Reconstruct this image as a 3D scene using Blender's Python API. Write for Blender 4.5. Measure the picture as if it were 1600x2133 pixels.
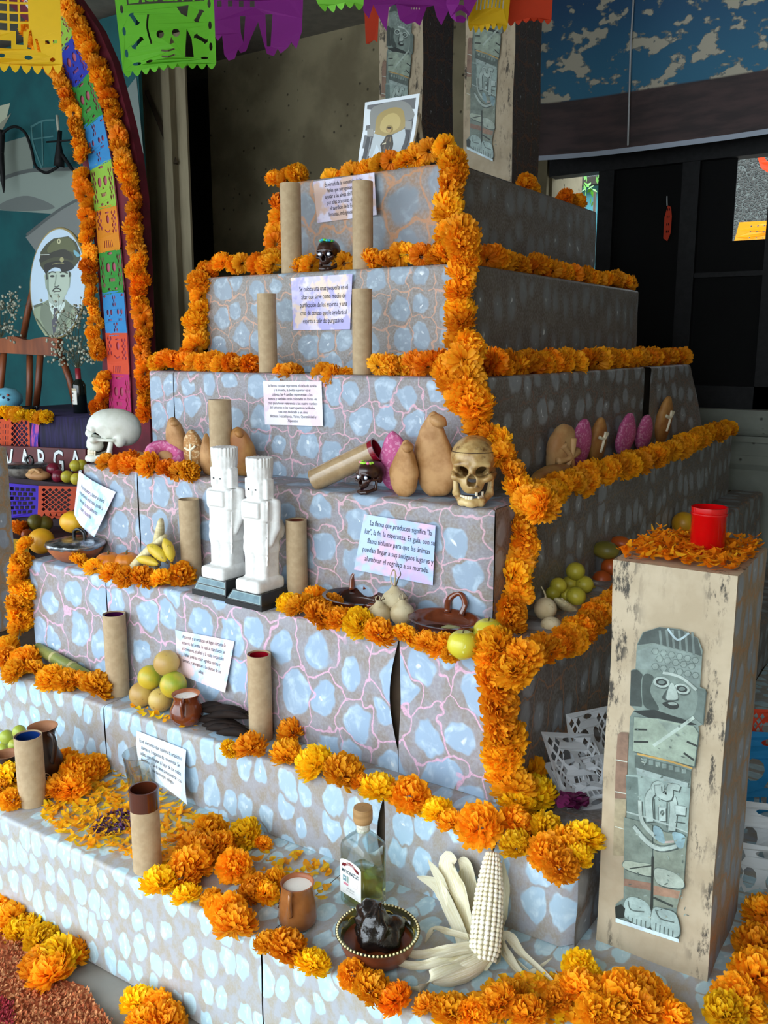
import bpy, bmesh, math, random
import numpy as np
from mathutils import Vector, Matrix, noise as mnoise
from math import sin, cos, pi, radians
sc = bpy.context.scene
for o in list(bpy.data.objects): bpy.data.objects.remove(o)
COL = sc.collection
random.seed(7); np.random.seed(7)
V = Vector
# ---------------------------------------------------------------- camera
F_PX, CX, CY, HC = 1850.0, 800.0, 1066.5, 1.98
PITCH, YAW = math.atan(348/F_PX), radians(33.4)
CAM = V((0, 0, HC))
FW = V((-sin(YAW)*cos(PITCH), cos(YAW)*cos(PITCH), -sin(PITCH)))
RT = V((cos(YAW), sin(YAW), 0)); UP = RT.cross(FW)
cd = bpy.data.cameras.new('camera'); cam = bpy.data.objects.new('camera', cd); COL.objects.link(cam)
cd.sensor_fit = 'HORIZONTAL'; cd.sensor_width = 36; cd.lens = 36*F_PX/1600; cd.clip_end = 200
cam.matrix_world = Matrix(((RT.x, UP.x, -FW.x, 0), (RT.y, UP.y, -FW.y, 0), (RT.z, UP.z, -FW.z, HC), (0, 0, 0, 1)))
sc.camera = cam
# ---------------------------------------------------------------- light
w = bpy.data.worlds.new('sky'); sc.world = w; w.use_nodes = True
bg = w.node_tree.nodes['Background']          # overcast sky: three times brighter overhead than at the horizon
_n = w.node_tree.nodes; _l = w.node_tree.links
tc = _n.new('ShaderNodeTexCoord'); sp = _n.new('ShaderNodeSeparateXYZ'); _l.new(tc.outputs['Generated'], sp.inputs[0])
mr = _n.new('ShaderNodeMapRange'); _l.new(sp.outputs[2], mr.inputs[0])
for i, q in enumerate((0, 1, 1.1, 3.3)): mr.inputs[i+1].default_value = q
_l.new(mr.outputs[0], bg.inputs[1]); bg.inputs[0].default_value = (0.81, 0.92, 1.0, 1)
sc.view_settings.view_transform = 'Standard'; sc.view_settings.look = 'None'
sc.view_settings.exposure = 1.68; sc.view_settings.gamma = 1; sc.view_settings.use_curve_mapping = False

# ---------------------------------------------------------------- pixel -> place on a known plane
def ray(px, py): return FW*F_PX + RT*(px-CX) - UP*(py-CY)
def hz(px, py, z): d = ray(px, py); return CAM + d*((z-HC)/d.z)
def hy(px, py, y): d = ray(px, py); return CAM + d*(y/d.y)
def hx(px, py, x): d = ray(px, py); return CAM + d*(x/d.x)
def hd(px, py, dist): return CAM + ray(px, py)*(dist/F_PX)
def at_x(px, y, z):
    q = px-CX; zz = z-HC; x = (q*(y*FW.y+zz*FW.z)-F_PX*y*RT.y)/(F_PX*RT.x-q*FW.x); return V((x, y, z))
def at_y(px, x, z):
    q = px-CX; zz = z-HC; y = (q*(x*FW.x+zz*FW.z)-F_PX*x*RT.x)/(F_PX*RT.y-q*FW.y); return V((x, y, z))
def depth(p): return (V(p)-CAM).dot(FW)

# ---------------------------------------------------------------- materials
def lin(h):
    if not isinstance(h, str): return (h[0], h[1], h[2], 1)
    h = h.lstrip('#'); r = []
    for i in (0, 2, 4):
        c = int(h[i:i+2], 16)/255
        r.append(c/12.92 if c <= .04045 else ((c+.055)/1.055)**2.4)
    return (*r, 1)
class NT:
    def __init__(s, name):
        s.m = bpy.data.materials.new(name); s.m.use_nodes = True; s.t = s.m.node_tree
        s.b = s.t.nodes['Principled BSDF']
    def n(s, typ, ins=None, **kw):
        nd = s.t.nodes.new(typ)
        for k, v in kw.items(): setattr(nd, k, v)
        for k, v in (ins or {}).items(): s.set(nd, k, v)
        return nd
    def set(s, nd, k, v):
        i = nd.inputs[k]
        if hasattr(v, 'outputs'): v = v.outputs[0]
        if isinstance(v, bpy.types.NodeSocket): s.t.links.new(v, i)
        else: i.default_value = v
    def math(s, op, a, b=0.0, c=None, clamp=False):
        nd = s.n('ShaderNodeMath', operation=op, use_clamp=clamp); s.set(nd, 0, a); s.set(nd, 1, b)
        if c is not None: s.set(nd, 2, c)
        return nd.outputs[0]
    def step(s, v, lo, hi, a=0.0, b=1.0):
        nd = s.n('ShaderNodeMapRange', interpolation_type='SMOOTHSTEP')
        for i, x in enumerate((v, lo, hi, a, b)): s.set(nd, i, x)
        return nd.outputs[0]
    def mix(s, f, a, b, mode='MIX'):
        nd = s.n('ShaderNodeMix', data_type='RGBA', blend_type=mode)
        s.set(nd, 0, f); s.set(nd, 6, a); s.set(nd, 7, b); return nd.outputs[2]
    def noise(s, scale, vec=None, detail=3, dim='3D', rough=.55, out=0):
        nd = s.n('ShaderNodeTexNoise', {'Scale': scale, 'Detail': detail, 'Roughness': rough}, noise_dimensions=dim)
        if vec is not None: s.set(nd, 'Vector', vec)
        return nd.outputs[out]
    def coord(s, which='Object'): return s.n('ShaderNodeTexCoord').outputs[which]
    def bump(s, h, st=.3, d=.002):
        nd = s.n('ShaderNodeBump', {'Strength': st, 'Distance': d, 'Height': h}); s.set(s.b, 'Normal', nd); return nd
_mc = {}
def mat(name, col, rough=.6, col2=None, scale=12, var=.18, bump=0, bscale=None, metal=0, spec=.5, sss=0, sssc=None,
        stretch=None, trans=0, ior=1.45, emit=None, alpha=1, rand=0, coat=0, lo=.35, hi=.65, detail=4):
    if name in _mc: return _mc[name]
    n = NT(name); b = n.b; c = lin(col)
    vec = n.coord()
    if stretch:
        vec = n.n('ShaderNodeMapping', {'Vector': vec, 'Scale': stretch}).outputs[0]
    if col2 is not None or var:
        c2 = lin(col2) if col2 is not None else tuple(x*(1-var*1.6) for x in c[:3])+(1,)
        f = n.step(n.noise(scale, vec, detail), lo, hi)
        out = n.mix(f, c, c2)
    else:
        out = n.mix(0.0, c, c)
    if rand:
        oi = n.n('ShaderNodeObjectInfo').outputs['Random']
        hs = n.n('ShaderNodeHueSaturation', {'Color': out, 'Hue': n.math('MULTIPLY_ADD', oi, rand*.08, .5-rand*.04),
                                             'Value': n.math('MULTIPLY_ADD', oi, rand*.5, 1-rand*.25)}); out = hs.outputs[0]
    n.set(b, 'Base Color', out); b.inputs['Roughness'].default_value = rough; b.inputs['Metallic'].default_value = metal
    b.inputs['Specular IOR Level'].default_value = spec
    if trans: b.inputs['Transmission Weight'].default_value = trans; b.inputs['IOR'].default_value = ior
    if sss:
        b.inputs['Subsurface Weight'].default_value = sss; b.inputs['Subsurface Scale'].default_value = .01
        b.inputs['Subsurface Radius'].default_value = (1, .5, .25)
    if coat: b.inputs['Coat Weight'].default_value = coat; b.inputs['Coat Roughness'].default_value = .08
    if alpha < 1: b.inputs['Alpha'].default_value = alpha
    if bump: n.bump(n.noise(bscale or scale*3, vec, 5), bump, .004)
    _mc[name] = n.m; return n.m

# ---------------------------------------------------------------- objects
def tag(o, label=None, cat=None, group=None, kind=None):
    if label: o['label'] = label
    if cat: o['category'] = cat
    if group: o['group'] = group
    if kind: o['kind'] = kind
    return o
def thing(name, label, cat, loc=(0, 0, 0), rz=0, group=None, rot=None, scale=1):
    o = bpy.data.objects.new(name, None); COL.objects.link(o); o.empty_display_size = .05
    o.location = loc; o.rotation_euler = rot if rot else (0, 0, rz); o.scale = (scale,)*3
    return tag(o, label, cat, group)
def mesh(name, vf, m=None, smooth=True, uv=None):
    v, f = vf; me = bpy.data.meshes.new(name)
    me.from_pydata([tuple(map(float, p)) for p in v], [], [tuple(map(int, q)) for q in f]); me.update()
    if m: me.materials.append(m)
    if smooth: me.polygons.foreach_set('use_smooth', [True]*len(me.polygons))
    if uv is not None:
        l = me.uv_layers.new(name='UVMap')
        idx = np.zeros(len(me.loops), int); me.loops.foreach_get('vertex_index', idx)
        l.data.foreach_set('uv', np.asarray(uv, float)[idx].ravel())
    return me
def obj(name, vf, m, parent=None, smooth=True, uv=None, auto=None):
    me = vf if isinstance(vf, bpy.types.Mesh) else mesh(name, vf, m, smooth, uv)
    o = bpy.data.objects.new(name, me); COL.objects.link(o)
    if parent: o.parent = parent
    if auto and smooth:
        me.set_sharp_from_angle(angle=radians(auto))
    return o
def struct(name, vf, m, parent=None, smooth=False, uv=None):
    o = obj(name, vf, m, parent, smooth, uv)
    if not parent: o['kind'] = 'structure'
    return o
def dup(root, loc=None, rz=None, rot=None, scale=None, label=None, group=None):
    r = root.copy(); COL.objects.link(r)
    if loc is not None: r.location = loc
    if rz is not None: r.rotation_euler = (0, 0, rz)
    if rot is not None: r.rotation_euler = rot
    if scale is not None: r.scale = (scale,)*3 if not hasattr(scale, '__len__') else scale
    if label: r['label'] = label
    if group: r['group'] = group
    for ch in list(root.children):
        c = ch.copy(); COL.objects.link(c); c.parent = r
        for g in list(ch.children):
            d = g.copy(); COL.objects.link(d); d.parent = c
    return r
def join(*vfs):
    v, f = [], []
    for a, b in vfs:
        k = len(v); v += [tuple(p) for p in a]; f += [tuple(i+k for i in q) for q in b]
    return v, f
def xf(vf, loc=(0, 0, 0), rot=(0, 0, 0), scale=1):
    from mathutils import Euler
    s = scale if hasattr(scale, '__len__') else (scale,)*3
    M = Matrix.LocRotScale(V(loc), Euler(rot), V(s))
    return [tuple(M @ V(p)) for p in vf[0]], vf[1]
def mp(vf, fn): return [tuple(fn(V(p))) for p in vf[0]], vf[1]
# ---------------------------------------------------------------- shapes
def box(x0, x1, y0, y1, z0, z1, b=0):
    if not b:
        v = [(x, y, z) for z in (z0, z1) for y in (y0, y1) for x in (x0, x1)]
        return v, [(0, 2, 3, 1), (4, 5, 7, 6), (0, 1, 5, 4), (2, 6, 7, 3), (0, 4, 6, 2), (1, 3, 7, 5)]
    bm = bmesh.new(); bmesh.ops.create_cube(bm, size=1)
    for q in bm.verts: q.co = V(((x0+x1)/2+q.co.x*(x1-x0), (y0+y1)/2+q.co.y*(y1-y0), (z0+z1)/2+q.co.z*(z1-z0)))
    bmesh.ops.bevel(bm, geom=bm.edges[:], offset=b, segments=2, affect='EDGES', profile=.5)
    bm.verts.index_update()
    r = [tuple(q.co) for q in bm.verts], [tuple(q.index for q in f.verts) for f in bm.faces]; bm.free(); return r
def lathe(prof, seg=28, cap0=True, cap1=True, sx=1, sy=1):
    v = [(r*cos(2*pi*j/seg)*sx, r*sin(2*pi*j/seg)*sy, z) for r, z in prof for j in range(seg)]
    f = [(i*seg+j, i*seg+(j+1) % seg, (i+1)*seg+(j+1) % seg, (i+1)*seg+j) for i in range(len(prof)-1) for j in range(seg)]
    if cap0: f.append(tuple(range(seg))[::-1])
    if cap1: f.append(tuple((len(prof)-1)*seg+j for j in range(seg)))
    return v, f
def smooth_path(pts, n=6, closed=False):
    P = [V(p) if len(p) == 3 else V((p[0], p[1], 0)) for p in pts]; out = []; L = len(P)
    for i in range(L if closed else L-1):
        if closed: a, b, c, d = P[i-1], P[i], P[(i+1) % L], P[(i+2) % L]
        else: a, b, c, d = P[max(i-1, 0)], P[i], P[i+1], P[min(i+2, L-1)]
        for k in range(n):
            t = k/n
            out.append(.5*((2*b)+(c-a)*t+(2*a-5*b+4*c-d)*t*t+(3*b-a-3*c+d)*t*t*t))
    if not closed: out.append(P[-1])
    return out
def tube(path, rad, seg=8, closed=False, flat=1.0, up=None):
    P = [V(p) for p in path]; n = len(P); R = rad if hasattr(rad, '__len__') else [rad]*n
    v, f = [], []; prev = None
    for i, p in enumerate(P):
        a = P[i-1] if (i or closed) else P[0]; b = P[(i+1) % n] if (i < n-1 or closed) else P[-1]
        t = (b-a).normalized()
        if prev is None:
            u = V(up) if up else (V((0, 0, 1)) if abs(t.z) < .9 else V((1, 0, 0)))
            u = (u-t*u.dot(t)).normalized()
        else: u = (prev-t*prev.dot(t)).normalized()
        prev = u; s = t.cross(u)
        for j in range(seg):
            an = 2*pi*j/seg; v.append(tuple(p+(s*cos(an)+u*sin(an)*flat)*R[i]))
    m = n if closed else n-1
    f = [(i*seg+j, i*seg+(j+1) % seg, ((i+1) % n)*seg+(j+1) % seg, ((i+1) % n)*seg+j) for i in range(m) for j in range(seg)]
    if not closed: f += [tuple(range(seg))[::-1], tuple((n-1)*seg+j for j in range(seg))]
    return v, f
def grid(fn, nu, nv):
    v = [tuple(fn(i/nu, j/nv)) for j in range(nv+1) for i in range(nu+1)]
    f = [(j*(nu+1)+i, j*(nu+1)+i+1, (j+1)*(nu+1)+i+1, (j+1)*(nu+1)+i) for j in range(nv) for i in range(nu)]
    return v, f
def ball(r=1, seg=20, rings=12, fn=None):
    v, f = lathe([(r*sin(pi*(i+.02)/(rings+.04)), -r*cos(pi*(i+.02)/(rings+.04))) for i in range(rings+1)], seg)
    if fn: v = [tuple(fn(V(p))) for p in v]
    return v, f
def fill2d(loops, ext=0.0):
    """flat sheet in the XY plane from closed outlines, later ones cut holes (even-odd)"""
    cu = bpy.data.curves.new('tmp', 'CURVE'); cu.dimensions = '2D'; cu.fill_mode = 'BOTH'; cu.extrude = ext
    for lp in loops:
        s = cu.splines.new('POLY'); s.points.add(len(lp)-1)
        for q, p in zip(s.points, lp): q.co = (p[0], p[1], 0, 1)
        s.use_cyclic_u = True
    o = bpy.data.objects.new('tmp', cu); me = bpy.data.meshes.new_from_object(o)
    r = [tuple(q.co) for q in me.vertices], [tuple(p.vertices) for p in me.polygons]
    bpy.data.objects.remove(o); bpy.data.curves.remove(cu); bpy.data.meshes.remove(me); return r
def text2d(body, size=1.0, align='CENTER', sx=1.0, line=1.0, bold=0.0, shear=0.0, res=2):
    cu = bpy.data.curves.new('tmp', 'FONT'); cu.body = body; cu.size = size; cu.align_x = align; cu.align_y = 'CENTER'
    cu.space_line = line; cu.resolution_u = res; cu.offset = bold; cu.shear = shear
    o = bpy.data.objects.new('tmp', cu); me = bpy.data.meshes.new_from_object(o)
    r = [(q.co.x*sx, q.co.y, 0) for q in me.vertices], [tuple(p.vertices) for p in me.polygons]
    bpy.data.objects.remove(o); bpy.data.curves.remove(cu); bpy.data.meshes.remove(me); return r
# signed distance shapes -> surface nets
def s_ell(P, c, r):
    p = P-np.array(c, float); r = np.array(r, float)
    k0 = np.linalg.norm(p/r, axis=-1); k1 = np.linalg.norm(p/(r*r), axis=-1)+1e-9; return k0*(k0-1)/k1
def s_cap(P, a, b, r0, r1=None):
    a = np.array(a, float); b = np.array(b, float); r1 = r0 if r1 is None else r1
    ba = b-a; h = np.clip(((P-a)@ba)/(ba@ba+1e-12), 0, 1)
    return np.linalg.norm(P-a-h[..., None]*ba, axis=-1)-(r0+(r1-r0)*h)
def s_box(P, c, h, r=.0):
    q = np.abs(P-np.array(c, float))-np.array(h, float)+r
    return np.linalg.norm(np.maximum(q, 0), axis=-1)+np.minimum(q.max(-1), 0)-r
def smin(a, b, k):
    h = np.clip(.5+.5*(b-a)/k, 0, 1); return b*(1-h)+a*h-k*h*(1-h)
def smax(a, b, k): return -smin(-a, -b, k)
def snet(fn, lo, hi, res):
    lo = np.array(lo, float); hi = np.array(hi, float); n = np.ceil((hi-lo)/res).astype(int)+1
    ax = [lo[i]+np.arange(n[i])*res for i in range(3)]
    G = np.stack(np.meshgrid(*ax, indexing='ij'), -1); D = fn(G); S = D < 0
    m = n-1; acc = np.zeros((*m, 3)); cnt = np.zeros(m)
    def cr(a): return tuple(slice(a[i], a[i]+m[i]) for i in range(3))
    cs = [(i, j, k) for i in (0, 1) for j in (0, 1) for k in (0, 1)]
    for a in cs:
        for d in range(3):
            if a[d]: continue
            b = list(a); b[d] = 1
            va, vb = D[cr(a)], D[cr(b)]; x = (va < 0) != (vb < 0)
            t = np.where(x, va/np.where(va-vb == 0, 1e-9, va-vb), 0)
            p = np.zeros((*m, 3)); p += np.array(a); p[..., d] += t
            acc += p*x[..., None]; cnt += x
    act = cnt > 0; idx = -np.ones(m, int); idx[act] = np.arange(act.sum())
    ijk = np.stack(np.nonzero(act), -1); v = lo+(ijk+acc[act]/cnt[act][:, None])*res
    fs = []
    for d in range(3):
        u, w_ = [(1, 2), (2, 0), (0, 1)][d]
        sl0 = [slice(0, n[i]) for i in range(3)]; sl1 = list(sl0)
        sl0[d] = slice(0, n[d]-1); sl1[d] = slice(1, n[d])
        e = S[tuple(sl0)] != S[tuple(sl1)]; ii = np.stack(np.nonzero(e), -1)
        ok = (ii[:, u] > 0) & (ii[:, u] < n[u]-1) & (ii[:, w_] > 0) & (ii[:, w_] < n[w_]-1); ii = ii[ok]
        if not len(ii): continue
        inside = S[ii[:, 0], ii[:, 1], ii[:, 2]]
        q = []
        for du, dw in ((-1, -1), (0, -1), (0, 0), (-1, 0)):
            t = ii.copy(); t[:, u] += du; t[:, w_] += dw; q.append(idx[t[:, 0], t[:, 1], t[:, 2]])
        q = np.stack(q, -1); q[~inside] = q[~inside][:, ::-1]; fs.append(q)
    return v.tolist(), np.concatenate(fs).tolist()
def c_(h): return lin(h)
# ================================================================ structure of the arcade
m_floor = mat('concrete_floor', '#8f8a82', .85, '#77736d', 6, bump=.2)
m_stucco = mat('dark_stucco', '#6a6350', .95, '#524c3c', 3, bump=.5, bscale=40)
m_plaster = mat('ceiling_plaster', '#857f74', .95, var=.1)
m_black = mat('black_iron', '#08080a', .65, '#121214', 30, bump=.1, spec=.3)
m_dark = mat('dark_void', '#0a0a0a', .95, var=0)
def pitted(name, a, b):
    n = NT(name); v = n.coord(); col = n.mix(n.step(n.noise(2.2, v, 5), .35, .65), lin(a), lin(b))
    vo = n.n('ShaderNodeTexVoronoi', {'Vector': v, 'Scale': 16.0}); sp = n.n('ShaderNodeSeparateColor', {0: vo.outputs['Color']})
    pit = n.math('MULTIPLY', n.step(vo.outputs[0], .06, .22, 1, 0), n.math('GREATER_THAN', sp.outputs[0], .72))
    n.set(n.b, 'Base Color', n.mix(n.math('MULTIPLY', pit, .8), col, lin('#1b1710'))); n.b.inputs['Roughness'].default_value = .95
    n.bump(n.math('SUBTRACT', n.noise(9, v, 6), pit), .5, .01); return n.m
m_pier = pitted('pitted_concrete', '#8d8266', '#6f654d')
m_cornice = pitted('green_grey_stone', '#8d9188', '#7a7d74')
YB = 6.0                                     # plane of the back wall
struct('floor', box(-9, 6, -6, 16, -.1, 0), m_floor)
struct('ceiling', box(-9, 3.2, -2.4, 6.6, 4.35, 4.6), m_plaster)
struct('wall_right_unseen', box(1.3, 1.6, -2.4, 6.6, 0, 4.6), mat('warm_plaster', '#b0a590', .9, '#9c917c', 3))  # unseen wall, placed to shade the right faces and bounce warm light
struct('wall_left', box(-8.3, -8.0, .8, 6.6, 0, 4.6), m_stucco)
xg = hy(1150, 400, YB).x                     # gate opening starts here
xd = hy(438, 300, YB).x
wb = struct('wall_back', join(box(xd, xg, YB, YB+.55, 0, 4.6), box(hy(628, 200, YB).x, xg-.02, YB-.05, YB, 0, 4.6)), m_pier)
struct('wall_recess', box(-8.0, xd, YB+.3, YB+.5, 0, 4.6), m_dark)  # near-black colour stands in for the darkness of the unlit opening
# stone plinth and moulding under the gate
zs = [hy(1500, y, 5.95).z for y in (850, 905, 917, 945, 963, 975)]
pr = [(0, zs[0]), (-.10, zs[0])]+[(-.10+.085*(1-cos(i/6*pi/2)), zs[0]-(zs[0]-zs[1])*sin(i/6*pi/2)) for i in range(7)]
pr += [(0.005, zs[1]), (-.03, zs[1]), (-.03, zs[2]), (0, zs[2]), (0, zs[3]), (-.012, zs[3]), (-.012, zs[4]), (.01, zs[5]), (.01, 0)]
xm0, xm1 = -2.62, 1.3
v = [(x, 5.95+o, z) for x in (xm0, xm1) for o, z in pr]; nn = len(pr)
struct('wall_base', (v, [(i, i+1, nn+i+1, nn+i) for i in range(nn-1)]), m_cornice)
# iron gate
zt = hy(1300, 355, YB).z; z0 = zs[0]-.02
gate = thing('iron_gate', 'tall black iron gate with dark panels behind the right side of the altar', 'gate', (xg, YB, z0))
def gl(a, b, c, d, e, f): return box(a-xg, b-xg, c-YB, d-YB, e-z0, f-z0)
ztop = hy(1400, 300, YB).z+.25
obj('lintel', gl(xg, 1.3, YB-.06, YB+.06, zt, ztop), m_black, gate, False)
struct('wall_lintel', box(xg, 1.3, YB, YB+.5, ztop, 4.4), m_pier)
gx = lambda px: hy(px, 600, YB).x
for a, b in ((1243, 1274), (1412, 1447), (1590, 1640)):
    obj('post', gl(gx(a), gx(b), YB-.05, YB+.05, z0, zt), m_black, gate, False)
obj('bottom_rail', gl(gx(1243), 1.3, YB-.05, YB+.05, z0, z0+.16), m_black, gate, False)
m_sheet = mat('dark_sheet', '#060607', .8, var=.2, scale=3, spec=.2)
obj('panel', gl(gx(1274), gx(1412), YB-.005, YB+.005, z0+.1, zt), m_sheet, gate, False)
obj('panel', gl(gx(1447), gx(1519), YB-.005, YB+.005, z0+.1, zt), m_sheet, gate, False)
zr = hy(1560, 500, YB).z; zq = hy(1560, 575, YB).z
obj('panel', gl(gx(1519), gx(1640), YB-.005, YB+.005, z0+.1, zr), m_sheet, gate, False)
obj('middle_rail', gl(gx(1447), gx(1640), YB-.03, YB+.03, zq, zq+.03), m_black, gate, False)
obj('panel', gl(gx(1640), 1.3, YB-.005, YB+.005, z0+.1, zt), m_sheet, gate, False)
# court beyond the gate
m_aqua = mat('pale_blue_paint', '#4f98a6', .8, var=.08)
bw = hy(1190, 420, 8.5)
struct('wall_court', box(-8, gx(1246)*8.5/6+.4, 8.5, 8.7, 0, hy(1190, 392, 8.5).z), m_aqua)
struct('trim_1', box(-8, gx(1246)*8.5/6+.45, 8.4, 8.72, hy(1190, 392, 8.5).z, hy(1190, 377, 8.5).z), mat('dark_beam', '#38342c', .9))
def rubble(name):
    n = NT(name); v = n.coord(); vo = n.n('ShaderNodeTexVoronoi', {'Vector': n.n('ShaderNodeMapping', {'Vector': v, 'Scale': (20, 20, 28)}).outputs[0], 'Scale': 1.0}, feature='DISTANCE_TO_EDGE')
    vc = n.n('ShaderNodeTexVoronoi', {'Vector': n.n('ShaderNodeMapping', {'Vector': v, 'Scale': (20, 20, 28)}).outputs[0], 'Scale': 1.0})
    sp = n.n('ShaderNodeSeparateColor', {0: vc.outputs['Color']})
    col = n.mix(sp.outputs[0], lin('#23221f'), lin('#3d3c38')); n.set(n.b, 'Base Color', n.mix(n.step(vo.outputs[0], .03, .09, 1, 0), col, lin('#4e524e')))
    n.b.inputs['Roughness'].default_value = .95; n.bump(n.step(vo.outputs[0], .02, .2), .8, .04); return n.m
m_rub = rubble('rubble_stone')
ztw = hy(1540, 333, 13).z
struct('wall_far', box(-14, 6, 13, 13.4, 0, ztw), m_rub)
for i, px in enumerate((1508, 1551, 1600)):
    q = hy(px, 333, 13); o = obj('stone_finial', xf(lathe([(.16, 0), (.13, .1), (.06, .32), (.09, .38), (.07, .46), (.0, .5)], 10), (q.x, 13.2, ztw)), m_rub)
    tag(o, ['leftmost', 'middle', 'rightmost'][i]+' small stone finial on the far wall beyond the gate', 'finial', 'finials of the far wall')
# ================================================================ the stepped altar
#        xl      xr      yf     yb    ztop
TI = [(-2.46, -1.688, 3.015, 4.50, 2.640), (-2.753, -1.523, 2.814, 4.73, 2.258), (-2.902, -1.357, 2.613, 5.07, 1.872),
      (-3.109, -1.192, 2.412, 5.60, 1.482), (-3.239, -1.027, 2.211, 5.78, 1.090), (-4.5, -0.748, 2.050, 5.80, .645),
      (-4.6, 0.06, 1.628, 5.82, .380)]
ZB = [TI[i+1][4] if i < 6 else 0 for i in range(7)]
def stone_paper(name, sx, sz, r0, r1, dist, line, lw, lamt, blob='#a9b9c6', hi='#d5e2ea', base='#8e8783', base2='#7d746e', seed=0, soft=.05, ls=1.0):
    n = NT(name); uv = n.coord('UV')
    mpg = n.n('ShaderNodeMapping', {'Vector': uv, 'Scale': (sx, sz, 1), 'Location': (seed*3.7, seed*1.9, 0)}).outputs[0]
    nz = n.noise(1.3, mpg, 2, '2D', out=1)
    off = n.n('ShaderNodeVectorMath', {0: nz, 1: (.5, .5, .5)}, operation='SUBTRACT').outputs[0]
    off = n.n('ShaderNodeVectorMath', {0: off, 'Scale': dist}, operation='SCALE').outputs[0]
    vec = n.n('ShaderNodeVectorMath', {0: mpg, 1: off}, operation='ADD').outputs[0]
    vo = n.n('ShaderNodeTexVoronoi', {'Vector': vec, 'Scale': 1.0, 'Randomness': .55}, voronoi_dimensions='2D')
    nz2 = n.noise(1.9, mpg, 1, '2D', out=1)
    off2 = n.n('ShaderNodeVectorMath', {0: n.n('ShaderNodeVectorMath', {0: nz2, 1: (.5, .5, .5)}, operation='SUBTRACT').outputs[0], 'Scale': .42}, operation='SCALE').outputs[0]
    vec2 = n.n('ShaderNodeVectorMath', {0: vec, 1: off2}, operation='ADD').outputs[0]
    ve = n.n('ShaderNodeTexVoronoi', {'Vector': vec2, 'Scale': ls, 'Randomness': .55}, voronoi_dimensions='2D', feature='DISTANCE_TO_EDGE')
    vedge = n.n('ShaderNodeTexVoronoi', {'Vector': vec, 'Scale': 1.0, 'Randomness': .55}, voronoi_dimensions='2D', feature='DISTANCE_TO_EDGE')
    sep = n.n('ShaderNodeSeparateColor', {0: vo.outputs['Color']})
    r = n.math('MULTIPLY_ADD', sep.outputs[0], r1-r0, r0)
    d = n.math('SUBTRACT', vo.outputs['Distance'], r)
    m1 = n.step(d, -soft, soft*.4, 1, 0)
    m2 = n.step(vedge.outputs[0], .01, .06)
    blobm = n.math('MULTIPLY', m1, m2)
    bs = n.mix(n.step(n.noise(2.2, mpg, 4, '2D'), .35, .65), lin(base), lin(base2))
    bs = n.mix(n.step(n.noise(14, mpg, 5, '2D'), .3, .8, 0, .35), bs, lin('#b2b5ba'))
    dab = n.step(n.noise(3.1, vec, 3, '2D'), .45, .8)
    bl = n.mix(n.math('MULTIPLY', dab, .75), lin(blob), lin(hi))
    spot = n.math('MULTIPLY', n.step(n.noise(4.3, vec, 1, '2D'), .66, .74), n.step(vo.outputs['Distance'], .05, .2, 1, 0))
    bl = n.mix(n.math('MULTIPLY', spot, .8), bl, lin('#eef4f7'))
    col = n.mix(n.math('MULTIPLY', blobm, .93), bs, bl)
    if lamt > 0:
        g = n.step(n.noise(1.1, mpg, 1, '2D'), .62-lamt*.4, .7-lamt*.4)
        lm = n.math('MULTIPLY', n.step(ve.outputs[0], lw*.5, lw*1.15, 1, 0), g)
        brk = n.step(n.noise(23, mpg, 2, '2D'), .3, .55, .55, 1)
        col = n.mix(n.math('MULTIPLY', n.math('MULTIPLY', lm, brk), .85), col, lin(line))
    n.set(n.b, 'Base Color', col); n.b.inputs['Roughness'].default_value = .5
    n.bump(n.noise(5, uv, 4, '2D'), .25, .01)
    return n.m
SM = [stone_paper('stone_paper_1', 6, 6, .34, .50, .5, '#c48b5f', .05, 1.2, blob='#858f9a', hi='#a8b6c3', base='#9a7a60', base2='#877f7c', seed=1, soft=.09),
      stone_paper('stone_paper_2', 9, 9, .31, .47, .45, '#cc9a7e', .03, .8, blob='#8b9aa9', hi='#bccdd9', base='#857d77', base2='#7f746b', seed=2),
      stone_paper('stone_paper_3', 8.6, 8.6, .32, .48, .45, '#d8a4b4', .03, .85, blob='#8fa2b6', hi='#c0d2e0', base='#868086', base2='#7d7470', seed=3),
      stone_paper('stone_paper_4', 7.4, 7.4, .33, .50, .45, '#d6a9b7', .03, .9, blob='#8fa3b8', hi='#b8cddd', base='#88838a', base2='#84776c', seed=4),
      stone_paper('stone_paper_5', 7.2, 6.2, .32, .49, .5, '#dfafca', .028, .95, blob='#96b0ca', hi='#cadfec', base='#928f96', base2='#8b817b', seed=5),
      stone_paper('stone_paper_6', 11.5, 7.6, .32, .47, .45, '#d6c0c0', .03, .0, blob='#a6c3d7', hi='#d6e9f2', base='#9c9ca2', base2='#978d80', seed=6),
      stone_paper('stone_paper_7', 14, 9.4, .32, .47, .45, '#d6c0c0', .03, .0, blob='#b0d0dc', hi='#dcf0f5', base='#a5a8ae', base2='#a39a8b', seed=7)]
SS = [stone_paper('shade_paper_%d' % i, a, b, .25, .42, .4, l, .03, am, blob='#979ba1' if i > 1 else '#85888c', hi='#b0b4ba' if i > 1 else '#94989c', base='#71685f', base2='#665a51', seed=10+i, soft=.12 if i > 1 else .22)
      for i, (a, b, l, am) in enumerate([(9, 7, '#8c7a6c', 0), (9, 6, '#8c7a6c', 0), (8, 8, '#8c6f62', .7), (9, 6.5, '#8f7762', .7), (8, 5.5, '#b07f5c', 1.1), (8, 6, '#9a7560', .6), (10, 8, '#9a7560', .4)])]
m_core = mat('cardboard_core', '#4d3d2d', .9, var=.2)
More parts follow.
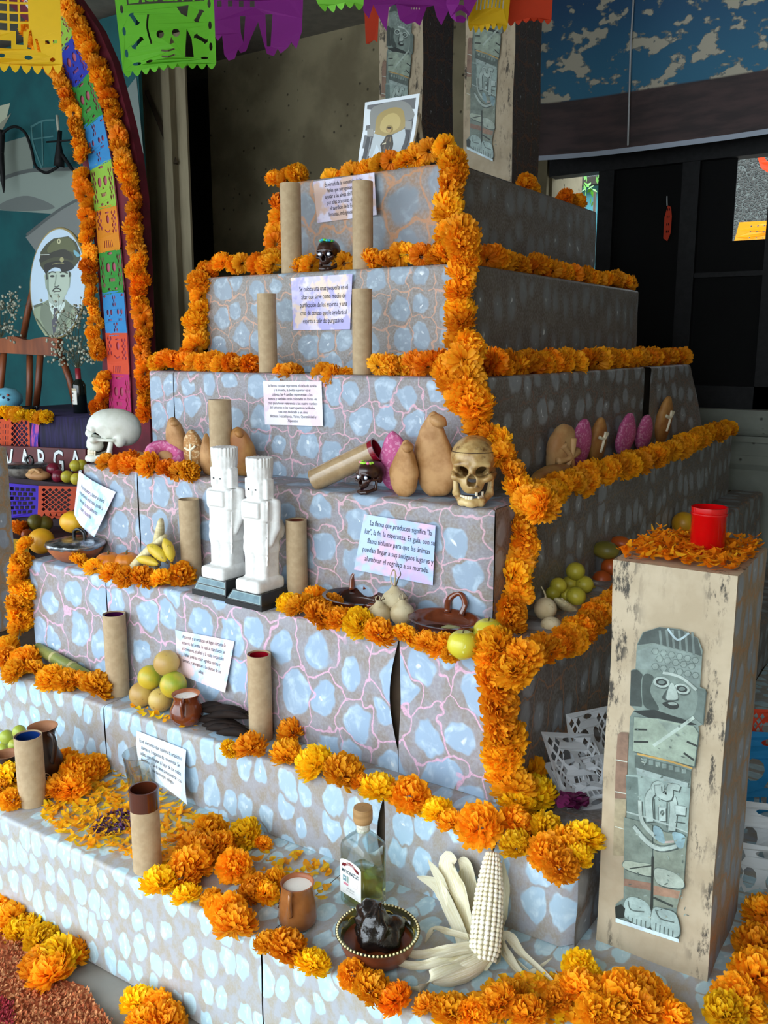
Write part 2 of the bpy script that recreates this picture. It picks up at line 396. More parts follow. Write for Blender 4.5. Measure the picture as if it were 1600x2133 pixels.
def wrap_sheet(name, parent, O, S, N, x0, x1, zt, zb, ledge, m, e0=None, e1=None, r=.014, amp=.004, seed=0, lift=None, rend=0.0):
    """a paper sheet lying on the ledge, bending over the rounded edge and hanging down the face"""
    prof = []   # (outward, z, length)
    nt = max(2, int(ledge/.06)); L = 0
    for i in range(nt): prof.append((-ledge+(ledge-r)*i/nt, zt))
    for i in range(5): a = i/4*pi/2; prof.append((-r+r*sin(a), zt-r+r*cos(a)))
    nz = max(4, int((zt-zb)/.035))
    for i in range(1, nz+1): prof.append((0, zt-r+(zb+.001-zt+r)*i/nz))
    ln = [0]
    for a, b in zip(prof, prof[1:]): ln.append(ln[-1]+math.hypot(b[0]-a[0], b[1]-a[1]))
    nu = max(4, int(abs(x1-x0)/.035)); v, uv = [], []
    for j, (o, z) in enumerate(prof):
        t = (zt-z)/(zt-zb) if zt > zb else 0
        a = x0+(e0(t) if e0 else 0); b = x1+(e1(t) if e1 else 0)
        for i in range(nu+1):
            s = a+(b-a)*i/nu; sp_x, back = s, 0.0
            if rend and s > b-rend: ph = (s-(b-rend))/rend*pi/2; sp_x = b-rend+rend*sin(ph); back = rend*(1-cos(ph))
            k = mnoise.noise(V((s*5+seed*7.3, z*6, seed)))+.5*mnoise.noise(V((s*13, z*11, seed+5)))
            kz = k*amp*.5 if o < -r else 0
            ko = amp*(k+.9) if o >= -r else 0
            if lift: ko += lift(i/nu, t)
            p = V(O)+V(S)*sp_x+V(N)*(o-back+max(ko, 0.0008)); v.append((p.x, p.y, z+.002+kz+O[2])); uv.append((s, -ln[j]))
    f = [(j*(nu+1)+i, (j+1)*(nu+1)+i, (j+1)*(nu+1)+i+1, j*(nu+1)+i+1) for j in range(len(prof)-1) for i in range(nu)]
    return obj(name, (v, f), m, parent, True, uv)
TLAB = ['narrow topmost grey step of the altar with a small note on its face', 'second altar step from the top, painted like grey cobbles with thin orange lines',
        'third altar step from the top, breads leaning on its pink lined face', 'fourth altar step from the top, behind the two white statuettes',
        'fifth altar step, split by a dark torn seam in its pink veined paper', 'sixth low altar step behind the glass bottle, painted with oval pale blue stones',
        'lowest and widest altar step, covered with pale blue oval stone pattern']
SE = [[], [], [(365, 850)], [(288, 1000)], [(222, 1210), (832, 1450)], [(218, 1470), (800, 1730)], [(548, 2030)]]
def gap5(t): return -.012-.012*sin(pi*min(1, t*1.15))-(.004)
TIERS = []
for k, (xl, xr, yf, yb, zt) in enumerate(TI):
    zb = ZB[k]; T = thing('altar_step', TLAB[k], 'altar step', ((xl+xr)/2, yf, zb)); TIERS.append(T); inv = T.location
    def L(x, y, z): return (x-inv.x, y-inv.y, z-inv.z)
    obj('box_core', box(xl-inv.x+.018, xr-inv.x-.018, .018, yb-yf, 0, zt-zb-.003), m_core, T, False)
    cuts = [xl]+[hy(px, py, yf).x for px, py in SE[k]]+[xr]; H = zt-zb; ns = len(cuts)-1
    led = .24 if k else .5
    if k == 6: led = .62
    for i in range(ns):
        e0 = e1 = None
        if i > 0:
            big = .022 if (k == 4 and i == 2) or (k == 5 and i == 2) else .004
            e0 = lambda t, b=big: b*sin(pi*min(1, t*1.25))*(.25)+.001
        if i < ns-1:
            big = .022 if (k == 4 and i == 1) or (k == 5 and i == 1) else .004
            e1 = lambda t, b=big: -b*sin(pi*min(1, t*1.2))-.001
        lf = None
        if k == 4 and i == 1: lf = lambda u, t: .016*max(0, (u-.8)/.2)**2*sin(pi*min(1, t*1.1))
        wrap_sheet('front_sheet', T, (-inv.x, 0, -inv.z), (1, 0, 0), (0, -1, 0), cuts[i], cuts[i+1], zt, zb, led, SM[k], e0, e1, seed=k*3+i, lift=lf, rend=(.04 if k == 5 else .018) if i == ns-1 else 0)
    # side sheets facing +X
    ledx = .3 if k == 5 else (.80 if k == 6 else .17)
    if k == 0: ledx = xr-xl-.02
    sy = [yf+.012, yb]
    if k == 6: sy = [yf+.61, yb]
    if k == 2: sy = [yf+.012, yf+1.75, yb]
    if k == 3: sy = [yf+.012, hx(1450, 1000, xr).y, yb]
    for i in range(len(sy)-1):
        lf = None
        if k == 2 and i == 1: lf = lambda u, t: .03+.10*t*u*u
        if k == 3 and i == 0: lf = lambda u, t: .03*max(0, (u-.75)/.25)**2*t
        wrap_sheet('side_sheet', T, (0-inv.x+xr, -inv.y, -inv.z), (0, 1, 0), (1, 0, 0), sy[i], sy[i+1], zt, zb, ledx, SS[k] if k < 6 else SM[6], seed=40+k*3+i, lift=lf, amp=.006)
    if k in (0, 1, 2, 3, 4):
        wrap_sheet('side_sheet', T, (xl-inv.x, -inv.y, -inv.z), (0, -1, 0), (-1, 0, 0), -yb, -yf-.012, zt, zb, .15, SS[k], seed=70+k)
m_tack = mat('brass_tack', '#c9a94a', .35, var=0, metal=.6)
# ================================================================ marigolds
def petal_mat(name, a, b):
    n = NT(name); oi = n.n('ShaderNodeObjectInfo').outputs['Random']
    vec = n.coord(); col = n.mix(n.step(n.noise(30, vec, 2), .3, .7), lin(a), lin(b))
    hs = n.n('ShaderNodeHueSaturation', {'Color': col, 'Hue': n.math('MULTIPLY_ADD', oi, .016, .490), 'Value': n.math('MULTIPLY_ADD', oi, .3, .85)})
    n.set(n.b, 'Base Color', hs); n.b.inputs['Roughness'].default_value = .55; n.b.inputs['Specular IOR Level'].default_value = .25
    n.b.inputs['Subsurface Weight'].default_value = .0
    tr = n.n('ShaderNodeBsdfTranslucent', {'Color': hs}); ms = n.n('ShaderNodeMixShader', {0: .38, 1: n.b, 2: tr})
    out = n.t.nodes['Material Output']; n.t.links.new(ms.outputs[0], out.inputs[0]); return n.m
MP = {'o': petal_mat('petal_orange', '#ffbc26', '#ffa816'), 'd': petal_mat('petal_deep_orange', '#ffa51a', '#ff930e'),
      'a': petal_mat('petal_amber', '#ffc526', '#ffb216'), 'y': petal_mat('petal_yellow', '#ffdc22', '#ffc814')}
m_stem = mat('flower_stem', '#4d6b2c', .6)
def flower_mesh(seed, key, n=105):
    rnd = random.Random(seed); v, f = [], []
    sq = rnd.uniform(.72, .95)
    for i in range(n):
        th = (i+.5)/n; pol = math.acos(1-th*1.7); az = i*2.39996+rnd.uniform(-.25, .25); pol += rnd.uniform(-.1, .1)
        d = V((sin(pol)*cos(az), sin(pol)*sin(az), cos(pol)))
        R = rnd.uniform(.84, 1.08); wd = rnd.uniform(.11, .19)*(1.0 if pol > .6 else .7)
        t = V((-sin(az), cos(az), 0)); nn = t.cross(d)
        tw = rnd.uniform(-.6, .6); t2 = t*cos(tw)+nn*sin(tw); n2 = nn*cos(tw)-t*sin(tw)
        cu = rnd.uniform(-.02, .22); k = len(v)
        rows = [(.35, .3, 0), (.72, .85, .03), (.93, 1.0, .06+cu*.5), (1.0, .75, .1+cu)]
        for (rr, ww, c) in rows:
            for s in (-1, 0, 1):
                fr = rnd.uniform(-.06, .06) if rr > .9 else 0
                p = d*(rr*R+fr-(abs(s)*.05 if rr < .95 else 0))+t2*(s*wd*ww)-n2*(c-.10*abs(s)+fr)
                v.append((p.x, p.y, p.z*sq))
        for r in range(3):
            for s in (0, 1): f.append((k+r*3+s, k+r*3+s+1, k+r*3+s+4, k+r*3+s+3))
    return mesh('flower', (v, f), MP[key], True)
FLM = {k: [flower_mesh(i*11+ord(k), k, 190+14*i) for i in range(4)] for k in 'oday'}
rF = random.Random(3)
def pick(mixs):
    return rF.choice(FLM[rF.choice(mixs)])
def rrot(tilt=1.0):
    return (rF.uniform(-tilt, tilt), rF.uniform(-tilt, tilt), rF.uniform(0, 6.28))
def put_flower(parent, p, r, mixs='oooda', rot=None, name='flower'):
    o = bpy.data.objects.new(name, pick(mixs)); COL.objects.link(o)
    if parent: o.parent = parent; p = V(p)-parent.location
    o.location = p; o.rotation_euler = rot or rrot(1.2); s = r*rF.uniform(.88, 1.12); o.scale = (s, s, s); return o
m_string = mat('garland_string', '#8a7a55', .8)
def garland(label, paths, r=.046, step=.062, mixs='oooda', jit=.012, rows=1, group=None, face=None):
    p0 = paths[0][0]; g = thing('marigold_garland', label, 'garland', p0, 0, group); inv = V(p0)
    for path in paths:
        P = smooth_path(path, 5); acc = 0; last = P[0]
        put_flower(g, last, r, mixs)
        for a, b in zip(P, P[1:]):
            seg = (b-a).length; pos = 0
            while acc+(seg-pos) >= step:
                pos += step-acc; acc = 0
                q = a+(b-a)*(pos/seg)
                put_flower(g, q+V((rF.uniform(-jit, jit), rF.uniform(-jit, jit), rF.uniform(-jit, jit))), r, mixs)
            acc += seg-pos
        obj('string', tube([p-inv for p in P], .002, 5), m_string, g)
    return g
def loose(px, py, z, r=.052, mixs='oa', label='', group='', tilt=.7, yy=None, xx=None):
    """a single marigold head resting on the surface of height z, centred in the picture at px,py"""
    if yy is not None: p = hy(px, py, yy)
    else: p = hz(px, py, z+r*.62)
    o = put_flower(None, p, r, mixs, rrot(tilt), 'marigold'); tag(o, label, 'marigold', group); return o
X1, Y1, Z1 = TI[0][1], TI[0][2], TI[0][4]
X2, Y2, Z2 = TI[1][1], TI[1][2], TI[1][4]
X3, Y3, Z3 = TI[2][1], TI[2][2], TI[2][4]
X4, Y4, Z4 = TI[3][1], TI[3][2], TI[3][4]
X5, Y5, Z5 = TI[4][1], TI[4][2], TI[4][4]
X6, Y6, Z6 = TI[5][1], TI[5][2], TI[5][4]
X7, Y7, Z7 = TI[6][1], TI[6][2], TI[6][4]
YF = [None]+[t[2] for t in TI]; XR = [None]+[t[1] for t in TI]; ZT = [None]+[t[4] for t in TI]
def FR(px, k, off=.05, h=.036): return at_x(px, YF[k]+off, ZT[k]+h)
def SR(px, k, off=.05, h=.036): return at_y(px, XR[k]-off, ZT[k]+h)
garland('orange marigold garland along the front edge of the topmost step', [[FR(572, 1), FR(632, 1)], [FR(690, 1, .05, .0), FR(790, 1, .04, .02), FR(860, 1, .04, .05), FR(925, 1, 0, .05)]], r=.047)
garland('marigold garland hanging down the right corner of the topmost step', [[(X1+.01, Y1-.02, Z1-.0), (X1+.01, Y1-.04, Z1-.2), (X1+.03, Y1-.05, Z2+.06), (X1+.06, Y1-.14, Z2+.04)]], r=.058, mixs='oaoo', step=.05)
garland('marigold garland hanging down the left edge of the topmost step', [[(-2.49, Y1-.02, Z1-.09), (-2.50, Y1-.03, Z1-.22), (-2.52, Y1-.05, Z2+.08), (-2.60, Y1-.08, Z2+.05)]], r=.052, step=.055)
garland('marigold row on the ledge of the second step, beside the brown candy skull', [[FR(430, 2), FR(500, 2, .05, .06), FR(590, 2)],
        [FR(622, 2, .07), FR(645, 2, .07)], [FR(715, 2, .09), FR(728, 2, .09)], [FR(775, 2), FR(840, 2, .06, .05), FR(880, 2), FR(935, 2)]], r=.046, step=.055)
garland('marigold garland hanging down the right corner of the second step', [[(X2+.01, Y2-.03, Z2+.10), (X2+.02, Y2-.05, Z2-.02), (X2+.01, Y2-.03, Z2-.13), (X2, Y2-.03, Z2-.29)]], r=.06, mixs='oaoo', step=.052)
garland('marigold garland hanging down the left edge of the second step', [[(-2.78, Y2-.02, Z2-.02), (-2.78, Y2-.03, Z2-.2), (-2.77, Y2-.05, Z3+.1), (-2.80, Y2-.08, Z3+.05)]], r=.053, step=.055)
garland('marigold row on the ledge of the third step, broken by cardboard tubes', [[FR(330, 3), FR(430, 3), FR(540, 3)],
        [FR(590, 3, .04, .0), FR(620, 3, .04, .0)], [FR(672, 3, .04, .0), FR(728, 3, .04, .0)], [FR(790, 3), FR(860, 3), FR(985, 3)]], r=.047, step=.052)
garland('thick bunch of marigolds draped over the right corner of the third step', [[(X3-.02, Y3-.02, Z3+.10), (X3-.01, Y3-.05, Z3+.02), (X3+.03, Y3-.05, Z3-.1)], [(X3-.08, Y3-.03, Z3+.03), (X3-.02, Y3-.06, Z3-.05)]], r=.064, mixs='oaoo', step=.05)
garland('marigold row along the right hand ledge of the second step', [[SR(1010, 2), SR(1120, 2), SR(1230, 2), SR(1315, 2)]], r=.048, mixs='ood', step=.055)
garland('marigold row along the right hand ledge of the third step', [[SR(1015, 3), SR(1120, 3), SR(1280, 3), SR(1420, 3)]], r=.056, mixs='ood', step=.055)
garland('marigold rope running from behind the brown skull along the right ledge of the fourth step', [[hy(995, 885, Y3-.04), hy(1035, 925, Y3-.06), hy(1065, 975, Y3-.09), FR(1095, 4, .12), FR(1120, 4, .01, .03), SR(1150, 4, 0, 0), SR(1190, 4, 0, 0), SR(1260, 4, 0, 0), SR(1380, 4, 0, 0), SR(1470, 4, 0, .01), SR(1525, 4, 0, .01)]], r=.054, mixs='oaoo', step=.052)
garland('marigold garland hanging down the right corner of the fourth step', [[hx(1100, 1050, X4+.02), hx(1085, 1120, X4+.03), hx(1082, 1180, X4+.03), hx(1070, 1240, X4+.03), hx(1066, 1320, X4+.06)]], r=.058, mixs='oaoo', step=.05)
garland('marigold row along the right hand ledge of the fifth step', [[SR(1090, 5, -.02, .01), SR(1150, 5, -.03, -.02), SR(1205, 5, -.03, -.02), SR(1268, 5, -.03, -.02), SR(1330, 5, -.03, -.02)]], r=.052, mixs='ood', step=.055)
garland('marigold garland hanging down the right corner of the fifth step', [[(X5-.04, Y5-.03, Z5+.05), (X5-.01, Y5-.04, Z5-.08), (X5, Y5-.03, Z5-.24), (X5+.02, Y5-.03, Z5-.34), (X5+.06, Y5-.06, Z6+.06)], [(X5+.03, Y5-.05, Z5+.0), (X5+.06, Y5-.0, Z5+.04)]], r=.062, mixs='oaoa', step=.055)
garland('marigold garland hanging down the left edge of the fifth step', [[(-3.27, Y5-.02, Z5-.02), (-3.27, Y5-.03, Z5-.2), (-3.29, Y5-.05, Z6+.1)]], r=.058, mixs='oa', step=.055)
garland('marigold row on the ledge of the fourth step, before the white skull', [[FR(222, 4, .0, .02), FR(300, 4, .0, .02), FR(322, 4, .0, .02)], [FR(350, 4, -.01, .02), FR(400, 4, -.02, .015)]], r=.05)
# ================================================================ flat prints
def print_mat():
    n = NT('print_ink'); a = n.n('ShaderNodeAttribute', attribute_name='ink'); n.set(n.b, 'Base Color', a.outputs['Color'])
    n.b.inputs['Roughness'].default_value = .45; return n.m
m_print = print_mat()
def stone_print():
    n = NT('stone_print_ink'); a = n.n('ShaderNodeAttribute', attribute_name='ink'); v = n.coord(); k = n.step(n.noise(26, v, 6, rough=.65), .25, .8, .62, 1.18)
    g = n.n('ShaderNodeVectorMath', {0: a.outputs['Color'], 'Scale': k}, operation='SCALE'); n.set(n.b, 'Base Color', g.outputs[0]); n.b.inputs['Roughness'].default_value = .45; return n.m
m_sprint = stone_print()
def decal(name, polys, fn, parent, lift=.00005, m=None):
    """polys: (colour, outline, spline?) or (colour, (verts, faces)); fn(x, y, height) -> local point"""
    v, f, c = [], [], []
    for i, pl in enumerate(polys):
        col, pts = pl[0], pl[1]
        if isinstance(pts, tuple): a, b = pts
        else:
            if len(pl) > 2 and pl[2]: pts = [(q.x, q.y) for q in smooth_path(pts, 5, True)]
            a, b = fill2d([pts])
        k = len(v); v += [tuple(fn(p[0], p[1], (i+1)*lift)) for p in a]; f += [tuple(j+k for j in q) for q in b]; c += [lin(col)]*len(b)
    me = mesh(name, (v, f), m or m_print, False)
    at = me.color_attributes.new('ink', 'FLOAT_COLOR', 'CORNER')
    buf = []
    for p, cc in zip(me.polygons, c): buf += list(cc)*p.loop_total
    at.data.foreach_set('color', buf)
    o = bpy.data.objects.new(name, me); COL.objects.link(o)
    if parent: o.parent = parent
    return o
def ell2(cx, cy, rx, ry, n=20, rot=0, a0=0, a1=2*pi):
    return [(cx+rx*cos(t)*cos(rot)-ry*sin(t)*sin(rot), cy+rx*cos(t)*sin(rot)+ry*sin(t)*cos(rot)) for t in [a0+(a1-a0)*i/n for i in range(n)]]
def rect(a, b, c, d): return [(a, b), (c, b), (c, d), (a, d)]
def strip(pts, w):
    P = smooth_path(pts, 4); l, r = [], []
    for i, p in enumerate(P):
        t = (P[min(i+1, len(P)-1)]-P[max(i-1, 0)]).normalized(); n = V((-t.y, t.x, 0))*w/2; l.append((p+n)[:2]); r.append((p-n)[:2])
    return l+r[::-1]
# stone warrior figure printed on paper (drawn on a 669 x 2133 sheet)
FIG = [('#78877f', [(180, 160), (220, 80), (330, 45), (470, 60), (590, 120), (620, 200), (600, 440), (640, 460), (620, 690), (590, 700), (600, 760), (570, 970), (545, 985), (520, 1400), (500, 1720), (470, 1790), (450, 1930), (470, 2130), (45, 1985), (40, 1880), (95, 1840), (100, 1540), (120, 1270), (130, 1000), (140, 640), (170, 590), (135, 560), (140, 330), (170, 320)]),
       ('#8c6f5c', [(60, 760), (80, 742), (130, 745), (128, 930), (118, 1180), (40, 1180), (50, 940)]), ('#a3977a', [(40, 1185), (118, 1185), (98, 1560), (25, 1555)]),
       ('#c8cec0', strip([(48, 925), (128, 940)], 7)), ('#c8cec0', strip([(42, 1135), (118, 1150)], 7)), ('#c8cec0', strip([(40, 1365), (105, 1385)], 6)),
       ('#454f4b', [(182, 165), (225, 82), (330, 48), (470, 62), (588, 122), (616, 240), (540, 215), (290, 150)]),
       ('#8f9d98', [(175, 210), (290, 155), (540, 222), (610, 262), (588, 445), (470, 370), (350, 330), (178, 322)])]
for a in (340, 385, 425, 470, 515, 560): FIG.append(('#6c7a75', strip([(a-8, 60+abs(a-400)*.12), (a, 165+(a-340)*.3)], 16)))
FIG.append(('#a9bcc0', strip([(385, 55), (450, 130), (530, 85)], 14)))
for j in range(3):
    for i in range(6):
        x, y = 300+i*54+(27 if j % 2 else 0), 205+j*50+(i*54)*.22
        if x < 590: FIG += [('#5d6b65', ell2(x, y, 27, 25, 6)), ('#98a69f', ell2(x, y, 22, 20, 6))]
FIG += [('#3c4541', [(140, 332), (180, 325), (218, 360), (216, 572), (140, 565)]), ('#62706a', [(582, 450), (640, 462), (620, 688), (560, 640)]),
        ('#75847c', [(220, 360), (350, 335), (470, 378), (580, 470), (560, 620), (470, 645), (330, 600), (228, 565)], 1),
        ('#3f4a45', [(222, 368), (290, 372), (270, 470), (330, 590), (230, 562)], 1), ('#b3c0b8', strip([(350, 345), (470, 375), (575, 460)], 18)),
        ('#a9b7af', ell2(342, 408, 54, 36, rot=.15)), ('#2a322f', ell2(342, 408, 38, 22, rot=.15)), ('#71807a', ell2(342, 408, 22, 13)),
        ('#a9b7af', ell2(478, 452, 54, 34, rot=.25)), ('#2a322f', ell2(478, 452, 38, 21, rot=.25)), ('#71807a', ell2(478, 452, 22, 13)),
        ('#3d4743', [(350, 500), (400, 430), (410, 470), (400, 530), (360, 525)], 1), ('#a3b1a9', [(402, 415), (432, 440), (452, 515), (400, 525), (375, 512)], 1),
        ('#272d2a', [(350, 548), (410, 532), (458, 556), (445, 584), (395, 582)], 1), ('#94a29a', [(385, 545), (425, 540), (448, 556), (410, 560)], 1),
        ('#262d2a', [(160, 600), (300, 590), (480, 650), (580, 690), (470, 690), (250, 640)]),
        ('#a8b7a6', [(170, 640), (330, 652), (560, 700), (592, 745), (565, 965), (165, 865)]), ('#8a998d', [(325, 660), (395, 745), (500, 700)]),
        ('#d7e3e0', strip([(300, 830), (560, 640)], 22)), ('#2b322e', strip([(175, 722), (258, 724)], 12)), ('#2b322e', strip([(172, 803), (268, 806)], 13)), ('#2b322e', strip([(515, 800), (585, 832)], 13)), ('#2b322e', strip([(495, 876), (565, 925)], 13)),
        ('#c09b55', strip([(195, 884), (380, 925), (552, 978)], 12)), ('#57635d', [(180, 892), (545, 995), (530, 1068), (180, 975)]), ('#aebfba', [(190, 975), (525, 1075), (520, 1108), (195, 1018)])]
for i in range(7): FIG.append(('#7f8f88', rect(230+i*42, 915+i*11, 258+i*42, 945+i*11)))
FIG += [('#93a69f', [(120, 1022), (200, 1020), (540, 1108), (520, 1400), (122, 1270)]), ('#6a7b75', [(120, 1030), (200, 1040), (210, 1290), (122, 1268)]),
        ('#c2d3cd', strip([(300, 1130), (270, 1180), (275, 1330)], 46)), ('#c2d3cd', strip([(415, 1160), (430, 1230), (415, 1390)], 46)), ('#4d5a55', strip([(305, 1180), (308, 1320)], 9)), ('#4d5a55', strip([(388, 1200), (385, 1370)], 9)),
        ('#c2d3cd', ell2(330, 1105, 42, 42)), ('#93a69f', ell2(330, 1110, 16, 18)), ('#c2d3cd', strip([(330, 1090), (340, 1150), (400, 1170), (410, 1100), (470, 1110)], 40)), ('#b5c7c1', rect(335, 1235, 378, 1325)), ('#62716b', ell2(356, 1272, 14, 18)),
        ('#aebfb9', [(440, 1220), (510, 1230), (505, 1290), (440, 1280)]), ('#4d5a55', strip([(445, 1285), (510, 1292)], 9)), ('#4d5a55', strip([(445, 1330), (505, 1340)], 8)),
        ('#79867b', [(102, 1300), (290, 1350), (295, 1990), (110, 1880)]), ('#848f80', [(300, 1380), (515, 1430), (498, 1720), (455, 1900), (300, 1900)]),
        ('#cbd8d1', strip([(212, 1190), (225, 1330), (320, 1440)], 24)), ('#cbd8d1', strip([(170, 1360), (250, 1460), (340, 1510), (450, 1490)], 26)), ('#52605a', strip([(175, 1345), (260, 1440), (345, 1488), (450, 1470)], 7)), ('#cfdcd8', strip([(120, 1265), (300, 1315), (520, 1400)], 8)),
        ('#d0bfb6', strip([(360, 1465), (430, 1460)], 14)), ('#8fb0b8', [(300, 1360), (350, 1380), (370, 1470), (310, 1440)], 1), ('#9cbcc4', [(420, 1400), (500, 1420), (490, 1500), (450, 1490)], 1),
        ('#a9b5a4', [(110, 1590), (200, 1600), (292, 1620), (285, 1690), (110, 1640)], 1), ('#aab7aa', [(310, 1640), (420, 1660), (495, 1720), (480, 1770), (330, 1740)], 1), ('#8f705f', [(105, 1705), (285, 1735), (285, 1785), (100, 1752)]), ('#a07f69', [(300, 1750), (475, 1790), (462, 1838), (300, 1812)]),
        ('#3a443f', strip([(300, 1830), (430, 1890)], 14)), ('#3a443f', strip([(140, 1640), (285, 1620)], 8)), ('#2f3632', strip([(293, 1560), (290, 1800), (283, 2070)], 16)),
        ('#b1c6c2', [(110, 1850), (180, 1830), (275, 1890), (272, 2030), (110, 1960)], 1), ('#b1c6c2', [(300, 1905), (380, 1910), (455, 1950), (465, 2090), (298, 2050)], 1),
        ('#5f6e69', strip([(130, 1850), (150, 1910), (240, 1925)], 9)), ('#5f6e69', strip([(315, 1910), (350, 1970), (440, 1995)], 9)), ('#28302d', [(40, 1890), (80, 1875), (110, 1900), (100, 1965), (45, 1965)])]
for i in range(5): FIG += [('#5f6e69', strip([(130+i*30, 1955+i*8), (128+i*30, 1995+i*10)], 8)), ('#5f6e69', strip([(320+i*28, 2000+i*12), (318+i*28, 2050+i*14)], 8))]
FIG.append(('#d4e8ee', [(45, 1962), (470, 2105), (472, 2130), (44, 1990)]))
_rm = {'#c2d3cd': '#a7b8b1', '#cbd8d1': '#a9b7af', '#d7e3e0': '#a9b8ad', '#cfdcd8': '#aab8b2', '#a8b7a6': '#95a493', '#b1c6c2': '#a3b8b3', '#aebfba': '#9fb0ab', '#98a69f': '#86958e', '#8f9d98': '#7f8e88', '#d0bfb6': '#b3a49c', '#8fb0b8': '#83a0a6', '#9cbcc4': '#8aa9af'}
_new = []
for pl in FIG:                                # carved forms printed with relief shadow painted in as offset dark copies
    if pl[0] in ('#c2d3cd', '#cbd8d1', '#a9b7af', '#aebfb9', '#b5c7c1', '#b1c6c2', '#a9b5a4', '#aab7aa', '#a3b1a9', '#a8b7a6', '#62706a'):
        q_ = [(x_+7, y_+9) for x_, y_ in pl[1]]; _new.append(('#46524d', q_)+tuple(pl[2:]))
        q_ = [(x_-4, y_-4) for x_, y_ in pl[1]]; _new.append(('#66746e', q_)+tuple(pl[2:]))
    _new.append((_rm.get(pl[0], pl[0]),)+tuple(pl[1:]))
FIG = _new
_rf = random.Random(4)
for _ in range(70):                           # chips and cracks of the photographed stone
    x_, y_ = _rf.uniform(130, 540), _rf.uniform(640, 1960); FIG.append((_rf.choice(['#6c7a72', '#93a299', '#5b6862', '#a2aea2']), ell2(x_, y_, _rf.uniform(4, 16), _rf.uniform(2, 6), 7, _rf.uniform(0, 3))))
def kraft_mat(name, seed):
    n = NT(name); v = n.coord(); mpg = n.n('ShaderNodeMapping', {'Vector': v, 'Scale': (1, 1, .3), 'Location': (seed, 0, 0)}).outputs[0]
    col = n.mix(n.step(n.noise(9, v, 4), .3, .7), lin('#b9a98f'), lin('#a8977c'))
    sx = n.n('ShaderNodeSeparateXYZ', {0: v}); ex = n.math('ABSOLUTE', sx.outputs[0])
    edge = n.step(ex, .06, .11)
    s1 = n.step(n.noise(34, mpg, 6, rough=.75), .50, .60); s2 = n.step(n.noise(6, mpg, 3), .44, .54)
    scf = n.math('MULTIPLY', n.math('MULTIPLY', s1, s2), n.math('MULTIPLY_ADD', edge, .85, .15))
    n.set(n.b, 'Base Color', n.mix(n.math('MULTIPLY', scf, .92), col, lin('#23211e'))); n.b.inputs['Roughness'].default_value = .7
    n.bump(n.noise(8, v, 4), .25, .01); return n.m
m_kraft = kraft_mat('kraft_paper_scuffed', 0)
m_net = stone_paper('net_paper', 12, 8, .30, .46, .4, '#b88a5e', .05, 1.3, blob='#9aa1ac', hi='#b0b6c0', base='#a88f74', base2='#9a8468', seed=31, soft=.1)
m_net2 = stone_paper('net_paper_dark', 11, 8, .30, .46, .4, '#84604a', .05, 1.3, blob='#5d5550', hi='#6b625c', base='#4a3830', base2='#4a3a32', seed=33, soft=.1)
def pillar(label, x, y, z, w=.295, d=.35, hh=1.07, fig=True, net=None, top_r=.01):
    T = thing('paper_pillar', label, 'pillar', (x+w/2, y, z))
    def warp(q):
        k = .006*mnoise.noise(V((q.x*6+x, q.y*6, q.z*3))); return V((q.x+k, q.y+k, q.z))
    def panel(name, fn, nu, nv, m, uvs):
        vf = grid(fn, nu, nv); uv = [(uvs[0]*i/nu, uvs[1]*j/nv) for j in range(nv+1) for i in range(nu+1)]
        return obj(name, mp(vf, warp), m, T, True, uv)
    panel('front_panel', lambda u, t: V((-w/2+w*u, 0, hh*t)), 10, 30, m_kraft, (w, hh))
    panel('side_panel', lambda u, t: V((w/2, d*u, hh*t)), 10, 30, net or m_net, (d, hh))
    panel('side_panel', lambda u, t: V((-w/2, d*(1-u), hh*t)), 10, 30, net or m_net, (d, hh))
    panel('back_panel', lambda u, t: V((w/2-w*u, d, hh*t)), 4, 10, m_kraft, (w, hh))
    panel('top_panel', lambda u, t: V((-w/2+w*u, d*t, hh)), 10, 10, m_kraft, (w, d))
    if fig:
        def fn(a, b, k):
            px, py = 1270+a*210/669, 1290+b*670/2133
            q = hy(px, py, 2.129); lx = q.x-(-.712)-.1475; lz = q.z-.38
            kk = .006*mnoise.noise(V((lx*6+x, 0, lz*3)))
            return (lx+kk, -.007-k, lz)
        decal('printed_figure', FIG, fn, T, .00003, m_sprint)
    return T
pillar('tan paper pillar with a printed stone warrior beneath the red candle', -.712, 2.129, Z7)
qq = hy(14, 931, 2.47)
pl = pillar('paper pillar at the left frame edge with only its patterned side showing', qq.x-.295, 2.12, Z6, hh=qq.z-Z6, fig=False)
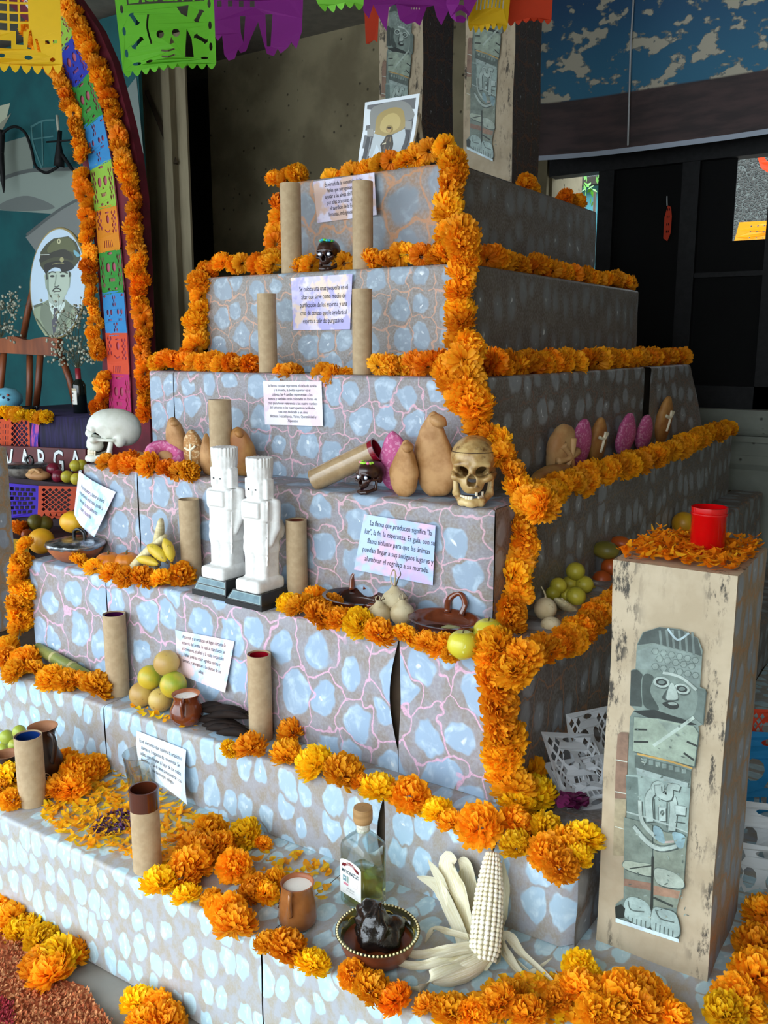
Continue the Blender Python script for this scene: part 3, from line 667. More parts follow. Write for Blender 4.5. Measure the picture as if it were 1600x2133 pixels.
# stand that carries the two far pillars
m_brown = mat('brown_board', '#3b2a1f', .7, var=.2)
zp = 2.72
st = thing('tall_stand', 'dark brown topped stand behind the topmost step carrying two pillars', 'stand', (-2.6, 4.6, 0))
xe = hy(1140, 400, 4.60).x
obj('top_board', box(-3.2+2.6, xe+2.6, -.08, .52, zp-.04, zp), m_brown, st, False)
obj('body', box(-2.88+2.6, xe+2.6-.1, .15, .44, Z3+.004, zp-.04), m_dark, st, False)
for a, pxl, lab in ((0, 790, 'far paper pillar with stone warrior face, directly behind the saint picture'), (1, 966, 'far paper pillar with headless stone warrior print, left of the sky banner')):
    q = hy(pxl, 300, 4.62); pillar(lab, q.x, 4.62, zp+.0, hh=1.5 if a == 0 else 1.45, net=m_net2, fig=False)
    T = bpy.data.objects['paper_pillar.%03d' % (2+a)]
    if a == 0: pxw = (795, 880, -5, 345)     # figure extents in the picture
    sx = .90
    def fn(u_, v_, k, a=a, q=q):
        if a == 0: px, py = 798+(u_-60)*.112, 28+(v_-160)*.172-u_*.01
        else: px, py = 972+(u_-30)*.128, 60+(v_-640)*.186
        p = hy(px, py, 4.62); return (p.x-T.location.x, -.007-k, p.z-zp)
    decal('printed_figure', [pp for pp in FIG if a == 0 or min(y for x, y in pp[1]) > 560 or len(pp[1]) == 29], fn, T, .00003, m_sprint)
# painted sky banner
def sky_mat():
    n = NT('painted_sky'); uv = n.coord('UV'); s = n.n('ShaderNodeSeparateXYZ', {0: uv}); y = s.outputs[1]
    blue = n.mix(n.step(y, .2, .95), lin('#2f6f8e'), lin('#1b2f66'))
    c1 = n.noise(3.4, n.n('ShaderNodeMapping', {'Vector': uv, 'Scale': (2.0, 3.4, 1), 'Location': (.9, .5, 0)}).outputs[0], 2, '2D', .5)
    c2 = n.noise(22, n.n('ShaderNodeMapping', {'Vector': uv, 'Scale': (1.2, 1.8, 1)}).outputs[0], 3, '2D', .5)
    c = n.math('ADD', n.math('MULTIPLY', c1, .75), n.math('MULTIPLY', c2, .30))
    blue = n.mix(n.step(c, .555, .59), blue, lin('#7d7f79')); blue = n.mix(n.step(c, .59, .61), blue, lin('#b9b3a0'))
    gr = n.mix(n.step(n.noise(5, n.n('ShaderNodeMapping', {'Vector': uv, 'Scale': (1, 5, 1)}).outputs[0], 5, '2D'), .3, .7), lin('#4a3838'), lin('#33292a'))
    col = n.mix(n.step(y, .245, .255), gr, blue); col = n.mix(n.step(y, .02, .022), lin('#aab4c4'), col)
    n.set(n.b, 'Base Color', col); n.b.inputs['Roughness'].default_value = .7; return n.m
bl, br = hy(1118, 336, 5.75), hy(1660, 270, 5.75); zb0 = bl.z; zt0 = 4.58
zbot = lambda u: zb0+(br.z-zb0)*u-.02*sin(pi*u)
T = thing('sky_banner', 'painted canvas banner of blue sky with clouds hanging over the gate', 'banner', (bl.x, 5.75, zb0))
vf = grid(lambda u, t: V(((br.x-bl.x)*u, .012*sin(u*9)-.02, (zbot(u)-zb0)+(zt0-zbot(u))*t)), 40, 20)
obj('canvas', vf, sky_mat(), T, True, [((br.x-bl.x)*i/40/1.3, j/20) for j in range(21) for i in range(41)])
xs = hy(1311, 300, 5.73).x-bl.x
obj('seam_cord', tube([(xs, -.045, zt0-zb0), (xs-.012, -.045, .6), (xs, -.045, .02)], .006, 6), mat('white_cord', '#b9bcc0', .8, var=0), T)
obj('hanging_rod', tube([(-.02, -.02, zt0-zb0), (br.x-bl.x, -.02, zt0-zb0)], .012, 8), m_black, T)
# ================================================================ printed notes on the faces
def note_mat(name, cols, s=7, seed=0):
    n = NT(name); uv = n.coord('UV'); mpg = n.n('ShaderNodeMapping', {'Vector': uv, 'Location': (seed*5.1, seed*2.3, 0)}).outputs[0]
    c = lin(cols[0])
    for i, k in enumerate(cols[1:]):
        m2 = n.n('ShaderNodeMapping', {'Vector': mpg, 'Location': (i*9.1, i*4.3, 0)}).outputs[0]
        c = n.mix(n.step(n.noise(s, m2, 3, '2D'), .47, .60), c, lin(k))
    n.set(n.b, 'Base Color', c); n.b.inputs['Roughness'].default_value = .5; return n.m
m_ink = mat('black_ink', '#17151c', .6, var=0)
def note(label, cor, y, lines, cols, size, curl=None, sx=.72, tc=(.5, .5), bold=.0, seed=0, lsp=1.0, s=12, name='printed_note'):
    """cor: the four corners in the picture (tl, tr, br, bl), on the plane of height y"""
    C = [hy(px, py, y) for px, py in cor]; o = (C[3]+C[2])/2
    T = thing(name, label, 'note', o)
    W = (C[1]-C[0]).length; H = (C[0]-C[3]).length
    def fn(u, t, k=0):
        p = (C[3]*(1-u)+C[2]*u)*(1-t)+(C[0]*(1-u)+C[1]*u)*t
        d = .009+(curl(u, t) if curl else 0)+k
        return p+V((0, -d, 0))-o
    vf = grid(lambda u, t: fn(u, t), 14, 14)
    obj('paper', vf, note_mat('note_paper_%d' % seed, cols, s, seed), T, True, [(W*i/14, H*j/14) for j in range(15) for i in range(15)])
    tv, tf = text2d('\n'.join(lines), size, 'CENTER', sx, lsp, bold)
    obj('lettering', ([tuple(fn(tc[0]+p[0]/W, tc[1]+p[1]/H, .0012)) for p in tv], tf), m_ink, T, False)
    return T
note('small lilac note on the topmost step, half hidden by a cardboard tube', [(655, 379), (786, 361), (791, 449), (664, 465)], Y1,
     ['En virtud de la comunión de los', 'fieles que peregrinan aún en', 'ayudar a las almas del Purgatorio', 'por ellas oraciones de sufragio', 'el sacrificio de la Eucaristía', 'limosnas, indulgencias y obras'],
     ['#c3b6cf', '#d9d2e6', '#cfae9f'], .0235, lambda u, t: .012*u*u, tc=(.5, .52), seed=1, sx=.64)
note('square lilac note about the small cross on the second step', [(609, 579), (739, 571), (732, 686), (614, 688)], Y2-.002,
     ['Se coloca una cruz pequeña en el', 'altar que sirve como medio de', 'purificación de los espíritu, y una', 'cruz de cenizas que le ayudará al', 'espíritu a salir del purgatorio.'],
     ['#cfc8ec', '#e6dcf2', '#f0d7c4', '#b4aee4'], .0265, lambda u, t: .006*t*u, tc=(.54, .47), seed=2, lsp=1.15, sx=.68)
note('white note about the circle of life on the third step', [(551, 794), (673, 794), (678, 887), (555, 884)], Y3-.002,
     ['Su forma circular representa el ciclo de la vida', 'y la muerte, la bolita superior es el', 'cráneo, las 4 canillas representan a los', 'huesos y también están colocadas en forma de', 'cruz para hacer referencia a los cuatro rumbos', 'del universo o los cuatro puntos cardinales,', 'cada uno dedicado a un dios', 'distinto: Tezcatlipoca, Tlaloc, Quetzalcóatl y', 'Xipetotec'],
     ['#e9e4ee', '#efe6f0', '#e3cddb'], .0152, lambda u, t: .006*(1-t)*u, tc=(.5, .5), seed=3, sx=.82, lsp=1.08)
note('curling pastel note hanging over the foil covered pot', [(168, 980), (245, 1024), (214, 1115), (172, 1066)], Y4-.004,
     ['Para despertar y llamar al ánima', 'compartiendo en la mesa, ayudar a', 'saborear los ricos alimentos', 'sepan y recuerden'],
     ['#d8dcf0', '#e4e9f4', '#dccbe8', '#a9d3ea'], .021, lambda u, t: .035*(1-t)+.015*sin(pi*u), tc=(.52, .52), seed=4, sx=.62, lsp=1.2)
note('lilac and blue note about the flame on the fourth step', [(762, 1070), (913, 1093), (907, 1217), (747, 1183)], Y4-.002,
     ['La flama que producen significa "la', 'luz", la fe, la esperanza. Es guía, con su', 'flama titilante para que las ánimas', 'puedan llegar a sus antiguos lugares y', 'alumbrar el regreso a su morada.'],
     ['#a9c0e6', '#c9b3dd', '#d9b6d4', '#b6cdf0'], .0255, lambda u, t: .018*(1-t)*(1-u)+.008*u, tc=(.53, .55), seed=5, lsp=1.2, s=9, sx=.68)
note('pink and blue note about flowers on the fifth step', [(369, 1311), (492, 1334), (477, 1439), (373, 1402)], Y5-.002,
     ['Adornan y aromatizan el lugar durante la', 'estancia del ánima, la cual al marcharse se', 'irá contenta, el alhelí y la nube no pueden', 'faltar pues su color significa pureza y', 'ternura, y acompañan a las ánimas de los', 'niños.'],
     ['#f0d3d6', '#f3dadb', '#bcd4ec'], .0185, lambda u, t: .012*(1-t)*u, tc=(.5, .56), seed=6, lsp=1.2)
note('pale note about incense behind the clear plastic cup', [(288, 1520), (392, 1560), (407, 1667), (300, 1610)], Y6-.004,
     ['Es el elemento que sublima la oración o', 'alabanza. Fragancia de reverencia. Se', 'utiliza para limpiar al lugar de los malos', 'espíritus y así el alma pueda entrar a su', 'casa sin ningún peligro.'],
     ['#dfe9f3', '#eef4f8', '#c9dcee'], .019, lambda u, t: .03*(1-t)*u*u+.01*sin(pi*t), tc=(.5, .55), seed=7, lsp=1.2)
# ================================================================ cardboard tubes with candles
m_tube = mat('cardboard_tube', '#b29a78', .75, '#a78e6c', 40, bump=.06)
m_tubein = mat('tube_inside', '#8d7556', .8, var=.1)
def tubec(label, px, y0, y1, wpx, k, glass=None, inner=None, fall=None):
    """upright tube: picture column px, bottom row y1, top row y0, on the ledge k"""
    b = FR(px, k, .05, 0); r = wpx/2*depth(b)/F_PX
    if k >= 5:
        b = hz(px, y1-wpx*.12, ZT[k]); yc = min(max(b.y+r*.6, YF[k]+r*.9), YF[k-1]-r-.012)
    else: yc = YF[k]+.065
    c = at_x(px, yc, ZT[k]+.003)
    top = hy(px, y0+wpx*.1, c.y).z-c.z
    T = thing('cardboard_tube', label, 'tube', c, 0, 'cardboard candle tubes')
    tw = .0025
    obj('tube_wall', lathe([(r, 0), (r, top), (r-tw, top), (r-tw, top-.001), (r-tw, .0)], 32, False, False), m_tube, T, True, auto=40)
    if inner:
        rg = r-tw-.002
        mm = mat('candle_glass_'+inner.strip('#'), inner, .12, var=0, coat=.5)
        obj('glass_rim', lathe([(rg, top-.07), (rg, top-.004), (rg-.004, top-.004), (rg-.004, top-.06), (0.001, top-.06)], 28, False, True), mm, T, True, auto=40)
        obj('wick', tube([(0, 0, top-.06), (.002, 0, top-.03)], .0018, 5), m_ink, T)
    else:
        obj('inner_floor', lathe([(0.001, top-.10), (r-tw, top-.10)], 24, False, False), m_tubein, T)
    if glass:   # glass standing out of the tube
        m2 = mat('candle_glass_'+glass[0].strip('#'), glass[0], .12, var=0, coat=.5); hh = glass[1]
        obj('glass_top', lathe([(r+.0015, top-hh), (r+.0015, top+.001), (r-.004, top+.001), (r-.004, top-.05), (.001, top-.05)], 32, False, True), m2, T, True, auto=40)
    return T
tubec('cardboard tube left of the note on the topmost step', 608, 378, 556, 43, 2)
tubec('cardboard tube covering the right part of the topmost note', 756, 374, 550, 43, 2)
tubec('cardboard tube standing left of the cross note', 559, 608, 776, 39, 3)
tubec('cardboard tube touching the right edge of the cross note', 755, 598, 778, 41, 3)
tubec('cardboard tube standing among the leaning breads', 463, 828, 981, 47, 4, inner='#3a1f2a')
tubec('cardboard tube beside the bananas, left of the white statuettes', 400, 1036, 1212, 44, 5)
tubec('cardboard tube right of the white statuettes', 620, 1078, 1248, 45, 5, inner='#6d2f22')
tubec('cardboard tube with purple glass beside the fruit heap', 247, 1276, 1448, 47, 6, inner='#3d0f38')
tubec('cardboard tube with red glass right of the blackened bananas', 544, 1358, 1552, 50, 6, inner='#8a0e1c')
tubec('cardboard tube with blue glass beside the dark pitcher', 69, 1530, 1694, 57, 7, inner='#14306b')
tubec('cardboard tube with brown glass sticking out of its top', 308, 1640, 1832, 59, 7, glass=('#4f2414', .062))
# the fallen tube
a = FR(655, 4, .04, .03); b = hy(783, 938, Y4+.10); r = .045*.5; r = 24*depth(a)/F_PX
d = (b-a); Lt = d.length; T = thing('cardboard_tube', 'fallen cardboard tube with red rim leaning on bread', 'tube', a, 0, 'cardboard candle tubes')
T.rotation_mode = 'QUATERNION'; T.rotation_quaternion = d.to_track_quat('Z', 'Y')
m_tubeg = mat('glossy_cardboard', '#ab8f6a', .25, '#9d825e', 40, coat=.6)
obj('tube_wall', lathe([(r, 0), (r, Lt), (r-.003, Lt), (r-.003, .0), (r, 0)], 32, False, False), m_tubeg, T, True, auto=40)
obj('red_rim', lathe([(r+.001, Lt-.012), (r+.002, Lt+.006), (r-.004, Lt+.006), (r-.004, Lt-.07), (.001, Lt-.07)], 32, False, True), mat('candle_glass_red', '#7d0f22', .15, var=0, coat=.5), T, True, auto=40)
obj('inner_floor', lathe([(.001, .04), (r-.003, .04)], 20, False, False), m_tubein, T)
# ================================================================ white statuettes
m_white = mat('white_plaster', '#ecebe8', .7, '#dcdad6', 30, bump=.25, bscale=120)
m_blk = mat('black_paint', '#0e1012', .4, var=.1)
m_slate = mat('slate_blue_paint', '#55707a', .5, '#6c8993', 25)
m_slatee = mat('pale_slate_edge', '#8fa6a8', .5, var=0)
def statue_sdf(P):
    x, y, z = P[..., 0], P[..., 1], P[..., 2]
    d = s_box(P, (0, -.012, .02), (.056, .066, .022), .012)                      # feet
    legs = np.minimum(s_box(P, (-.024, 0, .085), (.026, .040, .075), .016), s_box(P, (.024, 0, .085), (.026, .040, .075), .016))
    d = smin(d, legs, .012)
    d = smin(d, s_box(P, (0, 0, .155), (.052, .042, .035), .018), .014)           # loin cloth
    d = smin(d, s_box(P, (0, .0, .215), (.050, .042, .05), .018), .012)           # belly
    d = smin(d, s_box(P, (0, .002, .272), (.058, .044, .036), .014), .008)        # chest
    for s in (-1, 1):
        d = smin(d, s_cap(P, (s*.058, .012, .295), (s*.060, .010, .215), .017, .014), .006)
        d = smin(d, s_cap(P, (s*.060, .010, .215), (s*.052, -.012, .165), .014, .012), .006)
        d = smin(d, s_box(P, (s*.044, -.004, .345), (.008, .018, .034), .004), .003)   # ear blocks
    d = np.minimum(d, s_box(P, (0, -.042, .276), (.040, .012, .026), .005))       # butterfly plate
    d = smin(d, s_box(P, (0, -.002, .335), (.034, .036, .036), .016), .008)       # head
    rad = np.sqrt(x*x+y*y); hat = np.maximum(rad-(.040+.10*np.clip(z-.365, 0, .06)), np.abs(z-.406)-.042)
    ang = np.arctan2(y, x); hat = np.maximum(hat, -np.maximum(np.maximum(.0022-np.abs(np.sin(ang*11))*.008-.0, -1)*-1-.0022, 9e9*(z < .425)))if False else hat
    gro = (.0035*(np.cos(ang*22) > .55))*(z > .418); hat = hat+gro
    sc_ = .0015*(np.sin(ang*20+np.floor(z/.011)*pi)*np.sin(z/.011*pi))*((z > .372) & (z < .414)); hat = hat+sc_
    d = np.minimum(d, hat)
    d = np.minimum(d, s_box(P, (0, -.037, .332), (.005, .007, .009), .003))       # nose
    d = smin(d, s_box(P, (0, -.034, .318), (.012, .006, .003), .002), .004)
    disc = np.maximum(np.sqrt((x*.9)**2+(z-.2)**2)-.05, np.abs(y-.045)-.016); d = smin(d, disc, .01)
    d = np.minimum(d, s_cap(P, (.054, -.030, .09), (.060, -.028, .31), .0035))    # spear
    for zz in (.185, .237, .125, .105, .05): d = d+.0022*np.exp(-((z-zz)/.0016)**2)
    d = d+.003*np.exp(-(x/.003)**2)*(z < .15)*(y < 0)
    d = np.maximum(d, -s_cap(P, (-.03, -.046, .15), (.05, -.046, .2), .004))
    return d
SV = snet(statue_sdf, (-.085, -.085, -.006), (.085, .085, .455), .0042)
STM = mesh('carved_figure', SV, m_white)
def statue(label, px, k, off, H, base_h, two, rz=.0):
    p = FR(px, k, off, .002); s = H/.448
    T = thing('stone_warrior_statuette', label, 'statuette', p, rz, 'white warrior statuettes')
    bw, bd = .088, .098
    def fr(z0, z1, a, b):
        q = [(-bw*a, -bd*a, z0), (bw*a, -bd*a, z0), (bw*a, bd*a, z0), (-bw*a, bd*a, z0), (-bw*b, -bd*b, z1), (bw*b, -bd*b, z1), (bw*b, bd*b, z1), (-bw*b, bd*b, z1)]
        return q, [(3, 2, 1, 0), (4, 5, 6, 7), (0, 1, 5, 4), (1, 2, 6, 5), (2, 3, 7, 6), (3, 0, 4, 7)]
    obj('plinth', join(fr(0, .018, 1, 1), fr(.018, base_h, .97, .78)), m_blk, T, False)
    n = 2 if two else 1
    for i in range(n):
        z0 = .022+(base_h-.024)*i/n; z1 = .018+(base_h-.020)*(i+1)/n-.002
        def fp(u, t, k, z0=z0, z1=z1):
            z = z0+(z1-z0)*t; a = .97+(.78-.97)*(z-.018)/(base_h-.018); return V((bw*a*(u*2-1)*.93, -bd*a-.0008-k, z))
        obj('plinth_panel', grid(lambda u, t: fp(u, t, 0), 1, 1), m_slatee, T, False)
        obj('plinth_panel', grid(lambda u, t: fp(.03+.94*u, .09+.82*t, .0006), 1, 1), m_slate, T, False)
    f = bpy.data.objects.new('carved_figure', STM); COL.objects.link(f); f.parent = T; f.location = (0, 0, base_h-.003); f.scale = (s, s, s)
    for sx in (-1, 1):
        e = obj('eye', xf(ball(1, 8, 6), (0, 0, 0)), m_ink, T); e.location = (sx*.016*s, -.0378*s, base_h+.341*s); e.scale = (.0048*s, .0016*s, .003*s)
    return T
statue('white warrior statuette farther left, its plinth with two panels', 477, 5, .10, .470, .066, True, -.06)
statue('white warrior statuette nearer the right hand cardboard tube', 548, 5, .075, .462, .052, False, -.05)
# ================================================================ skulls
def skull_parts(P):
    x, y, z = P[..., 0], P[..., 1], P[..., 2]; Q = P.copy(); Q[..., 0] = np.abs(x)
    d = s_ell(P, (0, .022, .140), (.069, .088, .063))
    d = smin(d, s_ell(P, (0, -.018, .135), (.058, .062, .056)), .02)
    d = smin(d, s_ell(P, (0, .055, .115), (.058, .055, .050)), .02)
    d = smin(d, s_ell(P, (0, -.052, .073), (.036, .034, .038)), .016)
    d = smin(d, s_ell(Q, (.043, -.058, .088), (.020, .016, .014)), .012)
    d = smin(d, s_cap(Q, (.048, -.052, .088), (.064, .012, .090), .0065), .006)
    d = smin(d, s_cap(Q, (.012, -.074, .127), (.046, -.062, .124), .0095), .010)
    d = smin(d, s_ell(P, (0, -.076, .106), (.010, .012, .016)), .008)
    d = smin(d, s_ell(Q, (.052, .035, .085), (.016, .02, .022)), .012)
    d = smax(d, -s_ell(Q, (.075, -.030, .112), (.020, .030, .028)), .01)
    d = smax(d, -s_ell(P, (0, .022, .140), (.060, .078, .054)), .004)
    d = smax(d, -s_ell(P, (0, -.02, .095), (.028, .045, .028)), .004)
    d = smax(d, -s_ell(Q, (.0305, -.085, .104), (.0205, .070, .0175)), .004)
    d = smax(d, -s_ell(Q, (.005, -.088, .078), (.0085, .06, .015)), .003)
    d = smax(d, -s_ell(P, (0, -.088, .090), (.006, .05, .010)), .003)
    d = smax(d, -(z-.047+.0*y), .004)*1.0 if False else np.where(z < .040, np.maximum(d, .040-z), d)
    j = s_cap(Q, (.054, .004, .080), (.050, -.002, .034), .0085, .010)
    j = smin(j, s_cap(Q, (.050, -.002, .030), (.028, -.062, .014), .0105, .011), .01)
    j = smin(j, s_cap(Q, (.028, -.062, .016), (0, -.074, .015), .0115), .01)
    j = smin(j, s_ell(P, (0, -.076, .010), (.018, .010, .010)), .008)
    return d, j
SK1 = snet(lambda P: skull_parts(P)[0], (-.09, -.12, .03), (.09, .125, .215), .0042)
SK2 = snet(lambda P: skull_parts(P)[1], (-.08, -.1, -.006), (.08, .03, .1), .0036)
def teeth(z, up, n, wear=0, seed=1):
    out = []; r = random.Random(seed)
    for i in range(n):
        if r.random() < wear: continue
        a = (i-(n-1)/2)/(n/2)*1.15; x, y = .036*sin(a)*1.0, -.028-.048*cos(a)
        out.append(xf(box(-.0036, .0036, -.003, .003, -.006, .006, .0015), (x, y, z), (0, 0, a)))
    return join(*out)
def bone_mat(name, a, b, c=None):
    n = NT(name); v = n.coord(); col = n.mix(n.step(n.noise(28, v, 5), .35, .7), lin(a), lin(b))
    if c: col = n.mix(n.math('MULTIPLY', n.step(n.noise(20, n.n('ShaderNodeMapping', {'Vector': v, 'Location': (3, 1, 0)}).outputs[0], 6, rough=.7), .52, .66), .85), col, lin(c))
    n.set(n.b, 'Base Color', col); n.b.inputs['Roughness'].default_value = .32 if c else .5; n.bump(n.noise(60, v, 4), .2, .004); return n.m
m_bone = bone_mat('stained_bone', '#c2a36c', '#9a7440', '#4a2411'); m_bonew = bone_mat('white_bone', '#e2e4da', '#d3d6c8')
m_jawb = bone_mat('pale_bone', '#d8bd84', '#b8935a', '#7d4f26'); m_tooth = mat('tooth', '#e8dcc0', .3, var=.1)
def skull(label, p, rot, s, mb, mj, wear=0, line=False):
    T = thing('skull', label, 'skull', p, 0, rot=rot, scale=s)
    obj('cranium', SK1, mb, T); obj('jaw', SK2, mj, T)
    obj('upper_teeth', teeth(.040, 1, 11, wear, 3), m_tooth, T); obj('lower_teeth', teeth(.028, 0, 11, wear*.7, 5), m_tooth, T)
    if line:
        ring = [(.0705*cos(t)*.985, .0895*sin(t)*.985+.012, .158-.002*sin(t)) for t in [2*pi*i/48 for i in range(48)]]
        obj('saw_line', tube([(x*.985, y, z) for x, y, z in ring], .0012, 5, True), mat('saw_line_brown', '#3b2412', .8, var=0), T)
    return T
skull('dark stained human skull with missing teeth at the corner of the fourth step', FR(985, 4, .07, .002), (0, 0, .42), 1.06, m_bone, m_jawb, .72, True)
skull('white skull in profile facing left at the end of the fourth step', FR(228, 4, .09, .004), (radians(-4), 0, radians(-40)), 1.14, m_bonew, m_bonew, .0)
m_choc = mat('dark_chocolate', '#3a1d14', .3, '#2b140d', 20, coat=.3); m_silver = mat('silver_sequin', '#c9cfe0', .25, var=0, metal=.7)
def candy_skull(label, p, rz, s, cols):
    T = thing('candy_skull', label, 'candy skull', p, rz, scale=s)
    obj('body', join(SK1, SK2), m_choc, T)
    for sx in (-1, 1): obj('eye', xf(ball(1, 12, 8), (sx*.030, -.066, .104), (0, 0, 0), (.015, .008, .014)), m_silver, T)
    r = random.Random(int(s*100))
    for i in range(9):
        t = i/8*pi-pi; c = cols[i % len(cols)]
        obj('icing', xf(ball(1, 8, 6), (.045*cos(t)*.9, -.02+.035*sin(t), .188+r.uniform(0, .006)), (0, 0, r.random()), (.013, .009, .008)), mat('icing_'+c.strip('#'), c, .4, var=0), T)
    return T
candy_skull('small chocolate skull with blue and green icing on the second step', FR(684, 2, .045, .002), .25, .60, ['#2fa8d8', '#6fd04a', '#36b9b0'])
candy_skull('small chocolate skull with lime icing below the fallen tube', FR(770, 4, .05, .002), -.15, .56, ['#a8e04a', '#8fd035', '#f07aa8', '#a8e04a'])
# ================================================================ breads
def bread_mat(name, a, b, c=None, sc=10):
    n = NT(name); v = n.coord(); col = n.mix(n.step(n.noise(sc, v, 4), .35, .68), lin(a), lin(b))
    if c: col = n.mix(n.step(n.noise(90, v, 2), .5, .62, 0, .6), col, lin(c))
    n.set(n.b, 'Base Color', col); n.b.inputs['Roughness'].default_value = .6; n.bump(n.noise(35, v, 4), .3, .004); return n.m
m_br1 = bread_mat('tan_crust', '#bd905e', '#9a6a38', None, 16); m_br2 = bread_mat('brown_crust', '#9a5f2c', '#b98848'); m_pink = bread_mat('pink_sugar', '#c4568a', '#b0487c', '#e0a0bd')
m_br3 = bread_mat('pale_crust', '#c9a06c', '#b07a48'); m_cream = mat('cream_dough', '#e6dcc0', .6, var=.1); m_seed = bread_mat('seeded_crust', '#b07c42', '#8f5a28', '#e0c79a')
def loaf(w, d, h, taper=.3, knob=.0, seed=0, rough=.06):
    so = V((seed*3.1, seed*1.7, 0))
    def f(p):
        z = p.z; t = (z+1)/2; s = 1-taper*t**1.4; q = V((p.x, p.y*.4, p.z))
        k = 1+rough*2.2*mnoise.noise(q*1.2+so)+rough*.9*mnoise.noise(q*3.3+so); bend = .10*mnoise.noise(V((seed*5.3, z*1.3, 2)))
        fl = math.copysign(abs(p.y)**.75, p.y)          # flattened faces
        kz = 1+rough*.8*mnoise.noise(q*2.1+so+V((9, 0, 0)))
        return V(((p.x*s*k+bend)*w/2, fl*d/2*(1-.4*taper*t)*(k+.10*mnoise.noise(p*4.5+so)), z*h/2*kz+h/2))
    b = ball(1, 30, 22, f)
    if knob: b = join(b, xf(ball(1, 14, 10, lambda p: p*(1+.2*mnoise.noise(p*2+so))), (w*.10, -d*.10, h*.90), (0, .5, .2), (w*knob*.8, d*.38, h*.075)))
    return b
def bread(label, p, w, d, h, lean, rz, m, taper=.35, knob=0, seed=0, cross=None, tilt=0):
    T = thing('bread', label, 'bread', p, 0, 'breads on the fourth step', rot=(-lean, tilt, rz))
    obj('crust', loaf(w, d, h, taper, knob, seed), m, T)
    if cross:
        yo = -d*.47
        obj('dough_cross', join(tube(smooth_path([(-w*.05, yo*.95, h*.3), (0, yo*1.04, h*.5), (w*.05, yo*.9, h*.72)], 4), [w*.05]*9, 8), tube(smooth_path([(-w*.26, yo*.82, h*.62), (0, yo*1.02, h*.58), (w*.26, yo*.82, h*.68)], 4), [w*.055]*9, 8)), m_cream, T)
    return T
bread('tall tan bread with a round knob, leftmost of the leaning breads', FR(376, 4, .13, .0), .095, .055, .215, -.15, .1, m_br1, .1, .26, 1)
bread('seeded bread marked with a white dough cross', FR(411, 4, .10, .0), .095, .06, .175, -.2, .25, m_seed, .25, 0, 2, True)
bread('tan wedge shaped bread leaning against the cardboard tube', FR(436, 4, .07, .0), .10, .055, .175, -.2, -.2, m_br1, .85, 0, 3, tilt=.22)
bread('brown bread half hidden behind the tube and statuettes', FR(508, 4, .13, .0), .13, .07, .195, -.2, .2, m_br2, .2, .2, 4)
bread('flat pale roll lying beside the white skull', FR(283, 4, .05, .015), .14, .06, .055, 0, .1, m_br3, .0, 0, 5)
T = thing('bread', 'pink sugared ring bread tilted beside the white skull', 'bread', FR(345, 4, .07, .055), 0, 'breads on the fourth step', rot=(.75, .35, .3), scale=1.25)
obj('crust', mp(lathe([(.022, .0), (.028, .018), (.045, .027), (.062, .016), (.066, 0), (.06, -.016), (.04, -.02), (.022, -.012), (.022, 0)], 28, False, False), lambda q: V((q.x*1.1, q.y*.85, q.z))), m_pink, T)
obj('centre', xf(ball(1, 14, 8), (0, 0, .002), (0, 0, 0), (.027, .022, .012)), m_br3, T)
bread('pink sugared bread behind the red rim of the fallen tube', FR(826, 4, .15, .0), .13, .05, .215, -.2, .3, m_pink, .35, 0, 6)
bread('tan bread doll with folded arm, right of the lime iced skull', FR(838, 4, .075, .0), .145, .06, .205, -.18, -.15, m_br1, .72, .16, 7, tilt=.24)
bread('largest tan bread leaning between the bread doll and stained skull', FR(908, 4, .12, .0), .185, .075, .29, -.14, .1, m_br1, .62, .2, 8, tilt=.02)
# right hand side, leaning on the third step face
def sbread(label, px, w, d, h, m, **kw):
    p = SR(px, 4, .12, .0); return bread(label, p, w*1.1, d, h*1.25, -.15, pi/2-.15, m, **kw)
T = sbread('round bread of the dead with crossed bone shapes, on the shaded side', 1160, .17, .08, .165, m_br3, taper=.2, seed=11)
for a in (-.8, .2, 1.3): obj('bone_dough', tube(smooth_path([(-.07*cos(a), -.03, .085-.07*sin(a)), (-.02*cos(a), -.045, .085-.02*sin(a)), (.02*cos(a), -.045, .085+.02*sin(a)), (.07*cos(a), -.03, .085+.07*sin(a))], 4), [.018, .015, .012, .01, .01, .01, .01, .01, .01, .012, .014, .015, .018], 8), m_br3, T)
sbread('pink sugared bread behind the round bread of the dead', 1200, .15, .05, .17, m_pink, taper=.3, seed=12)
sbread('slim brown bread with pale cross, next to the round bread', 1235, .12, .06, .165, m_br2, taper=.4, seed=13, cross=True)
sbread('larger of the two dark pink breads on the shaded side', 1296, .15, .05, .16, m_pink, taper=.3, seed=14)
sbread('smaller of the two dark pink breads on the shaded side', 1335, .13, .05, .14, m_pink, taper=.3, seed=15)
sbread('farthest brown bread with pale cross on the shaded side', 1373, .14, .06, .20, m_br2, taper=.35, seed=16, cross=True)
T = thing('bread', 'long smooth brown loaf lying at the corner behind the skull', 'bread', SR(1150, 4, .07, .036), 0, 'breads on the fourth step', rot=(0, pi/2, pi/2))
obj('crust', xf(loaf(.065, .07, .33, .15, 0, 21), (0, 0, -.165)), m_br2, T)
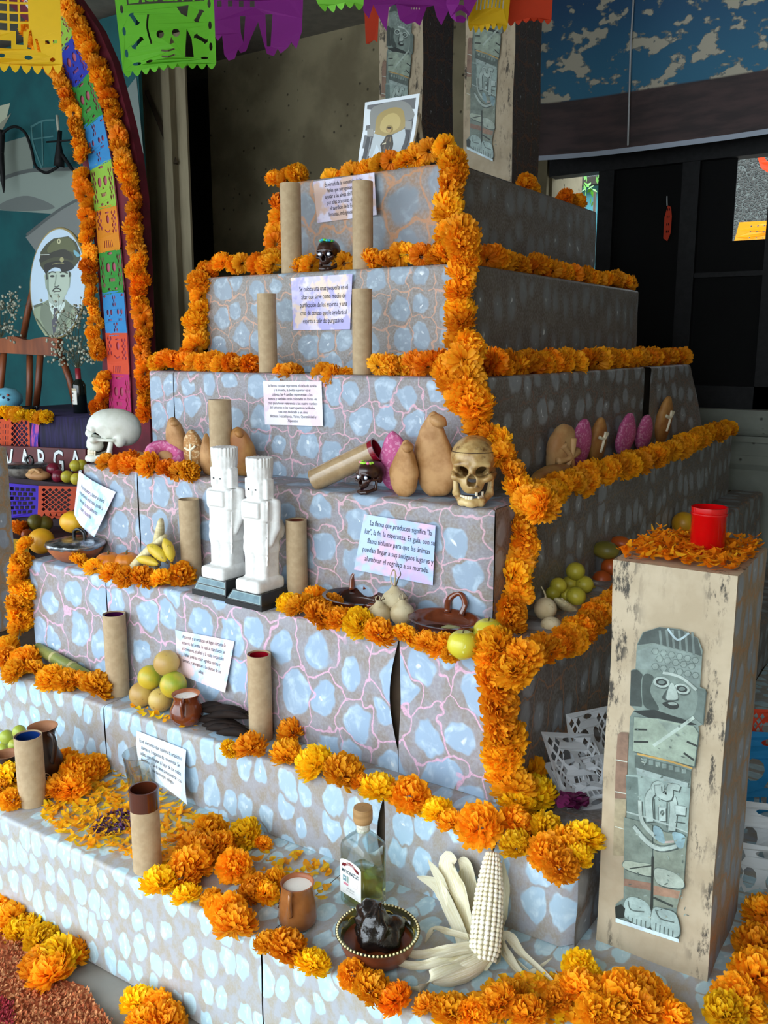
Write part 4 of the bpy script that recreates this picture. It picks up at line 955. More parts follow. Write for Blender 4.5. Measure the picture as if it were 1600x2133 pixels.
# ================================================================ fruit, dishes and jars
def fruit_mat(name, a, b, sc=9, rough=.4, spots=None):
    n = NT(name); v = n.coord(); oi = n.n('ShaderNodeObjectInfo').outputs['Random']
    mv = n.n('ShaderNodeVectorMath', {0: v, 1: n.n('ShaderNodeCombineXYZ', {0: oi, 1: oi}).outputs[0]}, operation='ADD').outputs[0]
    col = n.mix(n.step(n.noise(sc, mv, 3), .35, .65), lin(a), lin(b))
    if spots: col = n.mix(n.step(n.noise(70, mv, 2), .66, .72, 0, .8), col, lin(spots))
    n.set(n.b, 'Base Color', col); n.b.inputs['Roughness'].default_value = rough; n.bump(n.noise(140, v, 2), .12, .002); return n.m
m_lime = fruit_mat('yellow_lime', '#c9b93a', '#b0a52e', spots='#8a7a28'); m_orange = fruit_mat('orange_peel', '#d9a81e', '#c98f18'); m_orange2 = fruit_mat('deep_orange_peel', '#c8601c', '#b8501a')
m_green = fruit_mat('green_yellow_peel', '#8fa02e', '#c2a52c', 14); m_guava = fruit_mat('guava_skin', '#c2a55a', '#b08a48', spots='#7a5a30'); m_apple = fruit_mat('yellow_apple', '#d0c63c', '#c3b52e', 8, .25, '#e0dc8a')
m_mango = fruit_mat('olive_mango', '#6b6424', '#8a7a2a', 10); m_red = fruit_mat('dark_red_apple', '#5a1526', '#7a1a32', 12, .25); m_stalk = mat('brown_stalk', '#4a3a20', .8)
m_root = fruit_mat('pale_root', '#cdbf9c', '#b9a47c', 14, .7, '#8a7450'); m_yel = fruit_mat('banana_yellow', '#d6bf3a', '#c9a82e', 10, .5, '#6a5520'); m_pump = fruit_mat('pumpkin_skin', '#d98420', '#c9701a', 9)
m_limeg = fruit_mat('green_lime', '#9aa83a', '#b0a83a', 9)
def rest(px, py, k, yy=None):
    """contact point on ledge k for an item whose foot shows at px,py"""
    p = hz(px, py, ZT[k]); y = min(max(p.y, YF[k]+.01), YF[k-1]-.02) if yy is None else yy
    return at_x(px, y, ZT[k])
def ball_fruit(name, label, px, py, rpx, z, m, cat, group, sq=1.0, yy=None, stem=True, long=1.0, rot=None, xx=None, dimple=0, k=None):
    """py is the picture row of the fruit centre; z its centre height"""
    c = hz(px, py, z) if yy is None else hy(px, py, yy)
    if xx is not None: c = hx(px, py, xx)
    if k: d = ray(px, py); c = CAM+d*((ZT[k]+.002-HC)/(d.z-rpx*sq))
    r = rpx*depth(c)/F_PX
    T = thing(name, label, cat, c-V((0, 0, r*sq)), 0, group)
    def f(p):
        k = 1-dimple*math.exp(-((p.x**2+p.y**2)/.12))*(abs(p.z)) if dimple else 1
        return V((p.x*r*long, p.y*r, p.z*r*sq*k))
    o = obj('flesh', ball(1, 22, 14, f), m, T); o.location = (0, 0, r*sq)
    if rot: o.rotation_euler = rot
    if stem: obj('stalk', tube([(0, 0, r*sq*(1.0-dimple)*.96), (.002, 0, r*sq*(1.04-dimple*.4)), (.004, .001, r*sq*(1.12-dimple*.3))], .0022, 6), m_stalk, T).parent = o; T.children[0].children[-1].location = (0, 0, 0)
    return T
# yellow apples at the corner of the fifth step
a1 = rest(964, 1376, 5); ball_fruit('apple', 'yellow apple in front, below the clay dish', 964, 1343, 33, 0, m_apple, 'apple', 'yellow apples', .98, k=5, dimple=.18)
ball_fruit('apple', 'yellow green apple behind, with its stalk showing', 1017, 1318, 33, 0, m_apple, 'apple', 'yellow apples', .95, k=5, dimple=.18)
# pale roots
def root(label, px, py, rpx, yy, ln, k=5):
    c = hy(px, py, yy); r = rpx*depth(c)/F_PX; T = thing('turnip', label, 'turnip', c-V((0, 0, r)), 0, 'pale turnips')
    o = obj('bulb', ball(1, 20, 14, lambda p: V((p.x*r, p.y*r, p.z*r*.95+(r*.25 if p.z > .9 else 0)))), m_root, T); o.location = (0, 0, r)
    for q in range(3):
        pts = [(0, 0, r*1.9), (r*.3*cos(q*2), r*.3*sin(q*2), r*2.1+ln*.3), (r*(.5+q*.2)*cos(q*2.1), r*.6*sin(q), r*2+ln*.55), (r*.8*cos(q*1.3+2), r*.5, r*2+ln*(1 if q == 0 else .3))]
        obj('rootlet', tube(smooth_path(pts, 5), [.003*(1-i/17) for i in range(16)], 5), m_root if q else m_stalk, T)
    return T
root('pale turnip lowest of the three between the clay dishes', 790, 1281, 26, YF[5]+.055, .03)
root('pale turnip with a long curling root between the clay dishes', 822, 1254, 29, YF[5]+.12, .10)
root('pale turnip half behind the others beside the brown dish', 838, 1278, 26, YF[5]+.085, .03)
# clay dishes
m_clay = mat('glazed_clay', '#7a3a1e', .15, '#5f2a14', 14, coat=.6); m_clayd = mat('dark_glazed_clay', '#41180e', .12, '#1d0b07', 25, coat=.7, stretch=(1, 1, .2)); m_terra = mat('terracotta', '#a8623a', .5, '#94522e', 14)
def bowl_prof(R, H, t=.006, foot=.5, lip=.004):
    return [(.001, 0), (R*foot, 0), (R*(foot+.25), H*.18), (R*.9, H*.55), (R, H), (R+lip, H+.001), (R-t, H+.001), (R*.9-t, H*.58), (R*(foot+.2), H*.24+t*.5), (.001, H*.14+t)]
def dish(label, px, yy, wpx, H, m_in, m_out, rz, stretch=1.25, loop=False):
    c = at_x(px, yy, ZT[5]+.002); R = wpx/2*depth(c)/F_PX/1.1
    T = thing('clay_dish', label, 'dish', c, rz, 'clay dishes on the fifth step')
    prof = bowl_prof(R, H)
    obj('bowl', xf(lathe(prof[:6], 36, False, False), (0, 0, 0), (0, 0, 0), (stretch, 1, 1)), m_out, T)
    obj('glazed_inside', xf(lathe(prof[5:], 36, False, False), (0, 0, 0), (0, 0, 0), (stretch, 1, 1)), m_in, T)
    if loop: obj('handle', tube(smooth_path([(-R*.5, R*.72, H*.9), (-R*.62, R*.95, H*1.5), (-R*.3, R*1.1, H*1.9), (R*.05, R*.95, H*1.5), (0, R*.8, H*.9)], 5), .011, 8, flat=.8), m_out, T)
    else: obj('handle', tube(smooth_path([(-R*.75, R*.62, H*.95), (-R*.85, R*.8, H*1.6), (-R*.6, R*.95, H*1.8), (-R*.35, R*.9, H*1.0)], 5), .012, 8, flat=.7), m_out, T)
    obj('handle', tube(smooth_path([(R*stretch*.8, -R*.5, H*.8), (R*stretch*1.02, -R*.55, H*1.05), (R*stretch*1.05, -R*.25, H*.95), (R*stretch*.95, -R*.2, H*.85)], 4), .009, 8), m_out, T)
    return T
dish('dark streaked clay dish with handle lug, left of the turnips', 740, YF[5]+.118, 128, .066, m_clayd, m_clay, -.15)
D2 = dish('brown clay dish with loop handle holding green sauce', 925, YF[5]+.09, 146, .058, m_clay, m_clay, -.2, 1.2, True)
obj('green_sauce', xf(ball(1, 16, 8, lambda p: p*(1+.2*mnoise.noise(p*3))), (.03, .005, .026), (0, 0, 0), (.04, .03, .014)), mat('green_sauce', '#8a8a52', .4, '#a5a06a', 60), D2)
obj('dark_broth', xf(lathe([(.001, .02), (.05, .02)], 24, False, False), (-.01, 0, 0), (0, 0, 0), (1.3, .9, 1)), mat('dark_broth', '#2a1a14', .1, var=0), D2)
# fifth ledge, left: oranges, foil topped pot, pumpkins, husks, bananas
ball_fruit('grapefruit', 'large yellow grapefruit left of the foil covered pot', 86, 1127, 27, 0, m_orange, 'grapefruit', 'citrus by the foil pot', 1, k=5, stem=False)
ball_fruit('orange', 'yellow orange behind the foil covered pot', 153, 1087, 27, 0, m_orange, 'orange', 'citrus by the foil pot', .85, yy=YF[5]+.17, long=1.1)
ball_fruit('tangerine', 'small shiny tangerine behind the grapefruit', 56, 1114, 12, 0, m_orange2, 'tangerine', 'citrus by the foil pot', 1, yy=2.70, stem=False)
c = at_x(160, YF[5]+.105, ZT[5]+.002); R = 60*depth(c)/F_PX
T = thing('clay_pot', 'wide clay pot covered with crumpled foil beside the grapefruit', 'pot', c)
m_foil = mat('crumpled_foil', '#b9c0c6', .22, '#55585c', 22, metal=.9, bump=.7, bscale=40)
obj('pot_body', lathe([(.001, 0), (R*.45, 0), (R*.72, .02), (R*.92, .05), (R*.95, .075)], 36, False, False), m_terra, T)
obj('foil_cover', mp(lathe([(R*.96, .062), (R*1.03, .072), (R*.98, .082), (R*.6, .092), (.001, .094)], 44, False, False), lambda q: V((q.x, q.y, q.z+.006*mnoise.noise(V((q.x*40, q.y*40, 0)))))), m_foil, T)
obj('handle', tube(smooth_path([(-.035, .02, .09), (-.03, .02, .118), (0, .02, .130), (.03, .02, .118), (.035, .02, .09)], 5), .007, 8), mat('black_handle', '#121212', .25, var=0), T)
def pumpkin(label, px, py, rpx, yy):
    c = at_x(px, yy, ZT[5]+.03); r = rpx*depth(c)/F_PX; c = at_x(px, yy, ZT[5]+r*.8); T = thing('mini_pumpkin', label, 'pumpkin', c-V((0, 0, r*.8)), 0, 'little pumpkins')
    def f(p):
        a = math.atan2(p.y, p.x); k = 1+.07*abs(cos(a*5)); q = V((p.x*r*k, p.y*r*k, p.z*r*.8)); q.z -= .35*r*math.exp(-((p.x**2+p.y**2)/.08))*(1 if p.z > 0 else -1); return q
    o = obj('flesh', ball(1, 40, 16, f), m_pump, T); o.location = (0, 0, r*.8)
    obj('stalk', tube([(0, 0, r*1.2), (.002, 0, r*1.6), (.006, 0, r*1.75)], [.006, .004, .004], 6), mat('pumpkin_stalk', '#6a5a30', .8), T); return T
pumpkin('little ribbed pumpkin nearer the foil covered pot', 226, 1148, 26, YF[5]+.06); pumpkin('little ribbed pumpkin nearer the husk wrapped tamales', 264, 1135, 26, YF[5]+.10)
m_husk = mat('dry_husk', '#e2d6ac', .7, '#c6b684', 8, stretch=(1, 1, 6), bump=.3, bscale=60)
def tamale(label, a, b, r0, flat=.6):
    d = b-a; T = thing('tamale', label, 'tamale', a); T.rotation_mode = 'QUATERNION'; T.rotation_quaternion = d.to_track_quat('Z', 'Y'); L = d.length
    v = lathe([(r0*k, L*t) for t, k in ((0, .3), (.06, .75), (.25, 1.1), (.55, 1.2), (.8, .95), (.93, .7), (1, .4))], 16)
    obj('husk', mp(v, lambda q: V((q.x*(1+.08*mnoise.noise(q*40)), q.y*flat, q.z))), m_husk, T)
    for j in range(3): obj('husk_fold', tube(smooth_path([(r0*.9*cos(j*1.1+.6), r0*flat*.95*sin(j*1.1+.6), L*.1), (r0*1.03*cos(j*1.1+.8), r0*flat*1.03*sin(j*1.1+.8), L*.5), (r0*.5*cos(j*1.1+.9), r0*flat*.6*sin(j*1.1+.9), L*.95)], 5), [.002]*11, 5), m_husk, T)
    return T
tamale('husk wrapped tamale standing upright behind the bananas', at_x(322, YF[5]+.13, ZT[5]), hy(336, 1080, YF[5]+.15), .030)
tamale('husk wrapped tamale lying slanted across the pumpkins', at_x(270, YF[5]+.055, ZT[5]+.02), hy(345, 1116, YF[5]+.10), .030)
def banana(label, a, b, r, bend, m=None, group='short yellow bananas', name='banana', cat='banana'):
    T = thing(name, label, cat, a, 0, group); d = b-a; up = V((0, 0, 1)); s = d.cross(up).normalized(); n = s.cross(d).normalized()
    pts = [d*t+n*(bend*sin(pi*t)) for t in [i/10 for i in range(11)]]
    R = [r*k for k in (.25, .55, .85, .98, 1, 1, 1, .95, .8, .5, .22)]
    obj('peel', tube(pts, R, 10), m or m_yel, T); obj('tip', tube([pts[-1], pts[-1]+d.normalized()*.012], [r*.24, r*.14], 6), m_stalk, T); return T
banana('short banana leaning steeply against the others', hy(342, 1122, YF[5]+.07), hy(358, 1170, YF[5]+.065), .021, .006)
banana('short banana slanting in the middle of the three', hy(308, 1136, YF[5]+.05), hy(346, 1170, YF[5]+.045), .022, .006)
banana('short banana lying lowest of the three', hy(286, 1164, YF[5]+.035), hy(330, 1176, YF[5]+.03), .018, .004)
# shaded right ledge of the fifth step
def sfruit(name, label, px, py, rpx, off, m, cat, group, **kw): return ball_fruit(name, label, px, py, rpx, 0, m, cat, group, xx=XR[5]-off, **kw)
for i, (px, py, r, off) in enumerate([(1199, 1190, 19, .12), (1163, 1220, 17, .12), (1188, 1216, 17, .14), (1217, 1218, 19, .09), (1200, 1242, 20, .06), (1240, 1247, 16, .06), (1152, 1236, 15, .13), (1180, 1240, 17, .10), (1266, 1248, 15, .06), (1228, 1232, 16, .10)]):
    sfruit('lime', ['topmost yellow lime of the shaded heap', 'yellow lime at the upper left of the shaded heap', 'yellow lime in the middle of the shaded heap, half hidden', 'yellow lime at the right shoulder of the shaded heap', 'large yellow lime at the front of the shaded heap', 'loose yellow lime right of the shaded heap', 'dim yellow lime behind the onion', 'yellow lime low in the shaded heap', 'yellow lime beside the pillar edge', 'half hidden yellow lime at the back of the shaded heap'][i], px, py, r, off, m_lime, 'lime', 'yellow limes on the shaded ledge', stem=False, long=1.05)
sfruit('mango', 'olive green mango on the shaded ledge', 1262, 1146, 22, .12, m_mango, 'mango', 'shaded fruit behind the pillar', stem=False, sq=.85, long=1.3)
sfruit('mango', 'orange mango above the pillar edge', 1292, 1132, 18, .13, m_orange2, 'mango', 'shaded fruit behind the pillar', stem=False, sq=.85, long=1.3)
for px, py, lab in ((1272, 1182, 'upper dark orange fruit beside the pillar'), (1254, 1208, 'lower dark orange fruit beside the pillar'), (1282, 1216, 'dark orange fruit mostly hidden by the pillar')):
    sfruit('orange', lab, px, py, 20, .10, m_orange2, 'orange', 'shaded fruit behind the pillar', stem=False)
T = sfruit('onion', 'pale onion with dry stalk on the shaded ledge', 1136, 1268, 24, .07, m_root, 'onion', None, stem=False); q = T.children[0]
obj('dry_stalk', tube(smooth_path([(0, 0, .055), (-.004, .004, .085), (-.02, .006, .11)], 5), [.007, .006, .005, .004, .003, .003, .003, .002, .002, .002, .001], 6), m_root, T)
sfruit('onion', 'low pale onion half buried in the shaded marigolds', 1148, 1302, 22, .03, m_root, 'onion', None, stem=False, sq=.8)
tamale('husk wrapped tamale on the shaded ledge beside the onion', hx(1158, 1248, XR[5]-.07), hx(1226, 1298, XR[5]-.03), .024)
# far right: grapefruit and cane beyond the pillar
sfruit('grapefruit', 'yellow grapefruit behind the red candle', 1424, 1090, 24, .1, m_orange, 'grapefruit', None, stem=False)
m_cane = mat('sugar_cane', '#76823e', .5, '#9a9a52', 8, stretch=(1, 1, 1)); m_caned = mat('old_cane', '#5a5426', .6, '#3a381c', 12)
def cane(label, a, b, r, m, n=4):
    d = b-a; T = thing('sugar_cane', label, 'sugar cane', a, 0); L = d.length; T.rotation_mode = 'QUATERNION'; T.rotation_quaternion = d.to_track_quat('Z', 'Y')
    obj('stalk', lathe([(r, 0), (r, L)], 16), m, T)
    for i in range(1, n): obj('node', lathe([(r, L*i/n-.008), (r*1.12, L*i/n-.002), (r*1.12, L*i/n+.002), (r, L*i/n+.008)], 16, False, False), mat('cane_node', '#b9b07a', .7, var=.1), T)
    return T
cane('upper piece of old sugar cane behind the red candle', hx(1500, 1080, XR[5]-.08), hx(1580, 1090, XR[5]-.08), .028, m_caned, 3)
cane('lower piece of green sugar cane behind the red candle', hx(1500, 1102, XR[5]-.04), hx(1588, 1108, XR[5]-.04), .02, m_cane, 3)
# ================================================================ sixth ledge
cane('thick green sugar cane piece lying at the left of the sixth step', at_x(78, YF[6]+.135, Z6+.075), at_x(188, YF[6]+.10, Z6+.035), .024, m_cane, 3)
G6 = 'fruit heap on the sixth step'
ball_fruit('guava', 'brownish guava on top of the fruit heap', 347, 1381, 27, 0, m_guava, 'guava', G6, 1, yy=YF[6]+.10, stem=False)
ball_fruit('lime', 'green and yellow lime at the back of the fruit heap', 313, 1411, 26, 0, m_green, 'lime', G6, 1, yy=YF[6]+.10, stem=False)
ball_fruit('lime', 'yellow green lime behind the clay jar', 361, 1426, 28, 0, m_green, 'lime', G6, 1, yy=YF[6]+.09, stem=False)
ball_fruit('guava', 'yellow guava at the lower left of the fruit heap', 295, 1446, 26, 0, m_guava, 'guava', G6, 1, k=6)
ball_fruit('guava', 'yellow guava touching the clay jar', 334, 1458, 25, 0, m_guava, 'guava', G6, 1, k=6, stem=False)
def jar(name, label, px, yy, k, wpx, prof, m_out, m_in, fill=None, handle=True, hs=1, rz=0, cat='jar', deco=None, group=None):
    c = at_x(px, yy, ZT[k]+.002); R = wpx/2*depth(c)/F_PX
    T = thing(name, label, cat, c, rz, group); P = [(r*R, z*R) for r, z in prof]; n = len(P)
    obj('body', lathe([(.001, 0)]+P, 36, False, False), m_out, T)
    inn = [(r-.004, z) for r, z in P[::-1]][:n-1]
    obj('inside', lathe([P[-1]]+[(r, z) for r, z in inn]+[(.001, P[0][1]+.004)], 36, False, False), m_in, T)
    if fill: obj('milk', lathe([(.001, P[-1][1]-.012), ((P[-1][0]-.004)*.97, P[-1][1]-.012)], 30, False, False), fill, T)
    if handle:
        zt, zm, zb = P[-1][1]*.94, P[-1][1]*.78, P[-1][1]*.45
        rt = P[-1][0]; rb = max(p[0] for p in P)
        obj('handle', tube(smooth_path([(rt*.95, 0, zt), (rt*1.25*hs, 0, zt*1.0), (rb*1.15*hs, 0, zm), (rb*.96, 0, zb)], 6), R*.11, 8, flat=1.5), m_out, T)
    return T
m_milk = mat('white_milk', '#ebe8e0', .3, var=.05)
jar('clay_jar', 'shiny brown clay jar of milk beside the fruit heap', 390, YF[6]+.055, 6, 70, [(.5, 0), (.8, .18), (1, .6), (.98, .95), (.8, 1.3), (.72, 1.6), (.84, 1.9)], m_clay, m_terra, m_milk, True, 1, -1.0)
m_char = mat('blackened_peel', '#120b08', .75, '#20140e', 20, bump=.4, bscale=40, spec=.2)
for i, (x0, y0, x1, y1, ya, yb, r) in enumerate([(a-10, b, c, d, e, f, g*1.12) for a, b, c, d, e, f, g in [(436, 1492, 520, 1474, .10, .12, .013), (428, 1500, 512, 1484, .085, .105, .014), (418, 1510, 495, 1500, .07, .085, .014), (432, 1516, 520, 1502, .05, .075, .015), (450, 1524, 522, 1512, .04, .06, .014), (462, 1532, 526, 1520, .03, .045, .014), (420, 1504, 470, 1480, .09, .115, .012), (424, 1504, 505, 1490, .078, .095, .013), (440, 1512, 520, 1494, .06, .09, .013), (440, 1528, 500, 1516, .035, .05, .013)]]):
    banana(['blackened banana at the top of the dark bunch', 'second blackened banana from the top of the bunch', 'blackened banana pointing farthest left', 'thick blackened banana across the middle of the bunch', 'blackened banana low in the dark bunch', 'lowest blackened banana next to the cardboard tube', 'short blackened banana rising toward the clay jar', 'blackened banana buried in the left half of the bunch', 'blackened banana buried in the right half of the bunch', 'blackened banana at the front left of the bunch'][i],
           at_x(x0, YF[6]+ya, Z6+.018+(.03 if i in (0, 1, 6, 8) else 0)), at_x(x1, YF[6]+yb, Z6+.03+(.045 if i in (0, 1, 6, 8) else .006)), r, .012, m_char, 'blackened bananas', 'blackened_banana')
# ================================================================ lowest step: jars, bottle, bowl, corn
m_pit = mat('dark_brown_slip', '#33211a', .35, '#271811', 20); m_pitin = mat('pitcher_inside', '#a8714c', .7); m_scroll = mat('cream_scroll', '#b59a78', .7, var=0)
J = jar('clay_pitcher', 'dark brown pitcher with incised scrolls behind the left tube', 97, YF[7]+.24, 7, 74, [(.55, 0), (.85, .25), (1.0, .8), (.95, 1.4), (.68, 2.1), (.56, 2.5), (.68, 3.0), (.82, 3.3)], m_pit, m_pitin, None, True, 1.25, -.2)
Rj = 37*depth(J.location)/F_PX
def scroll(a0, z0, s):
    pts = []
    for i in range(22):
        t = i/21*3.6*pi; rr = s*(1-i/26); a = a0+rr*cos(t)/Rj; z = z0+rr*sin(t)
        R = Rj*(1.0 if z < Rj*1.4 else .95)*1.0
        zz = z/Rj; R = Rj*np.interp(zz, [0, .25, .8, 1.4, 2.1, 2.5, 3.0, 3.3], [.55, .85, 1.0, .95, .68, .56, .68, .82])+.001
        pts.append((R*cos(a), R*sin(a), z))
    return tube(pts, .0016, 5)
obj('incised_scroll', join(scroll(-1.0, Rj*1.1, .028), scroll(-1.9, Rj*.8, .022), scroll(-1.35, Rj*2.75, .014), scroll(-.5, Rj*.7, .02)), m_scroll, J)
for px, yy, wp, lab in ((17, .20, 50, 'dark clay cup at the left frame edge'), (88, .205, 40, 'dark clay cup behind the left cardboard tube'), (28, .15, 46, 'dark clay cup with white flower mark, nearest of the three')):
    T = jar('clay_cup', lab, px, YF[7]+yy, 7, wp, [(.8, 0), (.85, .5), (.92, 1.5), (1.0, 1.75)], m_pit, m_pitin, None, False, group='small dark clay cups')
    obj('incised_mark', xf(join(*[xf(ball(1, 6, 4), (.008*cos(a), 0, .008*sin(a)), (0, 0, 0), .003) for a in (0, 1.26, 2.5, 3.8, 5)]), (.2*wp*depth(T.location)/F_PX, -.46*wp*depth(T.location)/F_PX, .028)), m_scroll, T)
for px, py, r, lab in ((40, 1524, 14, 'highest green lime beside the dark pitcher'), (14, 1535, 15, 'green lime above the dark cups at the frame edge'), (30, 1552, 13, 'lowest green lime behind the dark cups'), (6, 1560, 13, 'green lime cut by the left frame edge')):
    ball_fruit('lime', lab, px, py, r, 0, m_limeg, 'lime', 'green limes by the dark pitcher', yy=YF[7]+.27, stem=False)
# clear plastic cup
c = hz(299, 1650, Z7); c = at_x(297, c.y, Z7+.003); R = 36*depth(c)/F_PX
T = thing('plastic_cup', 'clear plastic cup of water in front of the incense note', 'cup', c)
def thin_glass(name, col, refl=.06):
    n = NT(name); lw_ = n.n('ShaderNodeLayerWeight', {'Blend': .22}); tr = n.n('ShaderNodeBsdfTransparent', {0: lin(col)}); gl_ = n.n('ShaderNodeBsdfGlossy', {'Roughness': .03})
    f = n.math('MULTIPLY_ADD', lw_.outputs['Fresnel'], .55, refl*.6, clamp=True); ms = n.n('ShaderNodeMixShader', {0: f, 1: tr, 2: gl_}); n.t.links.new(ms.outputs[0], n.t.nodes['Material Output'].inputs[0]); return n.m
m_glass = thin_glass('clear_plastic', '#f4f8f8', .14); m_water = thin_glass('clear_water', '#eef4f6', .03)
obj('cup_wall', lathe([(.001, 0), (R*.72, 0), (R, .145), (R*1.03, .147), (R*1.0, .150), (R*.985, .145), (R*.70, .003), (.001, .003)], 36, False, False), m_glass, T)
obj('water', lathe([(.001, .004), (R*.695, .004), (R*.84, .075), (.001, .075)], 36, False, False), m_water, T)
# mug with milk
m_tan = mat('tan_clay_glaze', '#9a6234', .22, '#87522a', 14, coat=.4); m_brown2 = mat('brown_stroke', '#3a2014', .5, var=0)
K = jar('clay_mug', 'brown clay mug of milk with painted strokes, left of the bottle', 621, YF[7]+.11, 7, 82, [(.78, 0), (.95, .2), (1.0, .55), (.93, 1.2), (.83, 1.7), (.80, 2.05), (.86, 2.3)], m_tan, m_terra, m_milk, True, .95, -1.25)
Rk = 41*depth(K.location)/F_PX
def stroke(a0, z0, da, dz):
    pts = []
    for i in range(8):
        t = i/7; a = a0+da*t; z = z0+dz*sin(pi*t); R = Rk*np.interp(z/Rk, [0, .2, .55, 1.2, 1.7, 2.05, 2.3], [.78, .95, 1, .93, .83, .8, .86]); pts.append((R*cos(a), R*sin(a), z))
    return tube(pts, [.001, .003, .005, .006, .005, .004, .003, .001], 6, flat=.4)
obj('painted_stroke', join(stroke(-2.0+1.25-1.0, Rk*1.25, .5, -.014), stroke(-1.75, Rk*.95, .5, -.01), stroke(-1.7, Rk*.5, .6, -.012)), m_brown2, K)
# tequila bottle
c = at_x(757, YF[7]+.29, Z7+.003); sc_ = depth(c)/F_PX; Wb = 98*sc_; Hb = 215*sc_
B = thing('glass_bottle', 'square glass bottle of pale spirit with white label and cork', 'bottle', c, radians(-12))
def sq_ring(hw, hdp, z, n=6, seg=40):
    out = []
    for j in range(seg):
        a = 2*pi*j/seg; cx, sx = cos(a), sin(a); out.append((hw*math.copysign(abs(cx)**(2/n), cx), hdp*math.copysign(abs(sx)**(2/n), sx), z))
    return out
def loft(rings, cap=True):
    v, f = [], []; seg = len(rings[0])
    for r in rings: v += r
    for i in range(len(rings)-1):
        for j in range(seg): f.append((i*seg+j, i*seg+(j+1) % seg, (i+1)*seg+(j+1) % seg, (i+1)*seg+j))
    if cap: f += [tuple(range(seg))[::-1], tuple((len(rings)-1)*seg+j for j in range(seg))]
    return v, f
hw = Wb*.40; hdp = Wb*.36; hb = Hb*.60; rn = Wb*.135
out = [sq_ring(hw*.92, hdp*.92, 0), sq_ring(hw, hdp, .008), sq_ring(hw, hdp, hb), sq_ring(hw*.96, hdp*.96, hb+.012, 5), sq_ring(hw*.75, hdp*.75, hb+.027, 3.4), sq_ring(rn*1.25, rn*1.25, hb+.042, 2), sq_ring(rn, rn, hb+.055, 2), sq_ring(rn, rn, Hb*.86, 2)]
inn = [sq_ring(hw-.006, hdp-.006, .012), sq_ring(hw-.006, hdp-.006, hb), sq_ring(hw*.9, hdp*.9, hb+.008, 5), sq_ring(hw*.68, hdp*.68, hb+.022, 3.4), sq_ring(rn*1.1, rn*1.1, hb+.038, 2), sq_ring(rn-.004, rn-.004, hb+.052, 2), sq_ring(rn-.004, rn-.004, Hb*.86-.002, 2)]
iv, if_ = loft(inn); o = loft(out)
m_bg = thin_glass('bottle_glass', '#f4faf8'); m_teq = thin_glass('pale_spirit', '#e6de96', .03)
obj('glass', o, m_bg, B)
hl = Hb*.34; obj('liquor', loft([sq_ring(hw-.0075, hdp-.0075, .0135), sq_ring(hw-.0075, hdp-.0075, hl)]), m_teq, B)
obj('neck_band', lathe([(rn+.0006, Hb*.755), (rn+.0006, Hb*.84)], 28, False, False), mat('white_paper_band', '#ddd9cc', .6, '#b9b39c', 160), B)
rc = Wb*.205; obj('cork_stopper', lathe([(.001, Hb*.845), (rc*.9, Hb*.845), (rc, Hb*.87), (rc, Hb*.96), (rc*.94, Hb*.995), (.001, Hb)], 32, False, False), mat('wooden_stopper', '#b08858', .6, '#9a7446', 8, stretch=(1, 1, 8)), B, True, auto=40)
lw, l0, l1 = hw*.80, Hb*.13, Hb*.50
def lf(x, y, k): return (x*lw, -hdp-.0008-k, l0+(l1-l0)*y)
arch = [(-1, 0), (1, 0), (1, .88)]+[(cos(t), .88+.12*sin(t)) for t in [pi*i/12 for i in range(1, 12)]]+[(-1, .88)]
def tx(body, size, x, y, sx=1.0, bold=0, asp=None):
    a = (l1-l0)/lw; v, f = text2d(body, size, 'CENTER', sx, 1, bold); return ([(p[0]+x, y+p[1]/a, 0) for p in v], f)
decal('label', [('#f1f0ec', arch), ('#7d1c22', strip([(-.62, .80), (-.3, .885), (0, .905), (.3, .885), (.62, .80)], .085)), ('#5f151a', [(-.82, .75), (-.55, .79), (-.58, .88), (-.78, .84)]), ('#5f151a', [(.82, .75), (.55, .79), (.58, .88), (.78, .84)]),
                ('#f1e6e0', tx('REPOSADO', .20, 0, .885, .8)), ('#8a8f90', tx('TEQUILA', .12, 0, .78)), ('#1d3c46', tx('MAYORAZGO', .36, 0, .65, .72, .012)),
                ('#7fa0a8', rect(-.72, .37, -.38, .53)), ('#eef0ee', rect(-.66, .44, -.46, .47)), ('#5f8a78', rect(-.30, .36, -.24, .54)), ('#5f8a78', rect(-.20, .36, -.17, .54)), ('#d88a9a', rect(-.66, .27, -.2, .335)), ('#e6dcd6', ell2(.42, .40, .3, .11)), ('#f1f0ec', ell2(.42, .40, .24, .085)),
                ('#6a6a6a', tx('100% AGAVE', .15, 0, .20, .9)), ('#8a8a8a', tx('HECHO EN MEXICO', .09, 0, .13)), ('#9a9a9a', tx('750 ml', .09, -.6, .05)), ('#9a9a9a', tx('35% Alc.', .09, .6, .05))], lf, B)
